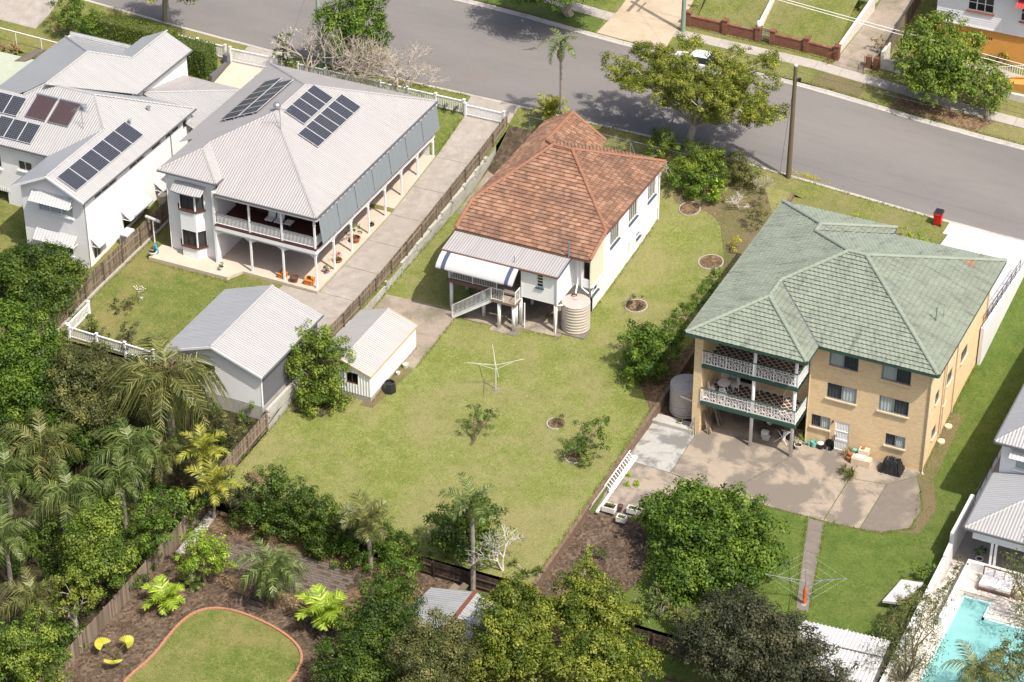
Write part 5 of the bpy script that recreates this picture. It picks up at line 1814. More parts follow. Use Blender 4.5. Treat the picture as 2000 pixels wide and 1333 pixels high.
wRr = Wall((-65.6, -2.5), (-60.45, -2.5))
rops = [(1.3, 4.2, 4.5, 5.35), (1.3, 3.9, 1.35, 2.3)]
wRr.fill(mb, .0, 6.3, rops, .16)
n = 8
for k in range(n):
    z0, z1 = 6.3 + 1.35 * k / n, 6.3 + 1.35 * (k + 1) / n
    h0, h1 = (1 - k / n) * wRr.L / 2, (1 - (k + 1) / n) * wRr.L / 2
    m0 = wRr.L / 2
    mb.poly([wRr.p(m0 - h0, z0, .02), wRr.p(m0 + h0, z0, .02), wRr.p(m0 + h1, z1, 0), wRr.p(m0 - h1, z1, 0)])
Wall((-65.6, 2.0), (-65.6, -2.5)).fill(mb, .0, 6.3, [], .16)
wAr = Wall((-79, 1.95), (-65.6, 1.95))
UA = lambda x: x + 79
aops = [(UA(-69.0), UA(-67.8), 4.3, 5.1), (UA(-72.2), UA(-70.45), 4.0, 5.6), (UA(-74), UA(-70.2), .6, 2.4), (UA(-68.6), UA(-67.7), .5, 2.5)]
wAr.fill(mb, .0, 6.3, aops, .16)
Wall((-64.8, 11), (-64.8, 18.7)).fill(mb, 1.5, 7.0, [], .16)
Wall((-60.45, 12.0), (-64.8, 12.0)).fill(mb, 1.5, 6.3, [], .16)
Wall((-64.8, 18.7), (-75.3, 18.7)).fill(mb, 2, 6.4, [], .16)
mb.poly([(-64.8, 18.7, 7), (-68.6, 18.7, 7), (-66.7, 18.7, 8.0)])
Wall((-75.3, 18.7), (-75.3, 0)).fill(mb, .5, 6.1, [], .16)
mb.box(-59.75, -59.6, 11.0, 11.15, 1.8, 5.2); mb.box(-59.75, -59.6, 17.6, 17.75, 2.4, 5.2)
Wall((-59.7, 11.0), (-59.7, 13.2)).fill(mb, 1.7, 5.2, [], .16)
mb.build('wall', MAT['house_white'], ah)
for op in strips:
    wA.window(ah, op, max(1, round((op[1] - op[0]) / .9)), 'off_white', .04, None, 'd', depth=.05)
for op in lowA:
    wA.window(ah, op, 2, 'white_paint', .05, None, glass='dark_glass')
wRr.window(ah, rops[0], 3, 'white_paint', .06, 'white_paint', 'w')
wRr.window(ah, rops[1], 2, 'white_paint', .06, 'white_paint', 'd')
wAr.window(ah, aops[0], 2, 'white_paint', .05, 'white_paint', glass='dark_glass')
wAr.window(ah, aops[1], 1, 'white_paint', .08, 'white_paint', glass='dark_glass')
hood(ah, wRr, 1.0, 4.35, 6.15, 5.55, .72)
hood(ah, wRr, 1.0, 4.35, 3.05, 2.4, .72)
hood(ah, wA, .4, 1.95, 2.85, 2.25, .7)
hood(ah, wA, 4.4, 7.5, 2.9, 2.3, .8)
hood(ah, wA, 8.9, 11.0, 2.9, 2.3, .8)
mb = MB()
for x in (-66.0, -60.1): mb.beam((x, -2.92, 6.22), (-63.05, -2.92, 7.65), .05, .16)
mb.build('barge_board', MAT['white_paint'], ah)
mb = MB()
mb.beam((-60.06, -2.9, 6.24), (-60.06, 12.2, 6.24), .08, .1); mb.beam((-64.4, 11.3, 6.94), (-64.4, 19, 6.94), .08, .1); mb.beam((-66.04, -2.9, 6.24), (-66.04, 1.6, 6.24), .08, .1); mb.beam((-66, 1.56, 6.24), (-79, 1.56, 6.24), .08, .1)
mb.build('gutter', MAT['grey_fascia'], ah)
pipes(ah, 'steel', .04, [[(-60.38, 9.0, 6.2), (-60.38, 9.0, 1.5)], [(-60.4, -2.45, 6.2), (-60.4, -2.45, .4)], [(-66.6, 1.9, 6.2), (-66.6, 1.9, .5)]])
mb = MB()   # scalloped trims on the rear porch
for i in range(24): mb.box(-74 + i * .17, -73.89 + i * .17, 1.86, 1.9, 2.15, 2.4 - .0 * i)
mb.build('valance', MAT['white_paint'], ah)
up_r = V(-1, 0, .485).normalized()
pr_ = lambda x: 6.3 + .485 * (-60.1 - x)
solar(None, None, (-60.98, -2.45, pr_(-60.98)), (0, 1, 0), up_r, [(i, 0) for i in range(6)], 1.44, 1.7, 8, 10, label='single row of six black solar panels on the right slope of the gabled house', lift=.09)
up_b = V(0, 1, .485).normalized()
pb_ = lambda y: 6.3 + .485 * (y - 1.6)
solar(None, None, (-72.4, 2.1, pb_(2.1)), (1, 0, 0), up_b, [(i, 0) for i in range(4)], 1.13, 1.72, 6, 10, label='lower row of black solar panels at the left edge of the gabled house roof', lift=.09)
solar(None, None, (-73.6, 3.85, pb_(3.85)), (1, 0, 0), up_b, [(i, 0) for i in range(3)], 1.16, 1.68, 6, 10, label='upper row of black solar panels at the left edge of the gabled house roof', lift=.09)
for k, x0 in enumerate((-69.45, -67.5)):
    r_ = root('solar_water_heater', ('left' if k == 0 else 'right') + ' of two brown evacuated tube solar collectors on the gabled house', 'solar collector', (x0, 4.05, pb_(4.05)), 'tube solar collectors')
    rot = Matrix((V(1, 0, 0), up_b, V(1, 0, 0).cross(up_b))).transposed()
    nn = V(1, 0, 0).cross(up_b)
    o = V(x0, 4.05, pb_(4.05)) + nn * .1
    m_ = MB()
    for i in range(20): m_.tube([o + V(.05 + i * .085, 0, 0), o + V(.05 + i * .085, 0, 0) + up_b * 1.95], .034, 6)
    m_.build('tubes', MAT['solar_tube'], r_)
    m_ = MB(); m_.beam(o + up_b * 2.02 - V(.02, 0, 0), o + up_b * 2.02 + V(1.76, 0, 0), .14, .14); m_.build('manifold', MAT['steel'], r_)
    m_ = MB(); m_.beam(o - up_b * .03, o - up_b * .03 + V(1.74, 0, 0), .05, .06); m_.build('base_rail', MAT['steel'], r_)
antenna('thin bent antenna on the pale roof of the gabled house', (-64.6, 4.2, pb_(4.2)), 1.5, 1.2, .1)
def vent(label, p, r_=.1, h=.35):
    m_ = MB(); m_.lathe(p, [(r_, 0), (r_, h * .6), (r_ * 1.7, h * .65), (r_ * 1.7, h * .85), (r_ * .4, h)], 12)
    single(m_, 'roof_vent', MAT['steel'], label, 'vent')
vent('small metal cowl near the ridge of the gabled house beside the tube collectors', (-65.35, 5.6, pb_(5.6)), .14, .45)
vent('white vent pipe on the right slope of the gabled house, farther from the panels', (-62.1, 9.0, pr_(-62.1)))
vent('small vent on the right slope of the gabled house just above the panels', (-62.2, 6.6, pr_(-62.2)), .08, .4)
# air conditioner and side water barrel
ac = root('air_conditioner', 'white air conditioning unit on the ground between gabled house and timber fence', 'air conditioner', (-59.6, 1.2, 1.0))
m_ = MB(); m_.box(-59.95, -59.3, .75, 1.75, .95, 1.85); m_.build('casing', MAT['white_paint'], ac)
m_ = MB(); m_.lathe((-59.62, 1.25, 1.85), [(.3, 0), (.3, .03), (.26, .03), (.26, .01)], 18); m_.build('fan_ring', MAT['off_white'], ac)
m_ = MB()
for i in range(7): m_.box(-59.9, -59.35, .735, .749, 1.05 + i * .1, 1.11 + i * .1)
m_.build('grille', MAT['dark_steel'], ac)
m_ = MB(); m_.lathe((-59.5, 6.0, 1.3), [(.32, 0), (.35, .5), (.36, 1.1), (.3, 1.14), (.02, 1.16)], 16)
single(m_, 'water_drum', MAT['tank_beige'], 'round lidded drum beside the timber fence of the gabled house', 'drum')
# neighbour at the far left edge: flat green roof
fl = root('flat_roof_building', 'pale green flat roofed building at the left edge', 'building', (-84, 15, 3))
m_ = MB(); m_.box(-95, -76.6, 3.5, 16.9, 2.0, 4.0); m_.build('wall', MAT['house_white'], fl)
m_ = MB(); m_.box(-95, -76.4, 3.3, 17.1, 4.0, 4.12); m_.build('roof', MAT['green_flat_roof'], fl)
m_ = MB(); m_.beam((-79.2, 10.6, 4.12), (-79.2, 10.6, 4.9), .04); m_.beam((-79.2, 10.6, 4.9), (-79.2, 14.0, 4.9), .04); m_.beam((-79.2, 14.0, 4.9), (-79.2, 14.0, 4.12), .04); m_.build('handrail', MAT['dark_steel'], fl)
# ---------------------------------------------------------------- white pool house at the right edge
ph = root('pool_house', 'white weatherboard house with pale tin roofs beside the swimming pool', 'house', (9, 0, 0))
tin_roof(ph, [
    ([(4.95, -2.5, 5.6), (16, -2.5, 5.6), (16, 1.5, 7.4), (8.95, 1.5, 7.4)], 'roof_white_x'),
    ([(4.95, 16, 5.6), (4.95, -2.5, 5.6), (8.95, 1.5, 7.4), (8.95, 16, 7.4)], 'roof_blue_y'),
    ([(8.95, 1.5, 7.4), (16, 1.5, 7.4), (16, 16, 7.4), (8.95, 16, 7.4)], 'roof_white_y'),
    ([(5.05, -8.3, 3.1), (16, -8.3, 3.1), (16, -2.2, 4.6), (10.2, -2.2, 4.4)], 'roof_white_x'),
    ([(5.05, -2.2, 3.1), (5.05, -8.3, 3.1), (10.2, -2.2, 4.4)], 'roof_blue_y'),
], [((4.95, -2.5, 5.63), (8.95, 1.5, 7.43)), ((5.05, -8.3, 3.13), (10.2, -2.2, 4.43))], 'roof_white_x')
mb = MB()
pr = Wall((5.35, -2.1), (16, -2.1))
pop = (.9, 2.5, 3.7, 4.6)
pr.fill(mb, 2.9, 5.5, [pop], .16)
Wall((5.35, 16), (5.35, -2.1)).fill(mb, -.1, 5.5, [], .16)
lowp = Wall((5.5, -7.9), (16, -7.9))
lowp.fill(mb, 2.15, 3.05, [], .16)
mb.build('wall', MAT['house_white'], ph)
pr.window(ph, pop, 2, 'white_paint', .06, 'white_paint', 'w')
hood(ph, pr, .6, 2.8, 5.2, 4.75, .6)
mb = MB()
mb.beam((4.95, -2.54, 5.53), (16, -2.54, 5.53), .1, .12); mb.beam((5.05, -8.34, 3.03), (16, -8.34, 3.03), .1, .12); mb.beam((4.9, -2.5, 5.53), (4.9, 16, 5.53), .1, .12); mb.beam((5.0, -2.2, 3.03), (5.0, -8.3, 3.03), .1, .12)
mb.build('gutter', MAT['grey_fascia'], ph)
for x in (6.75, 7.0, 15):
    m_ = MB(); m_.box(x - .07, x + .07, -7.95, -7.81, 0, 2.2); m_.build('post', MAT['white_paint'], ph)
mb = MB(); mb.box(5.4, 16, -8.2, -2.1, -.3, .02)
mb.build('terrace_floor', MAT['concrete_path'], ph)
mb = MB(); Wall((5.4, -3.2), (16, -3.2)).fill(mb, 0, 2.9)
mb.build('terrace_wall', MAT['concrete_path'], ph)
mb = MB(); mb.box(4.6, 5.0, -2.2, 9, 1.5, 1.9); mb.build('ledge', MAT['concrete_path'], ph)
# boundary wall, stepped
bw_ = root('boundary_wall', 'white rendered boundary wall stepping down beside the pool', 'wall', (4.3, -12, -.3))
mb = MB()
mb.box(4.12, 4.38, -7.8, -3.5, -.6, 2.0)
mb.hull8([(4.12, -9.0, -.6), (4.38, -9.0, -.6), (4.38, -7.81, -.6), (4.12, -7.81, -.6), (4.12, -9.0, 1.15), (4.38, -9.0, 1.15), (4.38, -7.81, 1.35), (4.12, -7.81, 1.35)])
mb.hull8([(4.1, -24, -1.4), (4.36, -24, -1.4), (4.36, -9.01, -.6), (4.1, -9.01, -.6), (4.1, -24, .45), (4.36, -24, .45), (4.36, -9.01, 1.0), (4.1, -9.01, 1.0)])
mb.box(4.25, 4.45, -3.49, 18, -.2, 1.3)
mb.build('wall', MAT['render_white'], bw_)
mb = MB()
for i in range(16):
    mb.beam((4.35, -3.2 + i * 1.2, 1.3), (4.35, -3.2 + i * 1.2, 2.1), .03)
mb.beam((4.35, -3.2, 2.1), (4.35, 15, 2.1), .03); mb.beam((4.35, -3.2, 1.7), (4.35, 15, 1.7), .02)
mb.build('railing', MAT['dark_steel'], bw_)
m_ = MB(); m_.box(5.45, 5.7, -14, -8.0, -.2, .62); m_.box(5.71, 16, -8.25, -8.0, -.2, .62)
single(m_, 'planter_wall', MAT['render_white'], 'low white rendered wall on the pool side of the planting strip', 'wall')
# pool: coping flags, shell, steps, water
pool = root('swimming_pool', 'turquoise swimming pool with submerged steps and travertine surround', 'swimming pool', (9, -14, -.2))
PX0, PX1, PY0, PY1 = 6.1, 13, -24, -12.3
mb = MB()
mb.box(PX0, PX1, PY0, PY1, -1.6, -1.5)
mb.box(PX0 - .15, PX0, PY0, PY1 + 1.6, -1.6, -.03); mb.box(7.62, PX1, PY1, PY1 + .15, -1.6, -.03); mb.box(PX0, 7.62, PY1 + 1.5, PY1 + 1.65, -1.6, -.03); mb.box(7.62, 7.75, PY1, PY1 + 1.65, -1.6, -.03)
mb.build('shell', MAT['pool_tile'], pool)
m_ = MB(); m_.box(7.76, 16, PY1 + .16, -10.3, -.4, -.056); m_.box(4.4, 5.94, -24, -10.3, -.4, -.056); m_.build('surround', MAT['travertine'], pool)
for i in range(4):
    m_ = MB(); m_.box(PX0, 7.62, PY1 - .1 + i * .4, PY1 + .3 + i * .4, -1.5, -.9 + i * .2); m_.build('pool_step', MAT['pool_tile'], pool)
mb = MB()
mb.poly([(PX0, PY0, -.15), (PX1, PY0, -.15), (PX1, PY1, -.15), (PX0, PY1, -.15)]); mb.poly([(PX0, PY1, -.15), (7.62, PY1, -.15), (7.62, PY1 + 1.5, -.15), (PX0, PY1 + 1.5, -.15)])
mb.build('water', MAT['pool_water'], pool)
rng = random.Random(5)
fm = MB(); fm.box(0, .58, 0, .58, -.05, 0)
fmm = fm.mesh('flagstone', MAT['travertine'])
for i in range(20):
    for j in range(26):
        x, y = 4.5 + i * .6, -23.5 + j * .6
        if x + .5 > PX0 and x < PX1 and y < PY1 - .05: continue
        if x + .5 > PX0 and x < 7.6 and y < PY1 + 1.5: continue
        if 5.2 < x < 5.7 or y > -8.5: continue
        link('flagstone', fmm, pool, (x + .02, y, rng.uniform(0, .008)))
db = root('day_bed', 'white cushioned timber day bed on the pool terrace', 'day bed', (7.7, -9.3, 0))
m_ = MB(); m_.box(6.6, 8.6, -9.9, -8.7, .18, .3); m_.build('frame', MAT['teak'], db)
for x in (6.65, 8.55):
    for y in (-9.85, -8.75):
        m_ = MB(); m_.box(x - .05, x + .05, y - .05, y + .05, 0, .18); m_.build('leg', MAT['teak'], db)
for k in range(2):
    m_ = MB(); m_.box(6.65 + k * .98, 7.6 + k * .96, -9.85, -8.75, .3, .48); m_.build('cushion', MAT['cushion'], db)
for k in range(3):
    m_ = MB(); m_.hull8([(6.7 + k * .62, -8.95, .48), (7.25 + k * .62, -8.95, .48), (7.25 + k * .62, -8.75, .48), (6.7 + k * .62, -8.75, .48), (6.72 + k * .62, -8.8, .9), (7.23 + k * .62, -8.8, .9), (7.23 + k * .62, -8.7, .9), (6.72 + k * .62, -8.7, .9)]); m_.build('pillow', MAT['cushion'], db)
m_ = MB(); m_.beam((6.6, -8.65, .3), (6.6, -8.65, .95), .06); m_.beam((8.6, -8.65, .3), (8.6, -8.65, .95), .06); m_.beam((6.6, -8.65, .93), (8.6, -8.65, .93), .06); m_.build('back_rail', MAT['teak'], db)
m_ = MB(); m_.lathe((9.05, -9.6, 0), [(.22, 0), (.3, .15), (.3, .5), (.24, .62), (.05, .62)], 16)
single(m_, 'wicker_stool', MAT['cream_stone'], 'round woven stool beside the day bed', 'stool', smooth=True)
m_ = MB()
for k in range(6):
    a, b = 8.75 + k * .05, 8.8 + k * .05
    m_.poly([(a, -9.7, .02), (b, -9.75, .02), (b, -9.4, .55 - .03 * k), (a, -9.35, .5 - .03 * k)])
m_.poly([(9.2, -9.1, .05), (9.7, -9.2, .05), (9.65, -8.8, .5), (9.2, -8.7, .45)])
single(m_, 'towel', MAT['red_cloth'], 'crumpled red towel beside the day bed', 'towel')
# ---------------------------------------------------------------- far side of the street: house on orange base
nh = root('grey_weatherboard_house', 'pale blue grey weatherboard house on an orange rendered base across the street', 'house', (-8, 54, 5.8))
zn = h_north(-14, 48.8)
wn = Wall((-14.8, 49.0), (8, 49.0))
mb = MB(); wn.fill(mb, zn - 2.6, zn + 2.2, [(3.1, 4.5, zn + 1.2, zn + 1.45), (8.8, 10.2, zn + 1.0, zn + 1.25)])
Wall((-14.8, 62), (-14.8, 49)).fill(mb, zn - 1, zn + 2.2)
mb.build('base_wall', MAT['orange_render'], nh)
wn2 = Wall((-14.9, 48.9), (8, 48.9))
nops = [(2.4, 4.5, zn + 3.5, zn + 4.9), (6.6, 8.6, zn + 3.4, zn + 4.9), (12, 14, zn + 3.5, zn + 4.9)]
mb = MB(); wn2.fill(mb, zn + 2.2, zn + 5.6, nops, .18)
Wall((-14.9, 62), (-14.9, 48.9)).fill(mb, zn + 2.2, zn + 5.6, [], .18)
wn2.bx(mb, 0, wn2.L, zn + 2.1, zn + 2.22, -.02, .06)
mb.build('wall', MAT['cool_white'], nh)
for op in nops: wn2.window(nh, op, 3, 'white_paint', .08, 'terracotta', glass='dark_glass', rows=2)
hood(nh, wn2, 6.3, 8.9, zn + 5.5, zn + 4.85, .8, 'red_cloth')
for u in (3.1, 8.8):
    m_ = MB()
    for i in range(7):
        for j in range(2): wn.bx(m_, u + i * .2, u + i * .2 + .07, (zn + 1.22 if u < 5 else zn + 1.02) + j * .12, (zn + 1.28 if u < 5 else zn + 1.08) + j * .12, -.1, .0)
    m_.build('vent_bar', MAT['orange_render'], nh)
tin_roof(nh, [([(-15.4, 48.3, zn + 5.6), (8.5, 48.3, zn + 5.6), (2.5, 55, zn + 9), (-9, 55, zn + 9)], 'roof_grey_x'), ([(-15.4, 62, zn + 5.6), (-15.4, 48.3, zn + 5.6), (-9, 55, zn + 9)], 'roof_grey_y')])
# stair wing
sw = root('entrance_stairs', 'orange rendered entrance stairs with white railing across the street', 'stairs', (-7, 47, 4.6))
zq = h_north(-8, 46.5)
mb = MB(); mb.hull8([(-8.0, 45.6, zq - .3), (4, 44.6, zq - .6), (4, 46.4, zq - .6), (-8.0, 46.9, zq - .3), (-8.0, 45.6, zq + .3), (4, 44.6, zq + 2.6), (4, 46.4, zq + 2.6), (-8.0, 46.9, zq + .3)])
mb.build('base', MAT['orange_render'], sw)
mb = MB(); railing(mb, [(-9.0, 46.4, zq + .1), (-6.5, 46.3, zq + .9), (-3.0, 46.0, zq + 1.6), (4, 45.5, zq + 3)], 1.0, .2, .07, .04)
mb.build('railing', MAT['white_paint'], sw)
# ---------------------------------------------------------------- sheds behind the back fence
rs = root('rusty_shed', 'old open shed with zinc gable roof and rusty ridge cap behind the back fence', 'shed', (-19.6, -26.3, -1.7))
tin_roof(rs, [([(-19.7, -24.2, 1.35), (-19.9, -28.6, 1.2), (-23.3, -28.9, .75), (-22.6, -24.3, .75)], 'roof_zinc_y'), ([(-19.9, -28.6, 1.2), (-19.7, -24.2, 1.35), (-17.2, -24.6, .7), (-17.0, -28.7, .5)], 'roof_zinc_y')])
mb = MB(); mb.beam((-19.7, -24.15, 1.4), (-19.9, -28.65, 1.25), .24, .06); mb.build('ridge_cap', MAT['rust'], rs)
for x, y in ((-22.4, -24.5), (-17.4, -24.8), (-23, -28.6), (-17.2, -28.5)):
    m_ = MB(); m_.box(x - .06, x + .06, y - .06, y + .06, -2.0, .7); m_.build('post', MAT['dark_wood'], rs)
ps = MB(); ps.box(-.075, .075, -.012, .012, 0, 2.2)
psm = ps.mesh('board', MAT['dark_wood'])
for i in range(25): link('board', psm, rs, (-17.25, -24.8 - i * .155, -1.75), (0, 0, R(90)))
for i in range(34): link('board', psm, rs, (-22.5 + i * .155, -24.5, -1.75))
ws = root('white_shed', 'long white ribbed metal shed at the end of the brick flats lawn', 'shed', (1.2, -20.5, -.8))
WA, WB_, WC, WD = (-1.3, -18.75, 1.55), (3.85, -18.3, 1.5), (4.0, -22.6, 1.2), (-1.6, -23.2, 1.2)
mb = MB()
n = 22
for i in range(n):
    t0, t1 = i / n, (i + 1) / n
    for (a, b, za, zb) in ((0, .5, 0, 0), (.5, .6, 0, .06), (.6, .9, .06, .06), (.9, 1, .06, 0)):
        ta, tb = t0 + (t1 - t0) * a, t0 + (t1 - t0) * b
        pa, pb = Vector(WA).lerp(WB_, ta) + V(0, 0, za), Vector(WA).lerp(WB_, tb) + V(0, 0, zb)
        qa, qb = Vector(WD).lerp(WC, ta) + V(0, 0, za), Vector(WD).lerp(WC, tb) + V(0, 0, zb)
        mb.poly([qa, qb, pb, pa])
mb.build('roof', MAT['white_tin'], ws)
mb = MB()
for a, b in ((WA, WB_), (WB_, WC), (WC, WD), (WD, WA)):
    W = Wall(a[:2], b[:2]); W.fill(mb, -1.6, 1.2)
mb.build('wall', MAT['grey_fascia'], ws)
mb = MB(); mb.beam(Vector(WA).lerp(WD, .35) + V(-.1, 0, .08), Vector(WB_).lerp(WC, .35) + V(.1, 0, .08), .05, .04)
mb.build('batten', MAT['dark_steel'], ws)
mb = MB(); mb.tube([(1.2, -18.0, 1.2), (1.2, -20.6, 1.75)], .03, 6)
single(mb, 'pole', MAT['white_paint'], 'thicker white pole leaning on the white ribbed shed roof', 'pole')
mb = MB(); mb.tube([(1.5, -18.2, 1.0), (1.5, -20.6, 1.7)], .02, 6)
single(mb, 'pole', MAT['gold_trim'], 'thinner yellowish pole leaning on the white ribbed shed roof', 'pole')
# ---------------------------------------------------------------- fences and walls
def paling_fence(label, a, b, hb, ht, mat='fence_wood', face=1, pw=.1, gap=.008, step=2.4, rails=2, name='paling_fence', posts_mat=None, cat='fence', jit=.02):
    """a, b plan ends; hb(x, y) foot height, ht(x, y) top height; posts and rails on the side face (+1 = right of a->b)"""
    rng = random.Random(int(abs(a[0] * 7 + a[1] * 13)))
    W = Wall(a, b)
    m0 = W.p(W.L / 2, 0)
    r_ = root(name, label, cat, (m0.x, m0.y, hb(m0.x, m0.y)))
    n = int(W.L / (pw + gap))
    vs_ = []
    for k in range(4):
        m_ = MB(); m_.box(-pw / 2, pw / 2, -.009, .009, 0, 1); vs_.append(m_.mesh('paling', MAT[mat]))
    ang = math.atan2(W.d.y, W.d.x)
    for i in range(n):
        p = W.p((i + .5) * (pw + gap), 0)
        z0, z1 = hb(p.x, p.y), ht(p.x, p.y) + rng.uniform(-jit, jit)
        o = link('paling', rng.choice(vs_), r_, (p.x, p.y, z0), (rng.gauss(0, .008), 0, ang + rng.gauss(0, .01)), (1, 1, z1 - z0))
    np_ = max(1, int(round(W.L / step)))
    for i in range(np_ + 1):
        p = W.p(W.L * i / np_, 0, face * .07)
        m_ = MB(); m_.box(p.x - .05, p.x + .05, p.y - .05, p.y + .05, hb(p.x, p.y) - .3, ht(p.x, p.y) - .02)
        m_.build('post', MAT[posts_mat or mat], r_)
    for i in range(np_):
        p, q = W.p(W.L * i / np_, 0, face * .04), W.p(W.L * (i + 1) / np_, 0, face * .04)
        for k in range(rails):
            f = (k + .6) / (rails + .2)
            m_ = MB()
            m_.beam((p.x, p.y, hb(p.x, p.y) + (ht(p.x, p.y) - hb(p.x, p.y)) * f), (q.x, q.y, hb(q.x, q.y) + (ht(q.x, q.y) - hb(q.x, q.y)) * f), .05, .08)
            m_.build('rail', MAT[mat], r_)
    return r_
BW = [(-12.8, .95), (0, .95), (4, 1.1), (9.9, 1.6), (14.6, 2.1), (19.3, 2.6), (22, 2.95), (24.4, 3.3)]
bwt = lambda x, y: lerp_table(BW, y)
blk = root('block_wall', 'grey concrete block retaining wall along the left boundary of the brown lawn', 'retaining wall', (-40.3, 4, .4))
m_ = MB()
ys = [-12.7, -8, -4, 0, 4, 8, 12, 16, 20, 22]
for a, b in zip(ys, ys[1:]):
    m_.hull8([(-40.42, a, -1.2), (-40.26, a, -1.2), (-40.26, b, -1.2), (-40.42, b, -1.2), (-40.42, a, bwt(0, a) - .02), (-40.26, a, bwt(0, a) - .02), (-40.26, b, bwt(0, b) - .02), (-40.42, b, bwt(0, b) - .02)])
m_.build('core', MAT['block_grey'], blk)
m_ = MB(); m_.box(-.1, .1, -.196, .196, -.195, 0)
bm_s = []
bmesh_ = m_.mesh('block', MAT['block_grey'])
rng = random.Random(2)
cnt = 0
y = -12.6
rows = []
while y < 20.5:
    rows.append(y); y += .4
for j in range(6):
    for y in rows:
        yy = y + (.2 if j % 2 else 0)
        top = round((bwt(0, yy)) / .2) * .2 - j * .2
        if top > h_tile(-40.1, yy) - .02 and cnt < 300:
            link('block', bmesh_, blk, (-40.27 + rng.uniform(0, .008), yy, top), (0, 0, rng.gauss(0, .006)))
            cnt += 1
paling_fence('weathered timber fence on the block wall between drive and tiled house', (-40.38, -4.4), (-40.38, 24.0), bwt, lambda x, y: bwt(x, y) + 1.2, face=1)
paling_fence('low timber fence at the back end of the left boundary, below the garage', (-40.3, -20.4), (-40.3, -12.9), lambda x, y: h_tile(-40.1, y) - .05, lambda x, y: h_tile(-40.1, y) + 1.35, 'old_wood', face=1)
paling_fence('old grey timber fence between gabled house and verandah house lawn', (-58.35, -13.5), (-58.35, 10.5), lambda x, y: h_b(-58, y) + .12, lambda x, y: h_b(-58, y) + 1.65, face=1)
m_ = MB()
for a, b in ((-13.5, -5), (-5, 3), (3, 10.5)):
    m_.hull8([(-58.3, a, -.5), (-58.12, a, -.5), (-58.12, b, -.2), (-58.3, b, -.2), (-58.3, a, h_b(0, a) + .14), (-58.12, a, h_b(0, a) + .14), (-58.12, b, h_b(0, b) + .14), (-58.3, b, h_b(0, b) + .14)])
single(m_, 'concrete_plinth', MAT['concrete_path'], 'low concrete strip at the foot of the old grey timber fence', 'plinth')
paling_fence('tall brown paling fence between the palms and the mulched back garden', (-40.2, -42), (-40.2, -20.9), lambda x, y: h_garden(-40, y) - .1, lambda x, y: h_garden(-40, y) + 1.35, 'old_wood', face=-1, pw=.145, gap=.006)
paling_fence('dark timber fence along the back of the brown lawn', (-26.5, -20.75), (-17.2, -20.75), lambda x, y: h_garden(x, y) - .1, lambda x, y: h_garden(x, y) + 1.2, 'dark_wood', face=1, pw=.12)
paling_fence('dark timber fence behind the spiky dracaenas', (-16.9, -21.4), (-4.5, -21.4), lambda x, y: h_garden(x, y) - .1, lambda x, y: h_garden(x, y) + 1.3, 'dark_wood', face=1, pw=.12)
paling_fence('grey paling fence along the old drive across the street', (-17.4, 44.6), (-17.6, 54), lambda x, y: h_north(x, y), lambda x, y: h_north(x, y) + 1.5, 'fence_wood', face=-1, pw=.12)
def picket(label, a, b, hf, h_=1.15, name='picket_fence', sp=.15, cat='fence', posts=2.5):
    W = Wall(a, b)
    c = W.p(W.L / 2, 0)
    r_ = root(name, label, cat, (c.x, c.y, hf(c.x, c.y)))
    m_ = MB(); m_.box(-.04, .04, -.012, .012, 0, h_ - .12)
    me = m_.mesh('picket', MAT['white_paint'])
    ang = math.atan2(W.d.y, W.d.x)
    n = int(W.L / sp)
    for i in range(n):
        p = W.p((i + .5) * W.L / n, 0)
        link('picket', me, r_, (p.x, p.y, hf(p.x, p.y) + .08), (0, 0, ang))
    k = max(1, int(round(W.L / posts)))
    for i in range(k + 1):
        p = W.p(W.L * i / k, 0)
        z = hf(p.x, p.y)
        m_ = MB(); m_.box(p.x - .07, p.x + .07, p.y - .07, p.y + .07, z - .2, z + h_ + .12); m_.box(p.x - .1, p.x + .1, p.y - .1, p.y + .1, z + h_ + .12, z + h_ + .16)
        m_.build('post', MAT['white_paint'], r_)
        if i < k:
            q = W.p(W.L * (i + 1) / k, 0)
            for zz, w_ in ((.2, .06), (h_ - .03, .1)):
                m_ = MB(); m_.beam((p.x, p.y, z + zz), (q.x, q.y, hf(q.x, q.y) + zz), w_, .07); m_.build('rail', MAT['white_paint'], r_)
    return r_
picket('long white picket fence along the front of the verandah house', (-58.3, 24.3), (-44.0, 24.3), h_b)
picket('white picket driveway gate of the verandah house', (-43.8, 24.15), (-40.6, 24.15), h_b, 1.0, 'driveway_gate', .12, 'gate', 4)
picket('wide white driveway gate of the gabled house beside the box hedge', (-64.1, 23.9), (-59.9, 24.0), h_a, 1.2, 'driveway_gate', .12, 'gate', 5)
picket('short white fence rising behind the two hedges', (-69.6, 24.0), (-64.6, 24.0), h_a, 1.2)
picket('white picket fence at the back of the verandah house lawn', (-57.0, -10.4), (-50.2, -10.6), h_b, .95)
picket('short white picket return in the corner of the verandah house lawn', (-57.2, -10.3), (-57.2, -7.6), h_b, .95)
# brown brick boundary wall beside the flats yard
m_ = MB()
ys = [-20.5, -17, -13, -9, -5, -2, 2, 6, 10, 14, 18, 21, 24.3]
bh_ = lambda y: max(h_tile(XT, y), h_k(XT, y)) + .1
for a, b in zip(ys, ys[1:]):
    m_.hull8([(-17.72, a, -1.2), (-17.5, a, -1.2), (-17.5, b, -1.2), (-17.72, b, -1.2), (-17.72, a, bh_(a)), (-17.5, a, bh_(a)), (-17.5, b, bh_(b)), (-17.72, b, bh_(b))])
single(m_, 'brick_boundary_wall', MAT['brown_brick'], 'low brown brick wall along the right boundary beside the flats yard', 'wall')
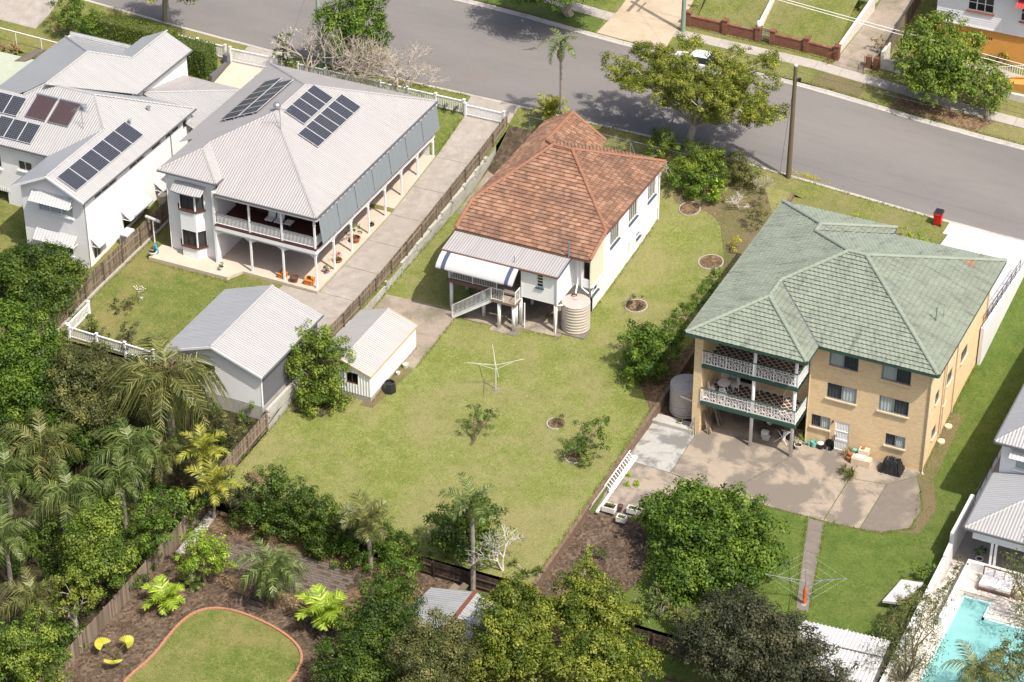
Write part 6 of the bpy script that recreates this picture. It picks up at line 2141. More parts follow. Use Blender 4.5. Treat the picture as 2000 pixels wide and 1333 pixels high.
# red brick street fence across the road
bf = root('brick_fence', 'red brick street fence with square piers across the road', 'fence', (-27, 43, h_north(-27, 43)))
segs = [(-33.3, -30.2), (-30.2, -27.4), (-26.2, -23.4), (-23.4, -20.9)]
for a, b in segs:
    m_ = MB()
    za, zb = h_north(a, 43), h_north(b, 43)
    m_.hull8([(a, 42.9, za - .3), (b, 42.9, zb - .3), (b, 43.12, zb - .3), (a, 43.12, za - .3), (a, 42.9, za + .85), (b, 42.9, zb + .85), (b, 43.12, zb + .85), (a, 43.12, za + .85)])
    pn = m_.build('panel', MAT['red_brick'], bf)
    m_ = MB(); m_.beam((a + .2, 43.01, za + .88), (b - .2, 43.01, zb + .88), .28, .07); m_.build('coping', MAT['red_brick'], pn)
for x in (-33.3, -30.2, -27.4, -26.2, -23.4, -20.9):
    z = h_north(x, 43)
    m_ = MB(); m_.box(x - .21, x + .21, 42.8, 43.22, z - .3, z + 1.15); m_.box(x - .25, x + .25, 42.76, 43.26, z + 1.15, z + 1.24)
    m_.build('pier', MAT['red_brick'], bf)
m_ = MB(); z = h_north(-27.4, 43); m_.lathe((-27.4, 43, z + 1.24), [(.16, 0), (.2, .15), (.2, .4), (.12, .52), (.02, .55)], 12)
single(m_, 'gate_lamp', MAT['white_paint'], 'white globe on the brick gate pier across the road', 'lamp', smooth=True)
m_ = MB(); z = h_north(-26.8, 43)
railing(m_, [(-27.15, 43.0, z), (-26.45, 43.0, z)], 1.0, .1, .03, .02)
single(m_, 'iron_gate', MAT['dark_steel'], 'small dark iron gate between the brick piers across the road', 'gate')
stn = root('garden_stairs', 'concrete steps climbing the terraced lawn behind the brick fence', 'stairs', (-27, 45, h_north(-27, 45)))
for i in range(9):
    y = 43.7 + i * .75
    m_ = MB(); m_.box(-27.6, -26.3, y, y + .78, h_north(-27, y) - .3, h_north(-27, 43.7) + .12 + i * .24); m_.build('step', MAT['concrete_dark'], stn)
m_ = MB()
m_.hull8([(-27.95, 43.6, 4.0), (-27.65, 43.6, 4.0), (-27.65, 50.5, 5.5), (-27.95, 50.5, 5.5), (-27.95, 43.6, h_north(-27, 43.6) + .5), (-27.65, 43.6, h_north(-27, 43.6) + .5), (-27.65, 50.5, h_north(-27, 43.6) + 2.9), (-27.95, 50.5, h_north(-27, 43.6) + 2.9)])
single(m_, 'stair_wall', MAT['dirty_white'], 'white wall beside the steps behind the brick fence', 'wall')
m_ = MB()
m_.hull8([(-21.2, 43.3, 3.5), (-20.95, 43.3, 3.5), (-20.5, 51, 5), (-20.75, 51, 5), (-21.2, 43.3, h_north(-21, 43.3) + .6), (-20.95, 43.3, h_north(-21, 43.3) + .6), (-20.5, 51, h_north(-21, 51) + 1.3), (-20.75, 51, h_north(-21, 51) + 1.3)])
single(m_, 'terrace_wall', MAT['dirty_white'], 'stained white wall along the left side of the old drive across the street', 'wall')
m_ = MB()
z = h_north(-17, 43.6)
m_.box(-17.3, -15.6, 43.5, 43.75, z - .5, z + .9); m_.box(-17.5, -17.28, 43.45, 45.2, z - .4, z + 1.5)
single(m_, 'low_wall', MAT['dirty_white'], 'stained low white wall at the foot of the grey paling fence across the street', 'wall')
m_ = MB(); z = h_north(-6.5, 44.4); m_.box(-7.9, 6, 44.2, 44.45, z - .8, z + .55)
single(m_, 'low_wall', MAT['dirty_white'], 'stained low white wall right of the smaller street tree', 'wall')
for i, x in enumerate((-18.35, -17.75)):
    z = h_north(x, 43.2)
    m_ = MB(); m_.box(x - .2, x + .2, 43.0, 43.4, z - .2, z + 1.0)
    single(m_, 'gate_pier', MAT['red_brick'], ('left' if i == 0 else 'right') + ' of two red brick piers under the dry brown bush', 'pier', 'old drive piers')
for i, (x, a) in enumerate(((-20.8, .3), (-18.6, -.5))):
    g_ = root('rusty_gate', ('rusty open gate leaf at the end of the brick fence' if i == 0 else 'rusty open gate leaf beside the brick piers of the old drive'), 'gate', (x, 42.9, h_north(x, 42.9)))
    z = h_north(x, 42.9)
    m_ = MB(); m_.beam((x, 42.9, z), (x, 42.9, z + 1.1), .05); m_.build('post', MAT['rust'], g_)
    m_ = MB(); railing(m_, [(x, 42.85, z + .05), (x - .5 * (1 if i == 0 else -.6), 41.9, z + .0)], .9, .14, .03, .02); m_.build('leaf', MAT['rust'], g_)
# pale house corner and red edging beyond the terraced lawn
m_ = MB(); m_.box(-22.6, -20.6, 51.5, 54, 5.5, 9.5)
single(m_, 'gate_pillar', MAT['dirty_white'], 'white pillar at the top edge above the terraced lawn', 'pillar')
m_ = MB(); m_.beam((-30, 52.5, h_north(-27, 52) + 1.75), (-20.8, 50.6, h_north(-21, 51) + 1.75), .9, .2)
single(m_, 'brick_path_edge', MAT['brick_edge'], 'red brick edging along the top of the terraced lawn', 'edging')
# light wire fence with gate before the tiled house, on the street side
wf = root('wire_fence', 'grey pipe and wire fence with gate along the street before the tiled house', 'fence', (-32, 24.4, 3.3))
for x in (-38.6, -36.2, -33.8, -31.4, -29.0, -26.6, -24.2, -21.8):
    m_ = MB(); z = h_tile(x, 24.3); m_.tube([(x, 24.35, z - .2), (x, 24.35, z + 1.15)], .03, 6); m_.build('post', MAT['steel'], wf)
m_ = MB()
xs_ = [-38.6, -33.8, -29.0, -24.2, -21.8]
for a, b in zip(xs_, xs_[1:]):
    m_.tube([(a, 24.35, h_tile(a, 24.3) + 1.12), (b, 24.35, h_tile(b, 24.3) + 1.12)], .025, 6)
    for k in range(6): m_.beam((a, 24.35, h_tile(a, 24.3) + .1 + k * .17), (b, 24.35, h_tile(b, 24.3) + .1 + k * .17), .008)
m_.build('rail', MAT['steel'], wf)
gt = MB(); z = h_tile(-30.2, 24.2)
for a, b in (((-30.2, 23.9, z + .1), (-30.2, 23.9, z + 1.3)), ((-29.3, 22.6, z + .0), (-29.3, 22.6, z + 1.2)), ((-30.2, 23.9, z + 1.3), (-29.3, 22.6, z + 1.2)), ((-30.2, 23.9, z + .1), (-29.3, 22.6, z + .0)), ((-30.2, 23.9, z + .1), (-29.3, 22.6, z + 1.2))): gt.tube([a, b], .03, 6)
gt.build('gate', MAT['steel'], wf)
wf2 = root('wire_fence', 'light wire fence beside the flat green roof at the top left', 'fence', (-82, 19.5, 3.6))
m_ = MB()
for i in range(5):
    x = -86 + i * 2.4; z = h_a(x, 19.6); m_.tube([(x, 19.6, z), (x, 19.6, z + 1.2)], .03, 6)
m_.tube([(-86, 19.6, h_a(-86, 19.6) + 1.2), (-76.4, 19.6, h_a(-76.4, 19.6) + 1.2)], .035, 6)
m_.build('rail', MAT['white_paint'], wf2)
m_ = MB()
for i in range(6): m_.box(-86, -79.6, 16.95, 17.2, 3.2 + i * .09, 3.28 + i * .09)
single(m_, 'bed_wall', MAT['red_brick'], 'low brick wall of the raised bed with maroon plants', 'wall')
sheet('lawn', rect(-90, -76.6, 17.3, 19), h_a, 'green_lawn', .03)
# ---------------------------------------------------------------- vegetation tables: label, leaf, leaf size, density, group, base, crown lobes (x, y, z, r)
TREES = [
    ('dense dark green dome tree beside the corner of the gabled house', 'leaf_deep', 0.17, 1.0, None, (-60.37, -8.11), [(-60.6, -8.66, 3.04, 2.63), (-62.43, -8.46, 2.86, 1.94), (-59.32, -7.46, 2.91, 1.69), (-60.17, -9.2, 1.81, 2.18), (-59.35, -6.76, 3.75, 0.99)]),
    ('big bushy mid green tree at the left edge below the dark dome tree', 'leaf_mid', 0.17, 1.0, None, (-56.4, -16.59), [(-56.72, -15.83, 3.82, 2.09), (-56.43, -17.93, 2.76, 2.34), (-55.08, -16.67, 2.78, 2.01), (-54.75, -18.37, 1.09, 2.51), (-59.02, -14.14, 4.2, 1.19)]),
    ('grey green flowering tree left of the drooping flowering palm', 'leaf_olive', 0.16, 1.0, None, (-51.44, -17.06), [(-51.62, -16.42, 3.42, 1.73), (-49.71, -16.73, 2.96, 1.59), (-52.0, -18.09, 2.54, 1.66), (-50.11, -18.16, 1.53, 2.15), (-53.76, -15.92, 3.1, 1.27)]),
    ('dark tree under the grey green flowering tree, partly hidden by palms', 'leaf_deep', 0.17, 0.9, None, (-50.85, -19.07), [(-51.89, -19.82, 0.43, 1.99), (-49.24, -19.1, 0.36, 1.82), (-48.29, -16.5, 1.01, 1.66), (-54.0, -20.86, 0.06, 1.82)]),
    ('pale yellow green round tree just left of the brown paling fence', 'leaf_bright', 0.15, 1.15, None, (-41.9, -30.59), [(-42.26, -29.32, 2.92, 1.38), (-42.11, -30.51, 2.25, 1.68), (-40.93, -30.48, 1.65, 1.53), (-41.49, -31.18, 0.61, 1.84), (-42.71, -31.47, 0.99, 1.07)]),
    ('dark slender tree between the pale round tree and the golden palm', 'leaf_mid', 0.15, 1.0, None, (-40.56, -26.01), [(-40.92, -26.38, 2.09, 1.12), (-40.01, -27.09, 1.32, 1.24), (-41.0, -27.68, 0.41, 1.25), (-40.84, -24.51, 1.61, 0.95), (-40.03, -24.39, 1.2, 1.07)]),
    ('tall thin trunked tree with lime leaves beside the lower paling fence', 'leaf_yellow', 0.14, 0.8, None, (-41.49, -33.9), [(-41.75, -33.53, 0.87, 1.03), (-40.85, -33.87, 0.46, 0.85), (-41.88, -34.29, 0.02, 0.85)]),
    ('bright green bushy tree in the bottom left corner', 'leaf_bright', 0.16, 1.0, None, (-41.09, -38.39), [(-41.89, -37.66, 0.62, 1.49), (-40.64, -37.8, 0.02, 1.25), (-41.83, -39.0, -0.45, 1.48), (-39.99, -39.12, -0.46, 1.42)]),
    ('dark shrub mass at the very bottom left edge', 'leaf_mid', 0.17, 0.9, None, (-42.63, -37.69), [(-43.77, -37.97, -0.39, 1.2), (-42.59, -39.78, -0.89, 1.48), (-41.53, -35.31, -1.24, 1.21)]),
    ('small yellow green tree at the top of the mulched back garden', 'leaf_lime', 0.13, 0.9, None, (-36.73, -27.08), [(-37.44, -26.35, 0.65, 0.93), (-36.4, -26.0, 0.56, 0.93), (-36.69, -26.78, 0.03, 1.3), (-35.71, -26.35, -0.15, 0.87), (-37.43, -27.38, -0.18, 0.87)]),
    ('glossy dark round tree beside the tall slim palm at the back fence', 'leaf_deep', 0.16, 1.0, None, (-22.62, -18.83), [(-23.78, -19.22, 1.89, 1.3), (-22.84, -18.31, 2.16, 1.24), (-22.89, -19.65, 1.31, 1.55), (-21.97, -17.95, 1.99, 1.06), (-21.64, -19.01, 1.28, 1.12)]),
    ('bright green shrub tree growing beside the rusty roofed shed', 'leaf_mid', 0.14, 1.0, None, (-25.41, -23.17), [(-25.66, -22.78, 0.47, 1.05), (-24.9, -22.93, 0.05, 0.92), (-25.67, -23.79, -0.17, 1.05)]),
    ('tall dark green bushy tree left of the rusty roofed shed', 'leaf_deep', 0.15, 1.1, None, (-23.44, -28.22), [(-24.08, -27.72, 2.1, 1.34), (-22.91, -28.39, 1.48, 1.48), (-24.19, -29.19, 1.05, 1.55), (-22.82, -29.28, 0.45, 1.78), (-23.2, -26.54, 1.34, 1.05)]),
    ('dark green bush at the bottom edge below the lime tree fern', 'leaf_deep', 0.15, 1.0, None, (-24.23, -31.64), [(-24.12, -30.61, 0.81, 1.24), (-24.68, -31.79, 0.18, 1.47), (-23.01, -31.51, -0.21, 1.77), (-25.09, -32.66, -0.65, 1.18)]),
    ('brownish olive fine leaved tree at the bottom edge in front of the rusty shed', 'leaf_olive', 0.12, 1.3, None, (-18.84, -30.39), [(-19.42, -30.04, 2.63, 1.4), (-19.99, -31.21, 2.0, 1.51), (-18.27, -30.42, 2.01, 1.45), (-17.68, -28.98, 2.07, 0.99), (-18.82, -31.31, 0.99, 2.03)]),
    ('yellow green bushy tree right of the rusty shed, left one of three', 'leaf_yellow', 0.15, 1.2, 'yellow green trees at the bottom edge', (-15.46, -27.98), [(-15.92, -26.88, 4.12, 1.31), (-16.45, -27.81, 3.5, 1.31), (-14.56, -26.71, 3.53, 1.31), (-15.44, -28.25, 2.68, 1.74), (-14.22, -28.81, 1.66, 2.03), (-16.17, -29.45, 1.45, 1.45)]),
    ('yellow green bushy tree below the back corner of the brown lawn, middle one of three', 'leaf_yellow', 0.15, 1.2, 'yellow green trees at the bottom edge', (-11.96, -24.73), [(-12.69, -23.75, 4.42, 1.12), (-11.31, -24.32, 4.01, 1.31), (-13.14, -24.88, 3.79, 1.41), (-10.57, -24.89, 3.19, 1.46), (-12.08, -25.8, 2.97, 1.52)]),
    ('yellow green bushy tree at the bottom edge, right one of three', 'leaf_yellow', 0.15, 1.2, 'yellow green trees at the bottom edge', (-9.67, -28.05), [(-10.51, -27.97, 3.3, 1.49), (-11.22, -29.17, 2.66, 1.43), (-9.07, -27.28, 2.72, 1.44), (-7.91, -27.41, 2.12, 1.29), (-9.66, -28.41, 1.89, 1.72)]),
    ('large dusky brown green tree at the bottom edge left of the white shed', 'leaf_dusk', 0.15, 1.3, None, (-2.18, -22.99), [(-5.1, -22.92, 3.25, 1.6), (-4.14, -21.41, 3.58, 1.31), (-2.74, -22.6, 3.28, 1.74), (-0.93, -22.03, 2.93, 1.39), (-5.4, -24.41, 2.4, 1.59), (-3.33, -24.18, 2.4, 1.88), (-1.07, -23.63, 2.23, 1.87), (0.81, -22.93, 2.25, 1.44), (2.31, -22.77, 1.66, 1.09)]),
    ('broad deep green citrus tree on the lawn behind the brick flats', 'leaf_mid', 0.19, 1.2, None, (-9.11, -14.18), [(-12.07, -13.45, 2.28, 1.49), (-10.79, -12.51, 2.63, 1.55), (-7.93, -12.19, 2.74, 1.61), (-8.46, -14.21, 2.43, 1.84), (-6.2, -13.21, 2.28, 1.54), (-10.33, -15.24, 1.76, 1.84), (-7.48, -15.76, 1.53, 1.98), (-5.69, -14.48, 1.6, 1.53), (-9.17, -17.2, 0.84, 1.83), (-13.01, -13.58, 1.67, 1.09)]),
    ('round dark green tree standing on the lawn right of the small house', 'leaf_mid', 0.16, 1.1, None, (-19.59, 2.23), [(-20.11, 2.99, 3.2, 1.22), (-20.44, 1.63, 2.51, 1.29), (-18.97, 2.04, 2.67, 1.42), (-19.4, 0.95, 1.79, 1.49), (-19.04, 3.55, 2.76, 1.02)]),
    ('leafy tree leaning against the white garden shed', 'leaf_bright', 0.15, 1.15, None, (-38.71, -8.39), [(-38.61, -7.33, 3.39, 1.15), (-39.99, -6.94, 3.18, 1.15), (-37.59, -7.85, 2.79, 1.08), (-39.64, -8.33, 2.5, 1.42), (-38.0, -8.93, 1.92, 1.41), (-38.31, -9.54, 0.57, 1.48), (-37.36, -9.19, 0.42, 1.08), (-40.21, -9.04, 2.57, 0.74)]),
    ('small open tree on the lawn below the faded clothes hoist', 'leaf_mid', 0.11, 0.55, None, (-27.09, -9.56), [(-27.52, -7.88, 1.78, 0.66), (-26.49, -7.59, 1.62, 0.66), (-27.6, -8.46, 1.24, 0.59), (-26.79, -8.26, 1.28, 0.73)]),
    ('small leaning tree in a ring bed near the right boundary', 'leaf_mid', 0.13, 0.75, None, (-20.12, -8.4), [(-19.25, -6.63, 2.18, 0.72), (-20.1, -7.53, 1.91, 0.91), (-18.66, -7.55, 1.55, 0.71), (-20.27, -8.31, 1.16, 0.85), (-19.75, -8.67, 0.75, 0.71)]),
    ('leafy green street tree behind the bare frangipani trees', 'leaf_mid', 0.17, 1.0, None, (-55.29, 27.74), [(-55.71, 25.9, 8.22, 1.49), (-53.71, 25.9, 8.43, 1.64), (-52.61, 26.69, 7.43, 1.26), (-54.85, 25.44, 7.08, 1.57), (-53.21, 26.1, 6.7, 1.42), (-53.39, 27.45, 9.32, 1.33), (-54.69, 27.0, 9.46, 1.41)]),
    ('narrow dark magnolia with white blooms beside the verandah house roof', 'leaf_deep', 0.15, 0.9, None, (-59.17, 23.98), [(-59.06, 23.9, 7.11, 0.63), (-59.07, 24.08, 6.14, 0.79), (-59.43, 23.82, 5.3, 0.71), (-59.11, 24.14, 4.55, 0.79)]),
    ('large rounded green tree across the street before the orange based house', 'leaf_bright', 0.2, 1.0, None, (-12.29, 41.18), [(-13.86, 41.45, 8.33, 1.62), (-12.57, 43.04, 8.52, 1.63), (-10.96, 43.88, 8.05, 1.24), (-13.67, 39.85, 7.39, 1.62), (-11.8, 40.19, 7.64, 2.0), (-10.32, 41.35, 7.2, 1.62), (-12.35, 39.22, 6.03, 1.62), (-10.39, 39.98, 6.11, 1.62)]),
    ('smaller bright green street tree right of the large rounded one', 'leaf_bright', 0.18, 1.0, None, (-8.05, 40.72), [(-8.94, 42.35, 6.39, 1.16), (-9.31, 41.22, 5.54, 1.16), (-7.96, 41.96, 5.7, 1.16), (-8.26, 41.27, 4.88, 1.31)]),
    ('street tree at the top left with pale trunk and crown above the frame', 'leaf_street', 0.18, 0.7, None, (-71.85, 26.85), [(-71.17, 24.7, 9.04, 2.0), (-69.08, 25.1, 9.07, 1.8), (-70.24, 24.85, 10.04, 2.0)]),
    ('dark trunked street tree at the top edge right of the leafy tree', 'leaf_mid', 0.18, 0.9, None, (-42.38, 40.3), [(-42.36, 36.85, 10.05, 2.79), (-40.27, 38.04, 10.18, 2.39), (-44.39, 36.52, 9.56, 2.2)]),
]
SHRUBS = [
    ('dark leafy shrub in the back hedge nearest the lot corner', 'leaf_dusk', 0.13, 1.0, (-37.9, -20.61), [(-37.45, -20.59, 0.4, 1.09), (-38.35, -20.62, -0.66, 0.96)]),
    ('tall deep green shrub in the back hedge, highest at its left end', 'leaf_deep', 0.13, 1.1, (-35.5, -20.79), [(-35.57, -20.4, 1.87, 1.08), (-34.4, -20.59, 1.38, 1.2), (-35.83, -20.75, 0.23, 1.34), (-36.22, -21.43, -0.42, 1.34)]),
    ('deep green hedge shrub second from the left end along the back fence', 'leaf_deep', 0.13, 1.1, (-33.21, -20.72), [(-33.01, -20.48, 1.56, 1.14), (-32.08, -20.6, 0.95, 1.14), (-33.57, -20.59, -0.14, 1.27), (-34.17, -21.21, -0.71, 1.33)]),
    ('deep green hedge shrub behind the left side of the twin palm', 'leaf_deep', 0.13, 1.1, (-31.01, -21.0), [(-30.84, -20.59, 0.75, 1.07), (-31.35, -21.05, -0.29, 1.26), (-29.79, -20.64, -0.46, 1.26), (-32.08, -21.73, -0.85, 1.33)]),
    ('dark hedge shrub at the foot of the twin palm', 'leaf_mid', 0.13, 1.0, (-28.23, -21.05), [(-27.64, -20.6, 0.81, 0.94), (-28.43, -21.21, -0.6, 1.13), (-26.97, -20.59, -0.16, 0.94), (-29.9, -21.82, -1.06, 1.13)]),
    ('small dark shrub between twin palm and glossy round tree', 'leaf_deep', 0.13, 1.0, (-25.79, -20.75), [(-25.91, -20.59, 0.39, 0.81), (-25.41, -20.59, -0.63, 0.81), (-26.04, -21.07, -0.9, 0.75)]),
    ('bright green shrub by the street behind the wire fence, leftmost', 'leaf_bright', 0.14, 1.0, (-27.9, 24.41), [(-28.16, 24.7, 4.82, 0.98), (-27.06, 24.51, 4.53, 0.97), (-28.47, 24.03, 4.01, 0.9)]),
    ('large bright shrub under the street tree trunk', 'leaf_bright', 0.14, 1.0, (-24.38, 23.48), [(-24.99, 23.83, 4.74, 1.27), (-23.47, 24.04, 4.57, 1.12), (-25.44, 23.03, 3.97, 1.19), (-23.64, 23.03, 3.98, 1.34)]),
    ('mid green shrub at the front corner of the tiled house', 'leaf_mid', 0.14, 1.0, (-24.65, 21.74), [(-24.67, 21.62, 3.83, 1.18), (-23.44, 21.55, 3.53, 1.11), (-25.83, 22.05, 3.75, 0.97)]),
    ('yellow leaved shrub in the front garden bed of the tiled house', 'leaf_lime', 0.15, 0.9, (-22.29, 21.39), [(-22.51, 21.68, 3.7, 0.74), (-21.91, 21.41, 3.35, 0.59), (-22.44, 21.07, 3.18, 0.59)]),
    ('olive shrub right of the large bright shrub by the kerb', 'leaf_olive', 0.12, 1.0, (-21.63, 23.96), [(-21.96, 24.28, 4.38, 1.11), (-20.86, 24.03, 4.14, 1.04), (-22.06, 23.56, 3.88, 0.96)]),
    ('weedy shrub at the front right corner of the brown lawn', 'leaf_olive', 0.12, 0.7, (-18.91, 20.45), [(-18.9, 20.42, 3.78, 0.73), (-18.85, 19.32, 3.33, 0.65), (-18.97, 21.62, 3.97, 0.59)]),
    ('golden leaved clump at the right boundary above the ring bed', 'leaf_gold', 0.13, 0.8, (-19.26, 16.95), [(-19.16, 17.17, 2.74, 0.36), (-19.36, 16.74, 2.38, 0.4)]),
    ('shadowed green shrub beside the green roof, farther from the tank', 'leaf_mid', 0.13, 0.9, (-18.91, 11.16), [(-18.88, 11.07, 2.49, 0.77), (-18.86, 9.62, 2.3, 0.77), (-18.98, 12.79, 2.53, 0.64)]),
    ('green shrub beside the green roof, nearer the tank', 'leaf_mid', 0.13, 0.9, (-19.06, 7.16), [(-19.03, 7.22, 2.42, 0.9), (-19.07, 5.97, 2.12, 0.9), (-19.08, 8.28, 2.4, 0.7)]),
    ('grey twiggy shrub in the ring bed right of the water tank', 'leaf_dusk', 0.09, 0.8, (-23.18, 8.48), [(-23.18, 8.48, 1.66, 0.53)]),
    ('tiny grey green shrub in the ring bed in the lower lawn', 'leaf_dusk', 0.09, 0.8, (-22.74, -5.42), [(-22.74, -5.42, 0.75, 0.4)]),
    ('mixed shrub in the kidney bed of the verandah house lawn', 'leaf_olive', 0.1, 0.7, (-55.12, -6.3), [(-54.93, -6.49, 1.32, 0.63), (-55.59, -6.6, 1.12, 0.49), (-54.83, -5.8, 1.28, 0.42)]),
    ('small dark tree like shrub on the verandah house lawn above the picket fence', 'leaf_dusk', 0.12, 1.0, (-52.75, -9.71), [(-52.78, -9.41, 1.69, 0.69), (-52.73, -10.02, 1.24, 0.62)]),
    ('dark shrub in the corner of the verandah house lawn', 'leaf_deep', 0.12, 1.0, (-55.27, -9.47), [(-55.75, -9.27, 1.4, 0.7), (-54.8, -9.67, 1.07, 0.56)]),
    ('pale green shrub behind the garage, nearest the boundary', 'leaf_mid', 0.12, 0.7, (-41.61, -13.22), [(-41.53, -13.0, 0.79, 0.6), (-41.68, -13.45, 0.42, 0.6)]),
    ('loose olive shrub behind the garage beside the drooping palm', 'leaf_olive', 0.13, 0.9, (-42.1, -15.02), [(-42.35, -14.56, 0.73, 0.8), (-42.58, -15.53, 0.27, 0.86), (-41.38, -14.97, 0.27, 0.73)]),
    ('dark shrub below the garage block wall', 'leaf_deep', 0.13, 0.9, (-42.54, -15.5), [(-44.22, -14.0, 0.63, 0.87), (-42.33, -16.3, 0.04, 0.99), (-41.06, -16.2, -0.04, 0.79)]),
    ('low lime shrub in the mulch behind the brick flats', 'leaf_lime', 0.11, 0.9, (-15.91, -16.52), [(-15.9, -16.85, 0.08, 0.37), (-15.92, -16.2, 0.11, 0.28)]),
    ('low dark shrub in the mulch behind the brick flats', 'leaf_deep', 0.11, 0.9, (-15.09, -16.37), [(-15.09, -16.37, 0.0, 0.62)]),
    ('green shrub on the flats lawn against the white boundary wall', 'leaf_mid', 0.13, 0.9, (3.38, -10.25), [(3.06, -10.27, 0.82, 0.61), (3.69, -10.23, 0.72, 0.55)]),
    ('grey green shrub beside the white ribbed shed', 'leaf_olive', 0.13, 0.9, (3.61, -14.97), [(3.27, -15.91, 1.1, 0.83), (3.61, -14.57, 1.18, 0.84), (3.76, -13.04, 1.06, 0.72), (3.79, -16.37, 0.48, 0.77)]),
    ('planting between the two white walls by the pool', 'leaf_olive', 0.12, 0.9, (4.97, -10.61), [(5.01, -8.76, 0.5, 0.49), (5.0, -9.96, 0.39, 0.49), (4.96, -11.18, 0.49, 0.49), (4.9, -12.53, 0.5, 0.54)]),
    ('low clipped yellow green hedge before the brick flats, right part', 'leaf_lime', 0.12, 1.1, (-7.93, 22.49), [(-8.69, 22.49, 3.1, 0.47), (-7.93, 22.48, 3.09, 0.5), (-7.18, 22.49, 3.03, 0.47)]),
    ('small yellow green shrub above the green roof, left part', 'leaf_lime', 0.12, 1.0, (-12.61, 23.25), [(-12.85, 23.24, 3.11, 0.4), (-12.36, 23.27, 3.05, 0.33)]),
    ('leafy shrub with white flowers at the top left', 'leaf_mid', 0.14, 0.8, (-77.01, 22.32), [(-78.2, 22.61, 6.06, 1.14), (-76.48, 22.47, 5.59, 1.13), (-75.91, 22.17, 4.72, 1.13), (-77.44, 22.02, 5.14, 1.14)]),
    ('dry grey shrub beside the flowering shrub at the top left', 'leaf_dry', 0.12, 0.5, (-78.01, 22.2), [(-77.63, 22.43, 5.81, 0.89), (-78.39, 21.98, 4.96, 0.89)]),
    ('dry brown bush at the old gate across the street', 'leaf_dry', 0.12, 0.7, (-18.33, 45.42), [(-18.52, 45.44, 5.46, 0.56), (-18.14, 45.4, 5.03, 0.56)]),
    ('small weedy shrub beside the stairs across the street', 'leaf_gold', 0.12, 0.6, (-9.18, 49.08), [(-9.2, 49.3, 5.03, 0.36), (-9.15, 48.85, 4.58, 0.36)]),
    ('weeds along the orange wall across the street', 'leaf_olive', 0.12, 0.5, (-9.19, 48.78), [(-9.79, 48.73, 4.41, 0.56), (-8.59, 48.84, 4.35, 0.56)]),
    ('green shrub before the pale wall at the top edge across the street', 'leaf_mid', 0.12, 0.9, (-22.02, 50.12), [(-22.51, 49.98, 6.0, 0.65), (-21.52, 50.27, 5.85, 0.49)]),
    ('small rose bush on the terraced lawn across the street', 'leaf_mid', 0.12, 0.7, (-22.85, 49.32), [(-22.85, 49.32, 5.55, 0.41)]),
    ('small green shrub behind the brick fence at the top', 'leaf_lime', 0.12, 0.9, (-33.62, 45.68), [(-33.62, 45.68, 5.6, 0.49)]),
    ('low dark shrub inside the white picket fence near the gate', 'leaf_dusk', 0.11, 0.9, (-45.55, 24.18), [(-46.06, 24.23, 3.91, 0.43), (-45.05, 24.12, 3.89, 0.47)]),
    ('dark corner bush among the palms at the golden palm clump', 'leaf_deep', 0.15, 0.9, (-40.93, -20.68), [(-39.8, -21.88, -0.26, 1.02), (-40.44, -22.77, -0.86, 0.96), (-39.82, -19.57, 0.36, 0.9), (-43.66, -18.49, 0.46, 1.31)]),
    ('dark fern like bush under the small yellow green tree', 'leaf_deep', 0.12, 0.9, (-37.78, -26.8), [(-37.6, -26.65, -1.36, 0.56), (-37.97, -26.95, -1.47, 0.44)]),
    ('dark undergrowth between the palms at the left', 'leaf_deep', 0.16, 0.8, (-46.3, -25.04), [(-47.63, -19.23, 0.13, 1.32), (-49.68, -20.99, -0.56, 1.48), (-51.82, -23.14, -1.01, 1.64), (-47.41, -22.79, -1.07, 1.46), (-44.75, -20.85, -0.33, 1.3), (-46.96, -28.18, -1.21, 1.58), (-48.26, -29.65, -1.4, 1.42), (-40.95, -28.92, -1.45, 1.09), (-40.61, -26.47, -1.11, 0.94), (-44.95, -30.15, -1.52, 1.25)]),
    ('olive bushes in the bottom right corner by the pool', 'leaf_olive', 0.14, 0.9, (10.22, -17.86), [(10.71, -16.6, 1.99, 0.87), (10.45, -18.15, 1.59, 1.16), (9.5, -18.82, 1.2, 0.98)]),
]
# ---------------------------------------------------------------- vegetation
def leaf_mesh(name, C_, Nrm, L, Wd, tint, mat, rng, fold=.25):
    """leaf blades: centres, normals, length, width -> folded rhombus of two triangles pairs"""
    n = len(C_)
    Nrm = Nrm / (np.linalg.norm(Nrm, axis=1, keepdims=True) + 1e-9)
    ref = rng.normal(size=(n, 3))
    T = np.cross(Nrm, ref)
    T /= (np.linalg.norm(T, axis=1, keepdims=True) + 1e-9)
    S = np.cross(Nrm, T)
    L = L[:, None]; Wd = Wd[:, None]
    tip = C_ + T * L * .5 - Nrm * L * .12
    bas = C_ - T * L * .5 - Nrm * L * .05
    lf = C_ + S * Wd * .5 - T * L * .08 + Nrm * Wd * fold * .4
    rg = C_ - S * Wd * .5 - T * L * .08 + Nrm * Wd * fold * .4
    v = np.stack([bas, rg, tip, lf], 1).reshape(-1, 3)
    return quads_mesh(name, v, tint, mat)
def quads_mesh(name, v, tint, mat):
    n = len(v) // 4
    me = bpy.data.meshes.new(name)
    me.vertices.add(4 * n)
    me.vertices.foreach_set('co', v.astype(np.float32).ravel())
    me.loops.add(4 * n)
    me.loops.foreach_set('vertex_index', np.arange(4 * n, dtype=np.int32))
    me.polygons.add(n)
    me.polygons.foreach_set('loop_start', np.arange(0, 4 * n, 4, dtype=np.int32))
    a = me.attributes.new('tint', 'FLOAT', 'FACE')
    a.data.foreach_set('value', np.clip(tint, 0, 1).astype(np.float32))
    me.materials.append(MAT[mat])
    me.update(calc_edges=True)
    me.validate()
    return me
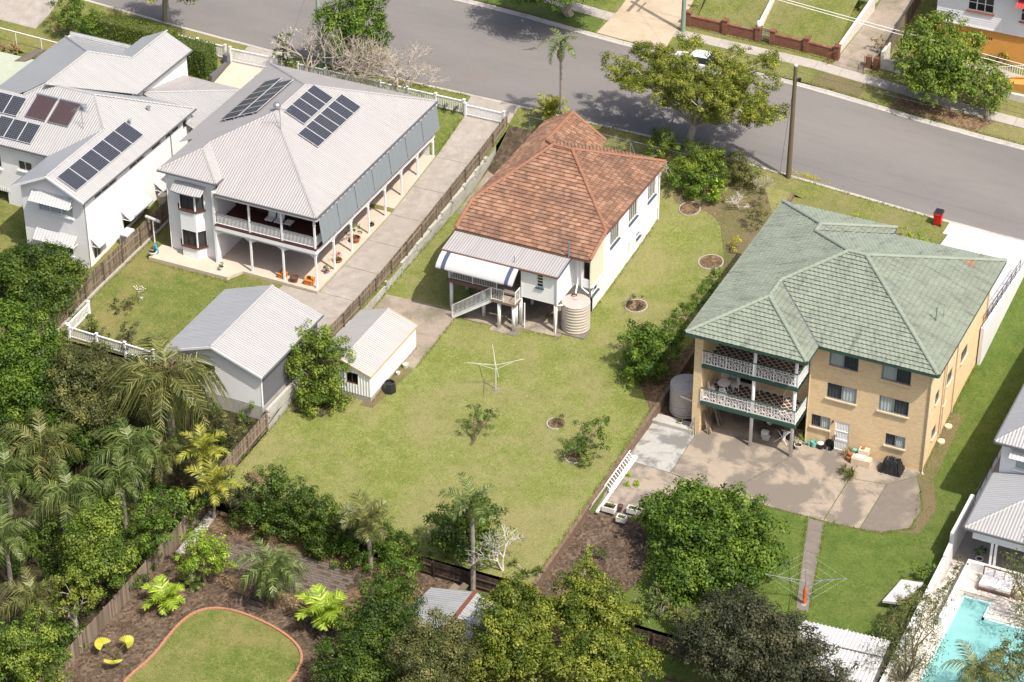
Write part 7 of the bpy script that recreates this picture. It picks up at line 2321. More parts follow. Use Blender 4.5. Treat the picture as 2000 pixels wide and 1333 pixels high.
def crown_points(blobs, leaf, dens, rng, flat=.85, fill=.35, clump=.3):
    """clumps of leaves spread over and inside each lobe"""
    cs, ns, ts = [], [], []
    tc = np.array([b[:3] for b in blobs]).mean(0)
    for (x, y, z, r) in blobs:
        ctr = np.array((x, y, z))
        nc = max(6, int(13 * dens * (r / .8) ** 1.6))
        d = rng.normal(size=(nc, 3))
        d[:, 2] = d[:, 2] * .9 + .25
        d /= np.linalg.norm(d, axis=1, keepdims=True)
        rad = np.where(rng.random(nc) < fill, rng.uniform(.3, .8, nc), rng.uniform(.8, 1.12, nc))
        cc = ctr + d * (rad * r)[:, None] * np.array((1, 1, flat))
        rc = clump * r * rng.uniform(.6, 1.25, nc) + .06
        tt = np.clip(rng.normal(.5, .24, nc), 0, 1)
        for k in range(nc):
            nl = max(8, int(2.6 * (rc[k] / leaf) ** 2 * 3.2))
            nrm_ = rng.normal(size=(nl, 3)) + np.array((0, 0, .25))
            nrm_ /= np.linalg.norm(nrm_, axis=1, keepdims=True) + 1e-9
            off = nrm_ * rng.uniform(.35, 1.1, (nl, 1))
            p = cc[k] + off * rc[k] * np.array((1, 1, .75))
            cs.append(p)
            ns.append(nrm_ + d[k] * .35 + np.array((0, 0, .35)) + rng.normal(size=(nl, 3)) * .35)
            ts.append(np.clip(tt[k] + rng.normal(0, .16, nl), 0, 1))
    return np.concatenate(cs), np.concatenate(ns), np.concatenate(ts)
def crown_mesh(name, blobs, mat, leaf, dens, seed, base, **kw):
    rng = np.random.default_rng(seed)
    c, n, t = crown_points(blobs, leaf, dens, rng, **kw)
    L = leaf * rng.uniform(.7, 1.4, len(c))
    return leaf_mesh(name, c - np.array(base), n, L, L * rng.uniform(.45, .7, len(c)), t, mat, rng)
def wiggle(a, b, n, amp, rng):
    a, b = Vector(a), Vector(b)
    L = (b - a).length
    out = []
    for i in range(n + 1):
        t = i / n
        p = a.lerp(b, t)
        if 0 < i < n:
            p += Vector((rng.gauss(0, amp), rng.gauss(0, amp), rng.gauss(0, amp * .5))) * L
        out.append(p)
    return out
def make_tree(name, label, mat, leaf, dens, group, base, blobs, seed, bark='bark_brown', tr=None, kind='tree', **kw):
    rng = random.Random(seed)
    z0 = H(*base)
    b3 = (base[0], base[1], z0)
    r_ = root(name, label, kind, b3, group)
    top = sum((Vector(b[:3]) for b in blobs), Vector()) / len(blobs)
    rad = max(b[3] for b in blobs)
    tr = tr or max(.05, .05 * (top.z - z0) + .03 * rad)
    mb = MB()
    fork = Vector(b3).lerp(top, .45)
    mb.tube(wiggle(Vector(b3) - V(0, 0, .2), fork, 3, .04, rng), [tr * 1.25, tr, tr * .9, tr * .8], 7)
    for (x, y, z, r) in blobs:
        mb.tube(wiggle(fork, (x, y, z), 3, .07, rng), [tr * .6, tr * .45, tr * .32, tr * .18], 5)
        for k in range(3):
            e = Vector((x, y, z)) + Vector((rng.gauss(0, 1), rng.gauss(0, 1), rng.gauss(.2, .7))).normalized() * r * .85
            mb.tube(wiggle(fork.lerp(Vector((x, y, z)), rng.uniform(.6, .95)), e, 2, .08, rng), [tr * .25, tr * .15, tr * .05], 4)
    mb.build('trunk', MAT[bark], r_)
    me = crown_mesh('crown', blobs, mat, leaf, dens, seed, b3, **kw)
    link('crown', me, r_, b3)
    return r_
for i, (label, mat, leaf, dens, group, base, blobs) in enumerate(TREES):
    kw = {}
    nm = 'leafy_tree'
    make_tree(nm, label, mat, leaf, dens, group, base, blobs, 100 + i, 'bark_pale' if 'street' in label or 'thin' in label else 'bark_brown')
for i, (label, mat, leaf, dens, base, blobs) in enumerate(SHRUBS):
    make_tree('shrub', label, mat, leaf, dens, None, base, blobs, 300 + i, kind='shrub', tr=.03)
# ---- the spreading street tree: long bare limbs, flat open crown
rng = random.Random(77)
sb = (-26.45, 25.75)
z0 = H(*sb)
st_ = root('street_tree', 'wide spreading street tree with thin yellow green foliage and pale limbs', 'tree', (*sb, z0))
mb = MB()
fork = V(sb[0] + .45, sb[1] + .1, z0 + 2.4)
mb.tube([(*sb, z0 - .2), (sb[0] + .05, sb[1], z0 + .6), (sb[0] + .25, sb[1], z0 + 1.5), fork], [.42, .3, .26, .24], 9)
tips = []
for k in range(15):
    a = 2 * math.pi * k / 15 + rng.uniform(-.2, .2)
    reach = rng.uniform(2.6, 6.6)
    e = fork + V(math.cos(a) * reach * 1.0, math.sin(a) * reach * .75 + 1.0, rng.uniform(2.2, 4.2) - .12 * reach)
    m1 = fork.lerp(e, .45) + V(rng.gauss(0, .3), rng.gauss(0, .3), .35)
    mb.tube([fork - V(0, 0, .2), m1, e], [.15, .09, .035], 6)
    for q in range(6):
        s0 = m1.lerp(e, rng.uniform(.0, .95))
        b = s0 + V(rng.gauss(0, 1.2), rng.gauss(0, 1.1), rng.uniform(.2, 1.2))
        mb.tube([s0, s0.lerp(b, .5) + V(0, 0, .1), b], [.05, .035, .015], 4)
        tips.append(b)
    tips.append(e)
mb.build('trunk', MAT['bark_pale'], st_)
blobs = []
for t in tips:
    blobs.append((t.x, t.y, t.z + .15, rng.uniform(.6, 1.0)))
for k in range(14):
    blobs.append((sb[0] + rng.uniform(1.5, 5.5), sb[1] + rng.uniform(-.5, 2.5), z0 + rng.uniform(2.2, 4.4), rng.uniform(.5, .85)))
for k in range(50):
    t = rng.choice(tips)
    blobs.append((t.x + rng.gauss(0, .9), t.y + rng.gauss(0, .9), t.z + rng.uniform(-.2, .6), rng.uniform(.45, .8)))
me = crown_mesh('crown', blobs, 'leaf_street', .13, .75, 77, (*sb, z0), flat=.6, fill=.3, clump=.42)
link('crown', me, st_, (*sb, z0))
# ---- clipped hedges: leaf-covered boxes
def hedge(label, x0, x1, y0, y1, h_, mat, seed, leaf=.11):
    z0 = H((x0 + x1) / 2, (y0 + y1) / 2)
    rg = np.random.default_rng(seed)
    b3 = ((x0 + x1) / 2, (y0 + y1) / 2, z0)
    r_ = root('hedge', label, 'hedge', b3)
    m_ = MB(); m_.box(x0 + .15, x1 - .15, y0 + .15, y1 - .15, z0, z0 + h_ - .15); m_.build('core', MAT['bark_brown'], r_)
    pts, nrm_ = [], []
    for (ax, lo, hi, A) in ((0, x0, x1, (y1 - y0) * h_), (1, y0, y1, (x1 - x0) * h_), (2, z0, z0 + h_, (x1 - x0) * (y1 - y0))):
        for side in ((lo, -1), (hi, 1)):
            if ax == 2 and side[1] < 0: continue
            n = int(A * 260)
            p = np.stack([rg.uniform(x0, x1, n), rg.uniform(y0, y1, n), rg.uniform(z0, z0 + h_, n)], 1)
            p[:, ax] = side[0] + rg.normal(0, .05, n) - side[1] * .03
            q = rg.normal(0, .6, (n, 3)); q[:, ax] += side[1]; q[:, 2] += .3
            pts.append(p); nrm_.append(q)
    c = np.concatenate(pts); n = np.concatenate(nrm_)
    L = leaf * rg.uniform(.7, 1.3, len(c))
    me = leaf_mesh('foliage', c - np.array(b3), n, L, L * .6, np.clip(rg.normal(.5, .22, len(c)), 0, 1), mat, rg)
    link('foliage', me, r_, b3)
hedge('long clipped hedge behind the gabled house, farther left', -76.3, -68.6, 22.2, 23.6, 2.0, 'leaf_bright', 41)
hedge('tall clipped box hedge beside the white gate of the gabled house', -68.2, -64.7, 21.2, 22.9, 2.3, 'leaf_mid', 42)
# ---- palms
def frond_mesh(seed, L=1.9, arch=.5, droop=1.2, width=.42, pairs=26, mat='palm_green', vee=.35, leaflet_droop=.35, lw=.05):
    """one feather frond along +X; arches up then droops"""
    rg = np.random.default_rng(seed)
    n = 14
    ts = np.linspace(0, 1, n)
    X = L * (ts - .12 * ts ** 3)
    Z = L * (arch * ts - droop * .5 * ts ** 2.2)
    quads, tint = [], []
    for i in range(n - 1):
        w0, w1 = .03 * (1 - ts[i]) + .008, .03 * (1 - ts[i + 1]) + .008
        quads += [(X[i], -w0, Z[i]), (X[i + 1], -w1, Z[i + 1]), (X[i + 1], w1, Z[i + 1]), (X[i], w0, Z[i])]
        tint.append(.6)
    for k in range(pairs):
        t = .12 + .88 * (k + .5) / pairs
        x, z = np.interp(t, ts, X), np.interp(t, ts, Z)
        dx = np.interp(min(1, t + .03), ts, X) - np.interp(max(0, t - .03), ts, X)
        dz = np.interp(min(1, t + .03), ts, Z) - np.interp(max(0, t - .03), ts, Z)
        dl = math.hypot(dx, dz); dx, dz = dx / dl, dz / dl
        ll = width * (math.sin(math.pi * min(1, .12 + t * .86)) ** .6 + .12) * rg.uniform(.85, 1.1)
        tl = rg.uniform(.05, 1)
        for s in (-1, 1):
            sw = .45 + .4 * t
            d = np.array((dx * sw, s * (1 - .25 * t), dz * sw + vee)) + rg.normal(0, .16, 3); d /= np.linalg.norm(d)
            p0 = np.array((x, 0, z)); p1 = p0 + d * ll * .55
            p2 = p1 + (d * ll * .45 + np.array((0, 0, -leaflet_droop * ll)))
            ax = np.array((dx, 0, dz)) * lw
            quads += [tuple(p0 - ax * .5), tuple(p0 + ax * .5), tuple(p1 + ax * .6), tuple(p1 - ax * .6)]
            quads += [tuple(p1 - ax * .6), tuple(p1 + ax * .6), tuple(p2 + ax * .08), tuple(p2 - ax * .08)]
            tint += [tl, tl * .9]
    return quads_mesh('frond', np.array(quads), np.array(tint), mat)
FR = {}
def fronds(kind, mat, **kw):
    key = (kind, mat)
    if key not in FR:
        FR[key] = [frond_mesh(1000 + len(FR) * 10 + i, mat=mat, **{k: (v * (.9 + .2 * ((i * 37) % 10) / 10) if isinstance(v, float) else v) for k, v in kw.items()}) for i in range(3)]
    return FR[key]
def palm(label, base, top, kind, mat, n=13, size=1.0, trunk_r=.13, seed=0, name='palm_tree', shaft=True, dead=2, kw=None, trunk_mat='bark_palm', tilt0=-.95, tilt1=.75, group=None):
    """base (x, y), crown at top (x, y, z); trunk, crownshaft and separate fronds"""
    rng = random.Random(seed)
    z0 = H(*base)
    b3 = V(base[0], base[1], z0)
    tp = Vector(top)
    r_ = root(name, label, 'palm', b3, group)
    if trunk_r:
        m_ = MB()
        npt = max(4, int((tp.z - z0) / .35))
        pts_ = [b3.lerp(tp, i / npt) + V(math.sin(i / npt * 3.1) * .05, 0, 0) for i in range(npt + 1)]
        m_.tube(pts_, [trunk_r * (1.25 - .35 * i / npt + (.08 if i % 2 else 0)) for i in range(npt + 1)], 9)
        m_.build('trunk', MAT[trunk_mat], r_)
        if shaft:
            m_ = MB(); m_.tube([tp - V(0, 0, .1), tp + V(0, 0, .3), tp + V(0, 0, .75)], [trunk_r * 1.05, trunk_r * 1.1, trunk_r * .5], 9)
            m_.build('crownshaft', MAT['palm_green'], r_)
            tp = tp + V(0, 0, .6)
    fm_ = fronds(kind, mat, **(kw or {}))
    for i in range(n):
        a = i * 2.399963 + rng.uniform(-.2, .2)
        t = i / max(1, n - 1)
        pitch = tilt0 + (tilt1 - tilt0) * t + rng.uniform(-.08, .08)     # upright first, hanging last
        s = size * (.75 + .3 * math.sin(math.pi * min(1, .25 + t * .75))) * rng.uniform(.9, 1.08)
        rot = Matrix.Rotation(a, 3, 'Z') @ Matrix.Rotation(pitch, 3, 'Y') @ Matrix.Rotation(rng.uniform(-.25, .25), 3, 'X') @ Matrix.Scale(s, 3)
        link('frond', fm_[i % 3], r_, tp, rot)
    if dead:
        dm_ = fronds('dead', 'leaf_dry', L=1.3, arch=.2, droop=1.0, width=.3, pairs=16)
        for i in range(dead):
            rot = Matrix.Rotation(rng.uniform(0, 6.28), 3, 'Z') @ Matrix.Rotation(1.15, 3, 'Y') @ Matrix.Scale(size * .85, 3)
            link('dead_frond', dm_[i % 3], r_, tp - V(0, 0, .35), rot)
    return r_
K1 = dict(L=2.0, arch=.35, droop=1.0, width=.5, pairs=26, lw=.045)
K2 = dict(L=2.3, arch=.45, droop=1.5, width=.6, pairs=26, leaflet_droop=.8, vee=.05, lw=.045)
K3 = dict(L=2.1, arch=.5, droop=.9, width=.6, pairs=18, lw=.09, leaflet_droop=.25, vee=.3)
palm('tall slim palm with green crownshaft standing in the back corner of the brown lawn', (-21.4, -21.1), (-21.45, -21.05, 4.6), 'king', 'palm_green', 11, 1.0, .13, 1, kw=K1)
palm('twin trunked palm rising from the back hedge', (-27.95, -21.9), (-28.2, -21.7, 2.1), 'fanny', 'palm_olive', 18, .95, .12, 2, kw=dict(L=2.0, arch=.3, droop=.7, width=.75, pairs=30, lw=.045), shaft=False)
palm('tall thin palm with ragged crown at the front fence of the tiled house', (-36.3, 24.9), (-36.35, 24.9, 10.3), 'rag', 'palm_green', 11, 1.0, .1, 3, kw=dict(L=1.7, arch=.3, droop=1.5, width=.4, pairs=22), dead=4)
palm('large drooping palm with cream flower plumes behind the garage', (-44.9, -17.1), (-44.9, -17.1, 4.0), 'droop', 'palm_olive', 22, 1.55, .22, 4, kw=dict(L=2.3, arch=.55, droop=2.0, width=.85, pairs=32, leaflet_droop=1.5, vee=-.05, lw=.04), dead=3, tilt0=-.9, tilt1=.5)
palm('grey green palm below the drooping flowering palm', (-44.85, -21.8), (-44.85, -21.8, 1.9), 'kent', 'palm_green', 15, 1.25, .12, 5, kw=K2)
palm('olive palm at the far left among the palms, uppermost', (-50.9, -22.9), (-50.9, -22.9, .8), 'olive', 'palm_olive', 16, 1.3, .12, 6, kw=K2)
palm('grey green palm with broad arching fronds left of the pale round tree', (-46.2, -26.8), (-46.2, -26.8, 1.1), 'kent', 'palm_green', 14, 1.25, .12, 7, kw=K2)
palm('narrow grey green palm above the dark slender tree', (-44.2, -24.1), (-44.2, -24.1, 1.2), 'kent', 'palm_green', 13, 1.05, .12, 8, kw=K2)
palm('palm with exposed grey trunk at the left edge', (-47.6, -31.8), (-47.7, -31.7, .9), 'kent', 'palm_green', 12, 1.05, .12, 9, kw=K2, dead=4)
palm('low olive palm near the bottom left bright tree', (-43.9, -34.4), (-43.9, -34.4, -.6), 'olive', 'palm_olive', 14, 1.0, .12, 10, kw=K2)
palm('olive palm between the drooping palm and the golden clump', (-43.5, -21.3), (-43.4, -20.6, 1.0), 'olive', 'palm_olive', 13, 1.0, .1, 11, kw=K2)
palm('palm at the left edge above the exposed trunk palm', (-51.6, -25.9), (-51.6, -25.9, .6), 'kent', 'palm_green', 13, 1.15, .12, 12, kw=K2)
palm('golden broad leaved palm clump at the back left lot corner, upper stem', (-40.6, -20.2), (-40.5, -20.2, 1.9), 'gold', 'palm_gold', 14, .95, .08, 13, kw=K3, dead=0)
palm('golden broad leaved palm clump at the back left lot corner, lower stem', (-39.4, -21.4), (-39.1, -21.5, .6), 'gold', 'palm_gold', 14, .95, .08, 14, kw=K3, dead=0)
palm('grey green palm on short trunk beside the dark garden steps', (-31.7, -27.1), (-31.8, -27.0, .25), 'cyc', 'palm_green', 26, 1.0, .13, 15, kw=K2, dead=2, trunk_mat='bark_brown')
palm('golden cane palm clump at the street end of the tiled house', (-37.1, 24.9), (-37.1, 24.9, 4.6), 'cane', 'palm_gold', 20, .95, .1, 16, kw=dict(L=2.0, arch=.7, droop=.9, width=.5, pairs=22, lw=.07), dead=1, shaft=False, tilt0=-1.1, tilt1=.2)
palm('dark palm in the bottom right corner over the pool', (9.3, -19.6), (9.2, -19.6, 1.6), 'olive', 'palm_olive', 13, .9, .1, 17, kw=K2)
K4 = dict(L=1.9, arch=.35, droop=.75, width=.62, pairs=20, lw=.1, leaflet_droop=.1, vee=.05)
palm('large lime tree fern with many fronds right of the garden steps', (-28.1, -27.6), (-28.1, -27.6, -.55), 'fern', 'fern_lime', 17, .95, .13, 18, name='tree_fern', kw=K4, shaft=False, dead=0, tilt0=-.8, tilt1=.45, trunk_mat='bark_brown')
palm('small lime tree fern beside the brown paling fence', (-37.8, -29.8), (-37.8, -29.8, -1.25), 'fern', 'fern_lime', 11, .85, .1, 19, name='tree_fern', kw=K4, shaft=False, dead=0, tilt0=-.8, tilt1=.3, trunk_mat='bark_brown')
palm('dark green fern behind the small lime tree fern', (-37.3, -27.4), (-37.3, -27.4, -1.7), 'fernd', 'palm_green', 12, .5, 0, 20, name='fern', kw=K4, dead=0, tilt0=-.8, tilt1=.3)
# flower plumes of the drooping palm
mb = MB()
rng = random.Random(8)
for k in range(9):
    a = rng.uniform(0, 6.28)
    p = V(-44.9, -17.1, 4.7); e = p + V(math.cos(a) * rng.uniform(.6, 1.5), math.sin(a) * rng.uniform(.6, 1.5), rng.uniform(.5, 1.1))
    for q in range(16):
        t = rng.uniform(.35, 1)
        s0 = p.lerp(e, t) + V(0, 0, .5 * math.sin(t * 3.1))
        mb.tube([s0, s0 + V(rng.gauss(0, .18), rng.gauss(0, .18), rng.gauss(-.05, .12))], .035, 4)
drp = bpy.data.objects['palm_tree.003']
mb.build('flower_plume', MAT['leaf_dry'], drp)
# ---- fan palm with three round leaves
fp_ = root('fan_palm', 'young fan palm with three round yellow leaves in the mulch', 'palm', (-38.05, -35.0, h_garden(-38, -35)))
zf2 = h_garden(-38, -35)
for i, (ex, ey, ez) in enumerate(((-.85, .1, .75), (.35, .65, .9), (.3, -.7, .55))):
    m_ = MB()
    c = V(-38.05 + ex, -35.0 + ey, zf2 + ez)
    m_.tube([(-38.05, -35.0, zf2), V(-38.05, -35.0, zf2).lerp(c, .5) + V(0, 0, .2), c], .035, 5)
    lf = m_.build('stalk', MAT['palm_gold'], fp_)
    q, tn = [], []
    ax = Vector((ex, ey, .25)).normalized(); sd = ax.cross(V(0, 0, 1)).normalized(); upv = sd.cross(ax)
    nseg = 18
    for k in range(nseg):
        a0, a1 = -1.9 + 3.8 * k / nseg, -1.9 + 3.8 * (k + 1) / nseg
        am = (a0 + a1) / 2
        def pt(a, r, lift): return c + (ax * math.cos(a) + sd * math.sin(a)) * r + upv * lift
        q += [tuple(c), tuple(pt(a0, .5, .0)), tuple(pt(am, .56, .05)), tuple(pt(am, .3, .03))]
        q += [tuple(c), tuple(pt(am, .3, .03)), tuple(pt(am, .56, .05)), tuple(pt(a1, .5, .0))]
        tn += [.7, .95]
    me = quads_mesh('leaf', np.array(q) - np.array((-38.05, -35.0, zf2)), np.array(tn), 'leaf_gold')
    link('leaf', me, fp_, (-38.05, -35.0, zf2))
# ---- spiky rosettes
def rosette(label, base, n, L, mat, seed, heads=1, stem=.0, w_=.06, name='spiky_plant', group=None):
    rng = random.Random(seed)
    z0 = H(*base)
    r_ = root(name, label, 'plant', (*base, z0), group)
    q, tn = [], []
    stems = MB()
    for hd in range(heads):
        c = V(base[0] + (rng.gauss(0, .35) if heads > 1 else 0), base[1] + (rng.gauss(0, .35) if heads > 1 else 0), z0 + stem * rng.uniform(.6, 1.1))
        if stem: stems.tube([(base[0], base[1], z0), c], .035, 5)
        for k in range(n):
            a, el = rng.uniform(0, 6.28), rng.uniform(.1, 1.35)
            d = V(math.cos(a) * math.cos(el), math.sin(a) * math.cos(el), math.sin(el))
            s = d.cross(V(0, 0, 1)).normalized() * w_ * .5
            l = L * rng.uniform(.7, 1.1)
            p1 = c + d * l * .6; p2 = c + d * l * .95 - V(0, 0, l * .28 * (1.4 - el))
            q += [tuple(c - s * .6), tuple(c + s * .6), tuple(p1 + s), tuple(p1 - s)]
            q += [tuple(p1 - s), tuple(p1 + s), tuple(p2 + s * .1), tuple(p2 - s * .1)]
            t = rng.uniform(.2, .95)
            tn += [t, t]
    if stem: stems.build('stem', MAT['bark_pale'], r_)
    link('foliage', quads_mesh('foliage', np.array(q) - np.array((*base, z0)), np.array(tn), mat), r_, (*base, z0))
rosette('spiky dracaena stems at the foot of the citrus tree', (-9.9, -19.5), 34, .55, 'palm_green', 1, 9, 1.7)
rosette('spiky dracaena clump left of the dusky tree', (-11.0, -20.6), 34, .55, 'palm_green', 2, 8, 1.4)
rosette('spiky dracaena clump between dusky tree and citrus', (-8.3, -20.3), 34, .55, 'palm_olive', 3, 7, 1.4)
rosette('low spiky plants in the mulch below the right lot corner', (-15.5, -17.9), 30, .55, 'palm_olive', 4, 7, .5)
rosette('low spiky plants at the back right corner of the brown lawn', (-18.1, -19.8), 30, .5, 'palm_green', 5, 5, .3)
rosette('variegated spiky plant beside the glossy dark round tree', (-24.2, -19.3), 30, .6, 'leaf_lime', 6, 5, .8, .08)
rosette('blue green agave in the corner of the verandah house lawn', (-55.8, -9.6), 40, .8, 'palm_green', 7, 1, 0, .1)
rosette('maroon cordyline in the raised brick bed, leftmost', (-83.8, 17.9), 40, .8, 'leaf_maroon', 8, 4, .7, .1)
rosette('dark maroon cordyline in the raised brick bed, middle', (-82.6, 18.2), 40, .7, 'leaf_maroon', 9, 3, .5, .1)
rosette('brown leaved cordyline in the raised brick bed, right', (-81.0, 18.3), 40, .7, 'leaf_dry', 10, 3, .4, .1)
rosette('straggly weed growing from the yard joint before the brick flats', (-4.0, -2.2), 40, .5, 'leaf_olive', 11, 6, .25, .04)
rosette('weed in the side concrete beside the low white edge', (-15.9, -9.2), 30, .35, 'leaf_lime', 12, 4, .05, .05)
# ---- bare branching trees
def bare_tree(label, base, h_, spread, mat, seed, depth=5, r0=.09, leaf=None, name='bare_tree', nleaf=0, lsize=.16, kids=3):
    rng = random.Random(seed)
    z0 = H(*base)
    r_ = root(name, label, 'tree', (*base, z0))
    mb = MB()
    ends = []
    def grow(p, d, L, r, k):
        e = p + d * L
        mid = p.lerp(e, .5) + V(rng.gauss(0, .06), rng.gauss(0, .06), 0) * L
        mb.tube([p, mid, e], [r, r * .85, r * .7], 5 if k > 2 else 4, cap=k < 2)
        if k == 0:
            ends.append((e, d)); return
        for q in range(kids if k > 1 else 2):
            nd = (d + V(rng.gauss(0, spread), rng.gauss(0, spread), rng.gauss(.12, .3))).normalized()
            if nd.z < -.1: nd.z = .1
            grow(e, nd, L * rng.uniform(.62, .85), r * .66, k - 1)
    L0 = h_ / 3.2
    for q in range(2):
        grow(V(*base, z0 - .1), V(rng.gauss(0, .25), rng.gauss(0, .25), 1).normalized(), L0, r0, depth)
    mb.build('branches', MAT[mat], r_)
    if leaf:
        rg = np.random.default_rng(seed)
        idx = rg.integers(0, len(ends), nleaf)
        c = np.array([ends[i][0] for i in idx]) + rg.normal(0, lsize * .7, (nleaf, 3))
        nrm_ = rg.normal(0, .7, (nleaf, 3)) + np.array((0, 0, .5))
        L = lsize * rg.uniform(.7, 1.3, nleaf)
        me = leaf_mesh('crown', c - np.array((*base, z0)), nrm_, L, L * .45, rg.random(nleaf), leaf, rg)
        link('crown', me, r_, (*base, z0))
    return r_
bare_tree('bare frangipani with white flowers nearest the magnolia', (-57.3, 23.4), 5.4, .55, 'bare_twig', 1, leaf='petal_white', nleaf=160, lsize=.12)
bare_tree('bare frangipani second from the magnolia inside the picket fence', (-54.6, 23.3), 5.6, .55, 'bare_twig', 2, leaf='leaf_olive', nleaf=300, lsize=.12)
bare_tree('widest bare frangipani overhanging the picket fence', (-49.2, 22.8), 5.6, .75, 'bare_twig', 3, 6, .11, leaf='leaf_olive', nleaf=500, lsize=.1)
bare_tree('bare frangipani between the widest one and the leafy street tree', (-52.3, 23.2), 5.2, .6, 'bare_twig', 4, leaf='leaf_olive', nleaf=300, lsize=.1)
bare_tree('grey leafless shrub beside the power pole', (-19.4, 23.6), 1.9, .5, 'bare_twig', 5, 5, .04)
bare_tree('pale leafless branches in the front garden bed', (-20.6, 21.3), 1.6, .7, 'white_twig', 6, 4, .045)
bare_tree('white limbed half bare tree in the back corner of the brown lawn', (-19.9, -20.0), 3.1, .75, 'white_twig', 7, 5, .07, leaf='leaf_mid', nleaf=420, lsize=.17)
bare_tree('thin leafless sapling in the ring bed beside the water tank', (-23.75, 8.6), 1.3, .5, 'bare_twig', 8, 3, .03)
bare_tree('rose bush with white blooms in the verandah house lawn', (-54.9, -5.0), 1.3, .35, 'bark_brown', 9, 3, .025, leaf='petal_white', nleaf=40, lsize=.12, name='rose_bush')
# ---- gum trees with thin hanging leaves at the right
def gum(label, base, pts_, seed, dens=420):
    z0 = H(*base)
    rng = random.Random(seed)
    r_ = root('gum_tree', label, 'tree', (*base, z0))
    mb = MB()
    b = V(*base, z0)
    for p in pts_:
        p = V(*p)
        mb.tube(wiggle(b, p, 4, .04, rng), [.09, .07, .05, .03, .015], 5)
    mb.build('trunk', MAT['bark_brown'], r_)
    rg = np.random.default_rng(seed)
    cs = []
    for p in pts_:
        for q in range(5):
            t = rg.uniform(.45, 1.05)
            c = np.array(b.lerp(V(*p), t)) + rg.normal(0, .4, 3)
            cs.append(c + rg.normal(0, 1, (dens // 5, 3)) * np.array((.3, .3, .42)))
    c = np.concatenate(cs)
    n = rg.normal(0, 1, c.shape); n[:, 2] *= .3
    L = rg.uniform(.16, .3, len(c))
    me = leaf_mesh('crown', c - np.array(b), n, L, L * .22, rg.random(len(c)), 'leaf_gum', rg)
    link('crown', me, r_, b)
gum('slender gum with reddish stems in front of the white pool wall', (5.2, -19.6), [(5.2, -16.8, 3.6), (4.6, -17.8, 3.0), (5.8, -18.2, 3.4), (4.2, -19.6, 2.0), (5.6, -15.8, 2.6), (4.0, -18.6, 1.2), (6.3, -19.6, 2.6), (3.6, -20.4, 1.2)], 21)
gum('gum foliage hanging in from the right edge over the pool terrace', (11.6, -11.5), [(9.0, -10.3, 5.6), (8.6, -11.6, 4.6), (9.2, -12.6, 3.8), (9.6, -13.8, 3.4), (9.8, -9.5, 6.2)], 22)
gum('gum foliage at the right edge above the bottom palm', (12.5, -17.5), [(10.6, -15.6, 4.0), (10.2, -17.2, 2.8), (10.6, -18.4, 2.4)], 23)
# ---------------------------------------------------------------- street furniture and small things
pp = root('power_pole', 'weathered timber power pole at the near kerb right of the spreading tree', 'power pole', (-18.6, 26.0, H(-18.6, 26.0)))
m_ = MB(); z = H(-18.6, 26.0); m_.tube([(-18.6, 26.0, z - .3), (-18.6, 26.0, z + 4.5), (-18.6, 26.0, z + 9.1)], [.2, .17, .14], 12); m_.build('pole', MAT['pole_wood'], pp)
m_ = MB(); m_.lathe((-18.6, 26.0, z + 9.1), [(.15, 0), (.15, .1), (.02, .13)], 12); m_.build('cap', MAT['white_tin'], pp)
m_ = MB(); m_.box(-18.4, -18.15, 25.9, 26.1, z + 8.0, z + 8.2); m_.beam((-18.55, 26, z + 7.9), (-18.2, 26, z + 8.0), .04); m_.build('lamp', MAT['black_plastic'], pp)
p2 = root('power_pole', 'green tinted power pole across the road behind the spreading tree', 'power pole', (-33.35, 42.0, h_north(-33.35, 42)))
z2 = h_north(-33.35, 42)
m_ = MB(); m_.tube([(-33.35, 42, z2 - .3), (-33.35, 42, z2 + 9.5)], [.19, .14], 12); m_.build('pole', MAT['green_pole'], p2)
m_ = MB(); m_.box(-33.45, -33.25, 40.6, 43.4, z2 + 8.8, z2 + 8.95); m_.box(-33.4, -33.3, 41.2, 42.8, z2 + 7.6, z2 + 7.7); m_.build('crossarm', MAT['pole_wood'], p2)
for y in (40.7, 41.4, 42.6, 43.3):
    m_ = MB(); m_.lathe((-33.35, y, z2 + 8.95), [(.05, 0), (.07, .08), (.04, .16)], 8); m_.build('insulator', MAT['white_paint'], p2)
p3 = root('power_pole', 'green tinted power pole rising behind the leafy street tree at the top', 'power pole', (-60.3, 25.9, H(-60.3, 25.9)))
z3 = H(-57.2, 25.9)
p3.location = (-57.2, 25.9, z3); BASE[p3.name] = V(-57.2, 25.9, z3)
m_ = MB(); m_.tube([(-57.2, 25.9, z3 - .3), (-57.2, 25.9, z3 + 9.3)], [.19, .14], 12); m_.build('pole', MAT['green_pole'], p3)
def wire(label, a, b, sag, r_=.012, mat='dark_steel'):
    a, b = Vector(a), Vector(b)
    m_ = MB()
    m_.tube([a.lerp(b, i / 12) - V(0, 0, sag * 4 * (i / 12) * (1 - i / 12)) for i in range(13)], r_, 4)
    single(m_, 'power_line', MAT[mat], label, 'wire')
wire('upper pale service wire crossing the lawns at the top right', (-33.35, 41.4, 10.2), (30, 41.7, 5.6), .2, .022, 'white_paint')
wire('lower pale service wire crossing the lawns at the top right', (-33.35, 42.6, 9.4), (30, 42.4, 4.6), .2, .022, 'white_paint')
wire('dark wire from the timber pole to the right', (-18.6, 26.0, z + 8.7), (40, 27, z + 7.0), .5)
wire('dark wire from the timber pole across the road', (-18.6, 26.0, z + 8.6), (-33.35, 41.5, z2 + 7.7), .3)
wire('dark guy wire beside the timber pole', (-18.6, 26.0, z + 8.5), (-19.3, 26.1, z + .2), 0, .012)
wire('dark service wire from the top pole to the verandah house roof', (-57.2, 25.9, z3 + 8.5), (-56.6, 18.6, 7.4), .2)
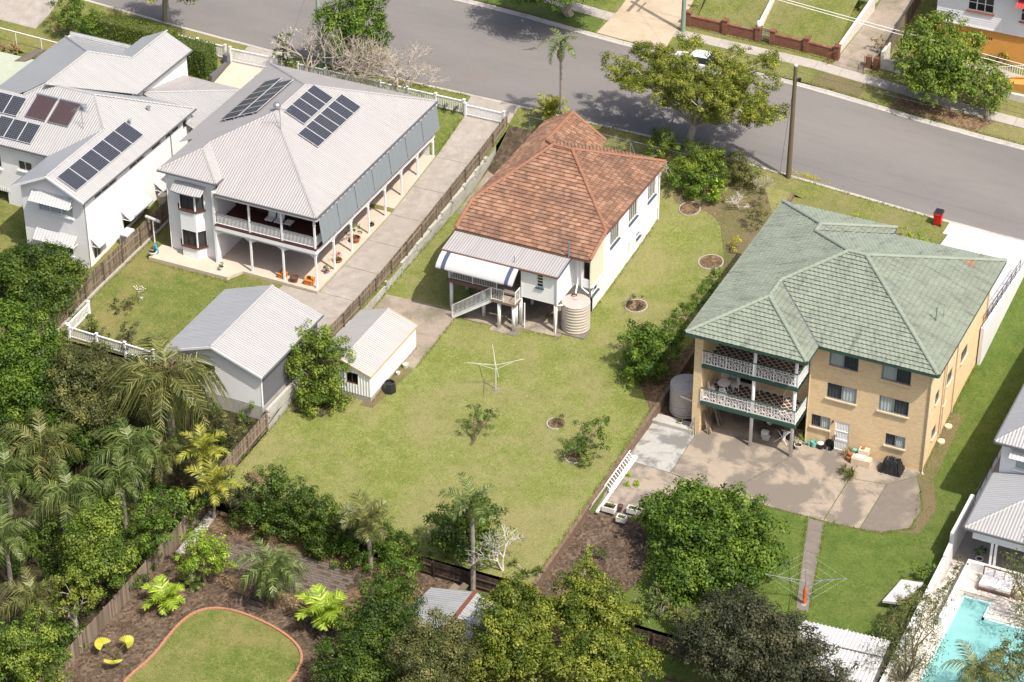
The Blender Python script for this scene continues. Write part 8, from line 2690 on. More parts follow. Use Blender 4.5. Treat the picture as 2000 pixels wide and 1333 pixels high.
# red wheelie bin at the kerb
bn = root('wheelie_bin', 'red wheelie bin with black lid standing at the kerb', 'bin', (-7.1, 25.5, H(-7.1, 25.5)))
zb = H(-7.1, 25.5)
m_ = MB(); m_.hull8([(-7.33, 25.28, zb + .08), (-6.87, 25.28, zb + .08), (-6.87, 25.72, zb + .08), (-7.33, 25.72, zb + .08), (-7.4, 25.2, zb + .98), (-6.8, 25.2, zb + .98), (-6.8, 25.8, zb + .98), (-7.4, 25.8, zb + .98)]); m_.box(-7.43, -6.77, 25.17, 25.83, zb + .94, zb + 1.0); m_.build('body', MAT['red_plastic'], bn)
m_ = MB(); m_.hull8([(-7.42, 25.18, zb + 1.0), (-6.78, 25.18, zb + 1.0), (-6.78, 25.86, zb + 1.0), (-7.42, 25.86, zb + 1.0), (-7.36, 25.24, zb + 1.07), (-6.84, 25.24, zb + 1.07), (-6.84, 25.84, zb + 1.12), (-7.36, 25.84, zb + 1.12)]); m_.build('lid', MAT['black_plastic'], bn)
for x in (-7.36, -6.84):
    m_ = MB(); m_.tube([(x - .03, 25.3, zb + .1), (x + .03, 25.3, zb + .1)], .1, 12); m_.build('wheel', MAT['tyre'], bn)
m_ = MB(); m_.tube([(-7.3, 25.12, zb + .95), (-6.9, 25.12, zb + .95)], .02, 6); m_.build('handle', MAT['red_plastic'], bn)
# rotary clothes hoists
def hoist(label, x, y, hz, arm, rot, mat='steel', band=None, lines=True, th_=.022):
    z = H(x, y)
    r_ = root('clothes_hoist', label, 'clothes line', (x, y, z))
    m_ = MB(); m_.tube([(x, y, z - .1), (x, y, z + hz)], .035, 8); m_.build('post', MAT[mat], r_)
    m_ = MB(); m_.lathe((x, y, z), [(.22, 0), (.2, .05), (.05, .06)], 12); m_.build('footing', MAT['concrete_pale'], r_)
    tips = []
    for k in range(4):
        a = rot + k * math.pi / 2
        d = V(math.cos(a), math.sin(a), 0)
        t = V(x, y, z + hz + .35) + d * arm
        m_ = MB(); m_.tube([V(x, y, z + hz), t], th_, 6); m_.tube([V(x, y, z + hz - .35), V(x, y, z + hz) + d * arm * .62 + V(0, 0, .18)], th_ * .8, 6)
        m_.build('arm', MAT[mat], r_)
        tips.append(d)
    if lines:
        m_ = MB()
        for f in (.4, .7, .98):
            for k in range(4):
                p, q = V(x, y, z + hz + .35 * f) + tips[k] * arm * f, V(x, y, z + hz + .35 * f) + tips[(k + 1) % 4] * arm * f
                m_.beam(p, q, .004)
        m_.build('line', MAT['white_paint'], r_)
    if band:
        m_ = MB(); m_.lathe((x, y, z), [(.11, .1), (.1, .5), (.13, .9), (.1, 1.3)], 9); m_.build('mesh_wrap', MAT[band], r_)
hoist('pale rotary clothes hoist in the middle of the brown lawn', -28.2, -3.5, 1.95, 1.9, .55, 'dirty_white', lines=False, th_=.016)
hoist('steel rotary clothes hoist with orange mesh on the flats lawn path', -2.45, -15.0, 1.75, 2.4, .35, 'steel', 'orange_plastic')
tb = root('clothes_pole', 'white post with rolled awning tube beside the old grey timber fence', 'post', (-57.7, 1.8, h_b(0, 1.8)))
m_ = MB(); m_.tube([(-57.7, 1.8, 1.1), (-57.7, 1.8, 3.0)], .05, 8); m_.build('post', MAT['white_paint'], tb)
m_ = MB(); m_.tube([(-58.3, 1.85, 3.12), (-57.1, 1.75, 3.02)], .11, 12); m_.build('roll', MAT['white_tin'], tb)
m_ = MB(); m_.hull8([(-56.85, .2, 1.3), (-56.5, .2, 1.3), (-56.5, .5, 1.3), (-56.85, .5, 1.3), (-56.75, .25, 2.0), (-56.62, .25, 2.0), (-56.62, .4, 2.0), (-56.75, .4, 2.0)])
single(m_, 'folded_umbrella', MAT['teal_cloth'], 'folded teal cloth leaning on the verandah house wall', 'cloth')
# black compost bin on the lawn
cb = root('compost_bin', 'black plastic compost bin beside the garden shed', 'bin', (-34.7, -6.2, h_tile(-34.7, -6.2)))
zc = h_tile(-34.7, -6.2)
m_ = MB(); m_.lathe((-34.7, -6.2, zc), [(.46, 0), (.44, .3), (.36, .72), (.3, .75), (.3, .55), (.05, .5)], 7); m_.build('body', MAT['black_plastic'], cb)
for i, (x, y, s, lab) in enumerate(((-34.9, -3.5, .2, 'white plastic pot beside the shed door end'), (-35.0, -4.4, .15, 'small white pot halfway along the shed side'))):
    z = h_tile(x, y); m_ = MB(); m_.lathe((x, y, z), [(s * .7, 0), (s, s * 1.5), (s * .85, s * 1.5), (s * .7, s * .8)], 12); single(m_, 'plant_pot', MAT['dirty_white'], lab, 'pot', smooth=False)
# ring beds edged with stone
def ring(label, x, y, r_, a0=0.0, a1=6.28):
    z = h_tile(x, y)
    k = root('ring_bed', label, 'garden bed', (x, y, z))
    n = int((a1 - a0) * r_ / .22)
    m_ = MB(); m_.box(-.1, .1, -.035, .035, -.05, .06); me = m_.mesh('edging_stone', MAT['block_grey'])
    for i in range(n):
        a = a0 + (a1 - a0) * i / n
        px, py = x + r_ * math.cos(a), y + r_ * math.sin(a)
        link('edging_stone', me, k, (px, py, h_tile(px, py)), (0, 0, a + math.pi / 2))
    m_ = MB(); m_.poly([(x + r_ * .97 * math.cos(t * .314), y + r_ * .97 * math.sin(t * .314), h_tile(x + r_ * math.cos(t * .314), y + r_ * math.sin(t * .314)) + .045) for t in range(20)])
    m_.build('soil', MAT['leaf_litter'], k)
ring('stone edged ring bed in the front garden of the tiled house', -24.0, 20.3, .75)
ring('stone edged ring bed at the right boundary below the golden clump', -20.3, 15.1, .85)
ring('ring bed around the grey twiggy shrub', -23.2, 8.5, .75)
ring('small half ring bed in the lower lawn', -22.95, -5.4, .6, 2.5, 5.6)
ring('ring bed under the small leaning tree', -20.4, -8.1, .7, 2.6, 6.4)
# potted plants of the verandah house
def pot(label, x, y, z, r_, h_, mat, leaf=None, lr=.25, lh=.3, square=False, seed=1, lsize=.1, group=None):
    k = root('potted_plant' if leaf else 'plant_pot', label, 'pot plant' if leaf else 'pot', (x, y, z), group)
    m_ = MB()
    if square:
        m_.hull8([(x - r_, y - r_, z), (x + r_, y - r_, z), (x + r_, y + r_, z), (x - r_, y + r_, z), (x - r_ * 1.1, y - r_ * 1.1, z + h_), (x + r_ * 1.1, y - r_ * 1.1, z + h_), (x + r_ * 1.1, y + r_ * 1.1, z + h_), (x - r_ * 1.1, y + r_ * 1.1, z + h_)])
        m_.box(x - r_ * 1.2, x + r_ * 1.2, y - r_ * 1.2, y + r_ * 1.2, z + h_ * .88, z + h_ * 1.02)
    else:
        m_.lathe((x, y, z), [(r_ * .7, 0), (r_ * .95, h_ * .85), (r_ * 1.1, h_ * .87), (r_ * 1.1, h_), (r_ * .9, h_), (r_ * .85, h_ * .85)], 16)
    m_.build('pot', MAT[mat], k)
    m_ = MB(); m_.lathe((x, y, z + h_ * .86), [(r_ * .88, 0), (.01, .03)], 12); m_.build('soil', MAT['soil'], k)
    if leaf:
        me = crown_mesh('foliage', [(x, y, z + h_ + lh, lr)], leaf, lsize, .9, seed, (x, y, z))
        link('foliage', me, k, (x, y, z))
    return k
zs_ = 1.3
pot('square orange pot with grey succulent by the middle verandah post', -46.95, 1.35, zs_, .24, .38, 'orange_pot', 'palm_green', .18, .15, True, 1)
pot('round brown glazed empty pot between two orange pots', -45.95, 1.2, zs_, .3, .4, 'brown_pot')
pot('square orange pot at the verandah house corner post', -44.85, 1.4, zs_, .27, .42, 'orange_pot', 'leaf_deep', .14, .06, True, 2, .07)
pot('pink pot with round green plant beside the drive', -44.4, 3.1, zs_, .15, .25, 'pink_pot', 'leaf_mid', .3, .25, False, 3)
fb = pot('terracotta bowl of red flowers beside the drive', -44.4, 4.7, zs_, .3, .25, 'terracotta', 'leaf_mid', .36, .2, False, 4)
pot('large terracotta pot with leafy shrub beside the drive', -44.5, 7.5, zs_, .36, .5, 'terracotta', 'leaf_bright', .55, .6, False, 5, .16)
pot('small black pot on the patio beside the drive', -44.45, 9.9, zs_, .2, .3, 'black_plastic', 'leaf_dusk', .16, .04, False, 6, .07)
pot('small white pot with plant on the patio corner by the lawn', -51.3, .35, zs_, .2, .3, 'off_white', 'leaf_mid', .2, .18, False, 7)
pot('white urn with dark plant at the left end of the patio', -56.7, .0, zs_, .27, .32, 'off_white', 'leaf_dusk', .25, .12, False, 8)
pot('glossy dark plant in white pot on the pool house terrace', 5.95, -7.3, 0.02, .22, .3, 'white_paint', 'leaf_deep', .4, .5, False, 9, .2)
m_ = MB()
rng = random.Random(4)
for i in range(26):
    p = V(-44.4 + rng.gauss(0, .22), 4.7 + rng.gauss(0, .22), zs_ + .62 + rng.uniform(0, .12)); m_.lathe(p, [(.03, 0), (.045, .03), (.01, .05)], 6)
m_.build('bloom', MAT['petal_pink'], fb)
# things on and around the brick flats
zf = 2.6
def garden_chair(label, x, y, z, rot):
    k = root('garden_chair', label, 'chair', (x, y, z), 'white chairs around the balcony table')
    c, s = math.cos(rot), math.sin(rot)
    P = lambda a, b, h: (x + a * c - b * s, y + a * s + b * c, z + h)
    m_ = MB(); m_.hull8([P(-.21, -.2, .4), P(.21, -.2, .4), P(.21, .2, .4), P(-.21, .2, .4), P(-.22, -.21, .44), P(.22, -.21, .44), P(.22, .21, .44), P(-.22, .21, .44)]); m_.build('seat', MAT['white_paint'], k)
    m_ = MB()
    pts_ = [P(.24 * math.cos(t), .22, .7 + .26 * math.sin(t)) for t in [i * math.pi / 6 for i in range(12)]]
    for p, q in zip(pts_, pts_[1:] + pts_[:1]): m_.beam(p, q, .035)
    for t in (-.14, -.05, .05, .14): m_.beam(P(t, .22, .46), P(t, .22, .93), .02)
    for t in (.62, .78): m_.beam(P(-.22, .22, t), P(.22, .22, t), .02)
    m_.build('backrest', MAT['white_paint'], k)
    for a in (-.19, .19):
        for b in (-.18, .19):
            m_ = MB(); m_.beam(P(a, b, 0), P(a, b, .42), .035); m_.build('leg', MAT['white_paint'], k)
tb = root('round_table', 'round white table on the middle balcony of the brick flats', 'table', (-13.35, -.5, zf))
m_ = MB(); m_.lathe((-13.35, -.5, zf + .68), [(.4, 0), (.43, .02), (.43, .05), (.02, .055)], 20); m_.build('tabletop', MAT['white_paint'], tb)
for k in range(4):
    a = k * 1.571 + .5; m_ = MB(); m_.beam((-13.35 + .3 * math.cos(a), -.5 + .3 * math.sin(a), zf), (-13.35 + .2 * math.cos(a), -.5 + .2 * math.sin(a), zf + .68), .04); m_.build('leg', MAT['white_paint'], tb)
garden_chair('white balcony chair behind the round table, farthest left', -13.6, .15, zf, .1)
garden_chair('white balcony chair behind the round table, by the sliding door', -12.75, -.05, zf, -.9)
garden_chair('white balcony chair before the round table, at the left rail', -14.0, -1.0, zf, 2.2)
garden_chair('white balcony chair before the round table, at the front rail', -13.1, -1.25, zf, 3.3)
be = root('garden_bench', 'ornate cream metal bench on the middle balcony of the brick flats', 'bench', (-10.3, .5, zf))
m_ = MB()
for i in range(5): m_.box(-11.1, -9.5, .15 + i * .1, .22 + i * .1, zf + .42, zf + .45)
m_.build('seat', MAT['cream_stone'], be)
m_ = MB()
for i in range(22):
    x = -11.1 + i * 1.6 / 21
    m_.beam((x, .66, zf + .48), (x + .12 if i < 20 else x, .7, zf + .9 + .08 * math.sin(math.pi * i / 21)), .02); m_.beam((x, .66, zf + .9 + .08 * math.sin(math.pi * i / 21)), (min(x + .12, -9.5), .7, zf + .48), .02)
m_.beam((-11.1, .7, zf + .92), (-10.3, .7, zf + 1.02), .04); m_.beam((-10.3, .7, zf + 1.02), (-9.5, .7, zf + .92), .04); m_.beam((-11.1, .66, zf + .48), (-9.5, .66, zf + .48), .03)
m_.build('backrest', MAT['cream_stone'], be)
for x in (-11.12, -9.48):
    m_ = MB(); m_.beam((x, .15, zf), (x, .15, zf + .64), .05); m_.beam((x, .66, zf), (x, .7, zf + .95), .05); m_.beam((x, .12, zf + .64), (x, .68, zf + .64), .05); m_.build('leg', MAT['cream_stone'], be)
m_ = MB()
wb_ = root('work_table', 'cluttered timber table under the balcony of the brick flats', 'table', (-10.0, -.2, 0))
m_.box(-10.6, -9.3, -.5, .2, .74, .8); m_.build('tabletop', MAT['dark_wood'], wb_)
for x in (-10.55, -9.35):
    for y in (-.45, .15):
        m_ = MB(); m_.box(x - .04, x + .04, y - .04, y + .04, .03, .74); m_.build('leg', MAT['dark_wood'], wb_)
m_ = MB(); m_.lathe((-10.2, -.2, .8), [(.1, 0), (.2, .12), (.18, .12), (.05, .03)], 12); single(m_, 'bowl', MAT['white_paint'], 'white bowl on the cluttered table under the balcony', 'bowl')
m_ = MB(); m_.box(-10.55, -10.1, -.75, -.45, .03, .5); single(m_, 'storage_box', MAT['off_white'], 'pale box before the cluttered table under the balcony', 'box')
m_ = MB(); m_.hull8([(-10.35, -1.0, .03), (-9.95, -1.0, .03), (-9.95, -.75, .03), (-10.35, -.75, .03), (-10.4, -1.05, .3), (-9.9, -1.05, .3), (-9.9, -.7, .3), (-10.4, -.7, .3)]); single(m_, 'tub', MAT['dirty_white'], 'small grey tub on the floor under the balcony', 'tub')
dr = root('clothes_airer', 'folding clothes airer with towel under the balcony', 'clothes airer', (-9.2, -.6, .03))
m_ = MB(); m_.beam((-9.6, -.9, .03), (-8.7, -.4, .75), .03); m_.beam((-8.7, -.9, .03), (-9.6, -.4, .75), .03); m_.beam((-9.6, -.4, .75), (-8.7, -.4, .75), .03); m_.build('frame', MAT['off_white'], dr)
m_ = MB(); m_.poly([(-9.1, -.5, .75), (-8.95, -.5, .75), (-8.9, -.75, .25), (-9.15, -.7, .2)]); m_.build('towel', MAT['cushion'], dr)
m_ = MB(); m_.lathe((-8.75, -.2, .03), [(.18, 0), (.2, .4), (.17, .4), (.15, .1)], 12); single(m_, 'bucket', MAT['black_plastic'], 'dark bucket beside the right balcony column', 'bucket')
for i, (x, lab, mat, r_, h_) in enumerate(((-7.42, 'aqua watering can against the flats wall', 'aqua_plastic', .13, .3), (-7.1, 'aqua bucket against the flats wall beside the watering can', 'aqua_plastic', .19, .42), (-6.65, 'black bucket with white lid against the flats wall', 'black_plastic', .19, .4))):
    k = root('watering_can' if i == 0 else 'bucket', lab, 'bucket' if i else 'watering can', (x, -.3, .03))
    m_ = MB(); m_.lathe((x, -.3, .03), [(r_ * .85, 0), (r_, h_), (r_ * .9, h_), (r_ * .8, h_ * .5)], 14); m_.build('body', MAT[mat], k)
    if i == 0:
        m_ = MB(); m_.tube([(x - .1, -.35, .15), (x - .28, -.4, .4)], .025, 6); m_.build('spout', MAT[mat], k)
        m_ = MB(); m_.tube([(x - .08, -.3, .33), (x, -.3, .48), (x + .1, -.3, .3)], .015, 6); m_.build('handle', MAT[mat], k)
    if i == 2:
        m_ = MB(); m_.lathe((x, -.3, .03 + h_), [(r_ * 1.08, 0), (r_ * 1.08, .04), (.02, .05)], 14); m_.build('lid', MAT['white_paint'], k)
wbw = root('wheelbarrow', 'black wheelbarrow tray tipped up against the flats wall', 'wheelbarrow', (-6.05, -.2, .03))
m_ = MB(); arc_ = []
for k in range(14):
    a = k * 2 * math.pi / 14; arc_.append((-6.05 + .33 * math.cos(a), .5 + .47 * math.sin(a)))
for (p, q) in zip(arc_, arc_[1:] + arc_[:1]):
    m_.poly([(p[0], -.33, p[1]), (q[0], -.33, q[1]), (-6.05 + (q[0] + 6.05) * .7, -.1, .5 + (q[1] - .5) * .7), (-6.05 + (p[0] + 6.05) * .7, -.1, .5 + (p[1] - .5) * .7)])
m_.poly([(-6.05 + (p[0] + 6.05) * .7, -.1, .5 + (p[1] - .5) * .7) for p in arc_]); m_.build('tray', MAT['black_plastic'], wbw)
for x in (-6.25, -5.85):
    m_ = MB(); m_.beam((x, -.06, .1), (x, -.06, 1.2), .035); m_.build('handle', MAT['black_plastic'], wbw)
m_ = MB(); m_.tube([(-6.08, -.2, .16), (-6.02, -.2, .16)], .14, 12); m_.build('wheel', MAT['tyre'], wbw)
pl = root('stone_planter', 'stack of cream stone planter boxes beside the white security door', 'planter', (-3.75, -.55, .03))
m_ = MB(); m_.box(-4.35, -3.1, -1.05, -.5, .03, .5); m_.build('box', MAT['cream_stone'], pl)
m_ = MB(); m_.box(-4.05, -3.4, -.6, -.12, .5, .9); m_.build('box', MAT['cream_stone'], pl)
m_ = MB(); m_.box(-4.15, -3.5, -1.0, -.62, .5, .62); m_.build('tray', MAT['off_white'], pl)
m_ = MB(); m_.lathe((-3.8, -.35, .9), [(.1, 0), (.13, .1), (.02, .12)], 10); single(m_, 'plant_pot', MAT['terracotta'], 'small terracotta pot on the cream stone planter', 'pot')
m_ = MB(); m_.lathe((-4.55, -.75, .03), [(.16, 0), (.2, .3), (.1, .32)], 10); m_.lathe((-4.5, -.7, .33), [(.14, 0), (.17, .25), (.05, .26)], 10); single(m_, 'plant_pot', MAT['terracotta'], 'stacked terracotta pots at the end of the cream stone planter', 'pots')
m_ = MB(); m_.box(-4.5, -4.1, -.35, -.1, .03, .6); single(m_, 'crate', MAT['aqua_plastic'], 'grey green crate behind the cream stone planter', 'crate')
rosette('brown dried weed beside the stacked terracotta pots', (-4.75, -.5), 40, .5, 'leaf_dry', 31, 3, .3, .03)
# wrapped pile under black sheeting
bp = root('wrapped_pile', 'pile wrapped in crumpled black sheeting against the flats wall', 'pile', (-1.75, -.65, .03))
rng = random.Random(12)
bm = bmesh.new()
bmesh.ops.create_grid(bm, x_segments=22, y_segments=18, size=1)
for v_ in bm.verts:
    u_, w_ = v_.co.x, v_.co.y
    e = max(abs(u_), abs(w_))
    hh = .88 if e < .72 else .88 * max(0, (1 - e) / .28)
    v_.co = (u_ * (.62 + .12 * (1 - hh)) + rng.gauss(0, .025), w_ * (.42 + .1 * (1 - hh)) + rng.gauss(0, .025), hh + rng.gauss(0, .045))
for v_ in bm.verts: v_.co += Vector((-1.75, -.65, .03)) - BASE[bp.name]
me = bpy.data.meshes.new('sheeting'); bm.to_mesh(me); bm.free(); me.materials.append(MAT['black_plastic'])
link('sheeting', me, bp, (-1.75, -.65, .03))
# planks and poles leaning on the pier
k = root('timber_offcuts', 'bundle of timber offcuts leaning at the left pier of the brick flats', 'timber', (-14.2, -1.9, .03))
rng = random.Random(5)
for i in range(11):
    x = -14.3 + rng.uniform(0, .7); y = -1.8 + rng.uniform(0, 1.8)
    m_ = MB(); m_.beam((x + .35 + rng.uniform(-.1, .15), y - .35, .03), (-14.3 + .04, y + rng.uniform(-.1, .3), rng.uniform(1.2, 2.2)), rng.uniform(.06, .16), .03); m_.build('plank', MAT['old_wood'], k)
k = root('stick_bundle', 'bundle of sticks standing at the foot of the brick pier', 'sticks', (-14.9, -2.3, .03))
for i in range(16):
    a = rng.uniform(0, 6.28); m_ = MB(); m_.tube([(-14.75 + .3 * math.cos(a), -2.25 + .2 * math.sin(a), .03), (-14.7 + rng.gauss(0, .08), -2.1, rng.uniform(.7, 1.3))], .02, 5); m_.build('stick', MAT['bare_twig'], k)
pot('leafy potted shrub at the foot of the right balcony column', -7.95, -.9, .03, .25, .3, 'dirty_white', 'leaf_bright', .42, .3, False, 11, .09)
pot('small potted plant on the ledge before the flats tank', -15.8, -1.7, .1, .15, .2, 'dirty_white', 'leaf_mid', .2, .1, False, 12, .09)
# white ladder and edge board lying on the yard
ld = root('ladder', 'white timber ladder lying against the brown brick boundary wall', 'ladder', (-17.3, -8.2, 0))
for o_ in (0, 1):
    m_ = MB(); m_.beam((-17.38 + .3 * o_, -10.4, .45 - .3 * o_), (-17.38 + .3 * o_, -6.3, .5 - .3 * o_), .05, .09); m_.build('stile', MAT['white_paint'], ld)
for i in range(13):
    y = -10.2 + i * .31; m_ = MB(); m_.beam((-17.38, y, .46), (-17.08, y, .16), .05, .03); m_.build('rung', MAT['white_paint'], ld)
m_ = MB(); m_.beam((-16.95, -12.6, .06), (-16.95, -6.2, .1), .16, .1)
single(m_, 'edge_board', MAT['white_paint'], 'long white board lying along the side concrete beside the ladder', 'board')
m_ = MB()
for i in range(12): m_.beam((-17.45, -12.5 + i * .22, .1), (-17.3, -12.5 + i * .22, .55), .03)
m_.beam((-17.45, -12.6, .12), (-17.45, -10, .12), .03); m_.beam((-17.3, -12.6, .56), (-17.3, -10, .56), .03)
single(m_, 'wire_trellis', MAT['dirty_white'], 'rusting wire trellis behind the white ladder', 'trellis')
for i, (x, y, lab) in enumerate(((-16.35, -12.0, 'larger white foam planter box with seedlings'), (-15.0, -11.6, 'white foam planter box nearest the citrus tree'), (-15.25, -12.7, 'smaller white foam planter box in front'))):
    k = root('planter_box', lab, 'planter', (x, y, .03), 'foam planter boxes')
    s = .42 if i == 0 else .3
    m_ = MB(); m_.box(x - s, x + s, y - s * .7, y - s * .7 + .05, .03, .38); m_.box(x - s, x + s, y + s * .7 - .05, y + s * .7, .03, .38); m_.box(x - s, x - s + .05, y - s * .7 + .05, y + s * .7 - .05, .03, .38); m_.box(x + s - .05, x + s, y - s * .7 + .05, y + s * .7 - .05, .03, .38); m_.build('box', MAT['off_white'], k)
    m_ = MB(); m_.box(x - s + .05, x + s - .05, y - s * .7 + .05, y + s * .7 - .05, .03, .3); m_.build('soil', MAT['soil'], k)
    me = crown_mesh('foliage', [(x, y, .36, s * .6)], 'leaf_mid', .07, .5, 60 + i, (x, y, .03)); link('foliage', me, k, (x, y, .03))
pot('small dark pot between the white foam planter boxes', -15.75, -11.7, .03, .17, .35, 'brown_pot', None)
# white bench top / table by the pool wall on the flats lawn
m_ = MB(); m_.hull8([(1.9, -13.6, .15), (3.0, -13.4, .2), (3.6, -11.0, .2), (2.3, -11.2, .15), (1.9, -13.6, .3), (3.0, -13.4, .35), (3.6, -11.0, .35), (2.3, -11.2, .3)])
single(m_, 'board', MAT['white_tin'], 'white sheet of board lying on the flats lawn beside the white boundary wall', 'board')
# dog house plank pile behind the back fence
k = root('plank_pile', 'grey weathered sheets of timber leaning by the rusty shed', 'timber', (-22.3, -23.0, h_garden(-22, -23)))
for i, (a, b, w_) in enumerate((((-22.9, -23.6, -1.7), (-22.2, -21.6, -.9), .5), ((-22.4, -23.4, -1.7), (-21.7, -21.4, -.8), .45), ((-23.1, -24.4, -1.7), (-23.0, -23.2, -.6), .3))):
    m_ = MB(); m_.beam(a, b, w_, .04); m_.build('sheet', MAT['fence_wood'], k)
# plank and slate by the flat roof neighbour
m_ = MB(); m_.hull8([(-79.0, 16.2, 4.1), (-78.2, 16.5, 4.1), (-77.6, 18.4, 4.3), (-78.4, 18.3, 4.3), (-79.0, 16.2, 4.2), (-78.2, 16.5, 4.2), (-77.6, 18.4, 4.4), (-78.4, 18.3, 4.4)])
single(m_, 'stone_slab', MAT['stone_grey'], 'tilted grey slab beside the flat green roof', 'slab')
# planter edge of the gabled house drive
m_ = MB(); m_.box(-64.35, -64.1, 21.0, 23.4, 3.0, 3.9); m_.box(-64.5, -64.1, 23.4, 23.8, 3.2, 4.5)
single(m_, 'drive_wall', MAT['grey_fascia'], 'low dark wall beside the box hedge of the gabled house', 'wall')
# parked car half hidden behind the spreading tree
cr = root('parked_car', 'white car parked at the far kerb, mostly hidden behind the spreading tree', 'car', (-30.2, 37.3, h_street(-30.2, 37.3)))
zc = h_street(-30.2, 37.3)
def loft(secs, mb, mi=0):
    for a, b in zip(secs, secs[1:]):
        n = len(a)
        for i in range(n):
            j = (i + 1) % n
            mb.poly([a[i], b[i], b[j], a[j]], mi)
    mb.poly(secs[0], mi); mb.poly(secs[-1][::-1], mi)
m_ = MB()
secs = []
for (x, zb_, zt_, w_) in ((-2.1, .45, .75, .72), (-2.0, .3, .85, .82), (-1.3, .25, .92, .86), (1.2, .25, .98, .86), (1.95, .3, .95, .82), (2.1, .45, .8, .74)):
    secs.append([(-30.2 + x, 37.3 - w_, zc + zb_), (-30.2 + x, 37.3 - w_, zc + zt_ - .08), (-30.2 + x, 37.3 - w_ + .1, zc + zt_), (-30.2 + x, 37.3 + w_ - .1, zc + zt_), (-30.2 + x, 37.3 + w_, zc + zt_ - .08), (-30.2 + x, 37.3 + w_, zc + zb_)])
loft(secs, m_); m_.build('body', MAT['car_white'], cr)
m_ = MB(); secs = []
for (x, zt_, w_) in ((-1.1, .93, .74), (-.5, 1.4, .62), (.9, 1.44, .62), (1.6, .98, .72)):
    secs.append([(-30.2 + x, 37.3 - .78, zc + .9), (-30.2 + x, 37.3 - w_, zc + zt_), (-30.2 + x, 37.3 + w_, zc + zt_), (-30.2 + x, 37.3 + .78, zc + .9)])
loft(secs, m_); m_.build('cabin_glass', MAT['dark_glass'], cr)
m_ = MB(); m_.hull8([(-30.72, 36.72, zc + 1.4), (-29.28, 36.72, zc + 1.43), (-29.28, 37.88, zc + 1.43), (-30.72, 37.88, zc + 1.4), (-30.6, 36.8, zc + 1.47), (-29.4, 36.8, zc + 1.5), (-29.4, 37.8, zc + 1.5), (-30.6, 37.8, zc + 1.47)]); m_.build('roof', MAT['car_white'], cr)
for x in (-1.3, 1.3):
    for y in (-.84, .64):
        m_ = MB(); m_.tube([(-30.2 + x, 37.3 + y, zc + .31), (-30.2 + x, 37.3 + y + .2, zc + .31)], .31, 16); wh_ = m_.build('wheel', MAT['tyre'], cr)
        m_ = MB(); m_.tube([(-30.2 + x, 37.3 + y - .01, zc + .31), (-30.2 + x, 37.3 + y + .21, zc + .31)], .18, 12); m_.build('rim', MAT['steel'], wh_)
# hose reel under the tiled house
m_ = MB()
pts_ = [(-33.6 + .42 * math.cos(t * .4), 4.6, 1.8 + .42 * math.sin(t * .4)) for t in range(17)]
m_.tube(pts_, .04, 6)
single(m_, 'garden_hose', MAT['black_plastic'], 'black coiled hose hanging under the deck of the tiled house', 'hose')
make_tree('potted_fern', 'green fern growing under the lean-to of the tiled house', 'leaf_deep', .12, .7, None, (-28.0, 5.0), [(-28.0, 5.0, 1.0, .35)], 501, kind='plant', tr=.02)
# fallen leaves and uncut grass along edges: nobody could count them
def fallen(label, cx, cy, rx, ry, n, mat, seed, size=.12):
    rg = np.random.default_rng(seed)
    a, r_ = rg.uniform(0, 6.283, n), np.abs(rg.normal(0, .55, n))
    x, y = cx + rx * r_ * np.cos(a), cy + ry * r_ * np.sin(a)
    c = np.stack([x, y, [H(p, q) + .045 for p, q in zip(x, y)]], 1)
    L = size * rg.uniform(.6, 1.3, n)
    me = leaf_mesh('fallen_leaves', c - np.array((cx, cy, H(cx, cy))), rg.normal(0, .25, (n, 3)) + np.array((0, 0, 1)), L, L * .6, rg.random(n), mat, rg)
    tag(link('fallen_leaves', me, None, (cx, cy, H(cx, cy))), label, 'leaves', None, 'stuff')
fallen('orange fallen leaves in the gutter at the foot of the timber power pole', -17.4, 26.95, 1.6, .35, 420, 'leaf_gold', 1, .1)
fallen('dry fallen leaves under the large rounded tree across the street', -11.8, 40.0, 3.4, 1.0, 900, 'leaf_dry', 2)
fallen('dry fallen leaves in the front garden bed of the tiled house', -21.8, 21.6, 3.0, 1.8, 900, 'leaf_dry', 3)
fallen('dry fallen leaves along the top of the mulched back garden', -32.0, -25.9, 5.0, 1.0, 1100, 'leaf_dry', 4)
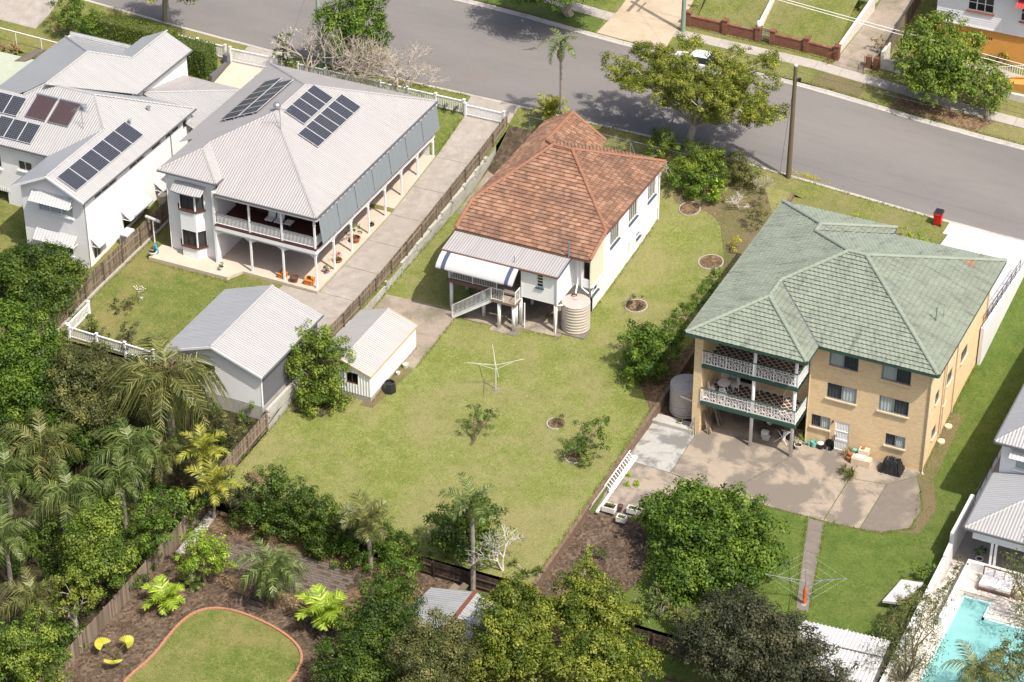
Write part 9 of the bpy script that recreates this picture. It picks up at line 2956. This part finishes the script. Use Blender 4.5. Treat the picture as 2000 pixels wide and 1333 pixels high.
fallen('brown fallen leaves beside the rusty shed', -24.3, -23.2, 1.5, 1.6, 700, 'leaf_dry', 5)
fallen('dead leaves under the round tree on the brown lawn', -19.6, 1.2, 1.7, 1.8, 500, 'leaf_dry', 6, .1)
rg = np.random.default_rng(9)
q, tn = [], []
runs = [((-40.1, -20), (-40.1, 14)), ((-17.8, -20), (-17.8, 9)), ((-35.2, -8), (-35.2, -1)), ((-34.2, 2.8), (-34.2, -3.4)), ((-58.0, -10), (-58.0, 9)), ((-47.6, -4.8), (-47.6, -12)), ((-60, 26.1), (-44.5, 26.1)), ((-40, 26.1), (-7, 26.1)), ((-36, 38.85), (12, 38.85)), ((-33, 42.7), (-21, 42.7)), ((-25.7, 7), (-25.7, 18.6)), ((-26.5, 3.2), (-34, 2.8)), ((-12.1, -7.3), (-7.6, -7.55)), ((-7.6, -7.55), (-.4, -7.0)), ((-.4, -7.0), (1.3, -5.8)), ((1.3, -5.8), (.6, -1.9)), ((.15, .2), (.15, 11)), ((-4.95, -7.6), (-2.9, -15.4)), ((-3.8, -7.6), (-2.0, -15.4)), ((4.0, -19), (4.0, -4)), ((-56.8, -.5), (-50.5, -.5)), ((-50.5, -.5), (-49.8, .7)), ((-43.9, 19.4), (-43.9, 24)), ((-38.6, 24.3), (-22, 24.3))]
for (ax, ay), (bx, by) in runs:
    n = int(math.hypot(bx - ax, by - ay) * 26)
    for t in rg.random(n):
        x, y = ax + (bx - ax) * t + rg.normal(0, .07), ay + (by - ay) * t + rg.normal(0, .07)
        z = H(x, y)
        a, hgt = rg.uniform(0, 6.283), rg.uniform(.07, .2)
        dx, dy = math.cos(a) * .016, math.sin(a) * .016
        lx, ly = rg.normal(0, .05, 2)
        q += [(x - dx, y - dy, z), (x + dx, y + dy, z), (x + dx * .4 + lx, y + dy * .4 + ly, z + hgt), (x - dx * .4 + lx, y - dy * .4 + ly, z + hgt)]
        tn.append(rg.random())
tag(link('grass_tufts', quads_mesh('grass_tufts', np.array(q), np.array(tn), 'leaf_yellow')), 'uncut grass along fences, kerbs and path edges', 'grass', None, 'stuff')
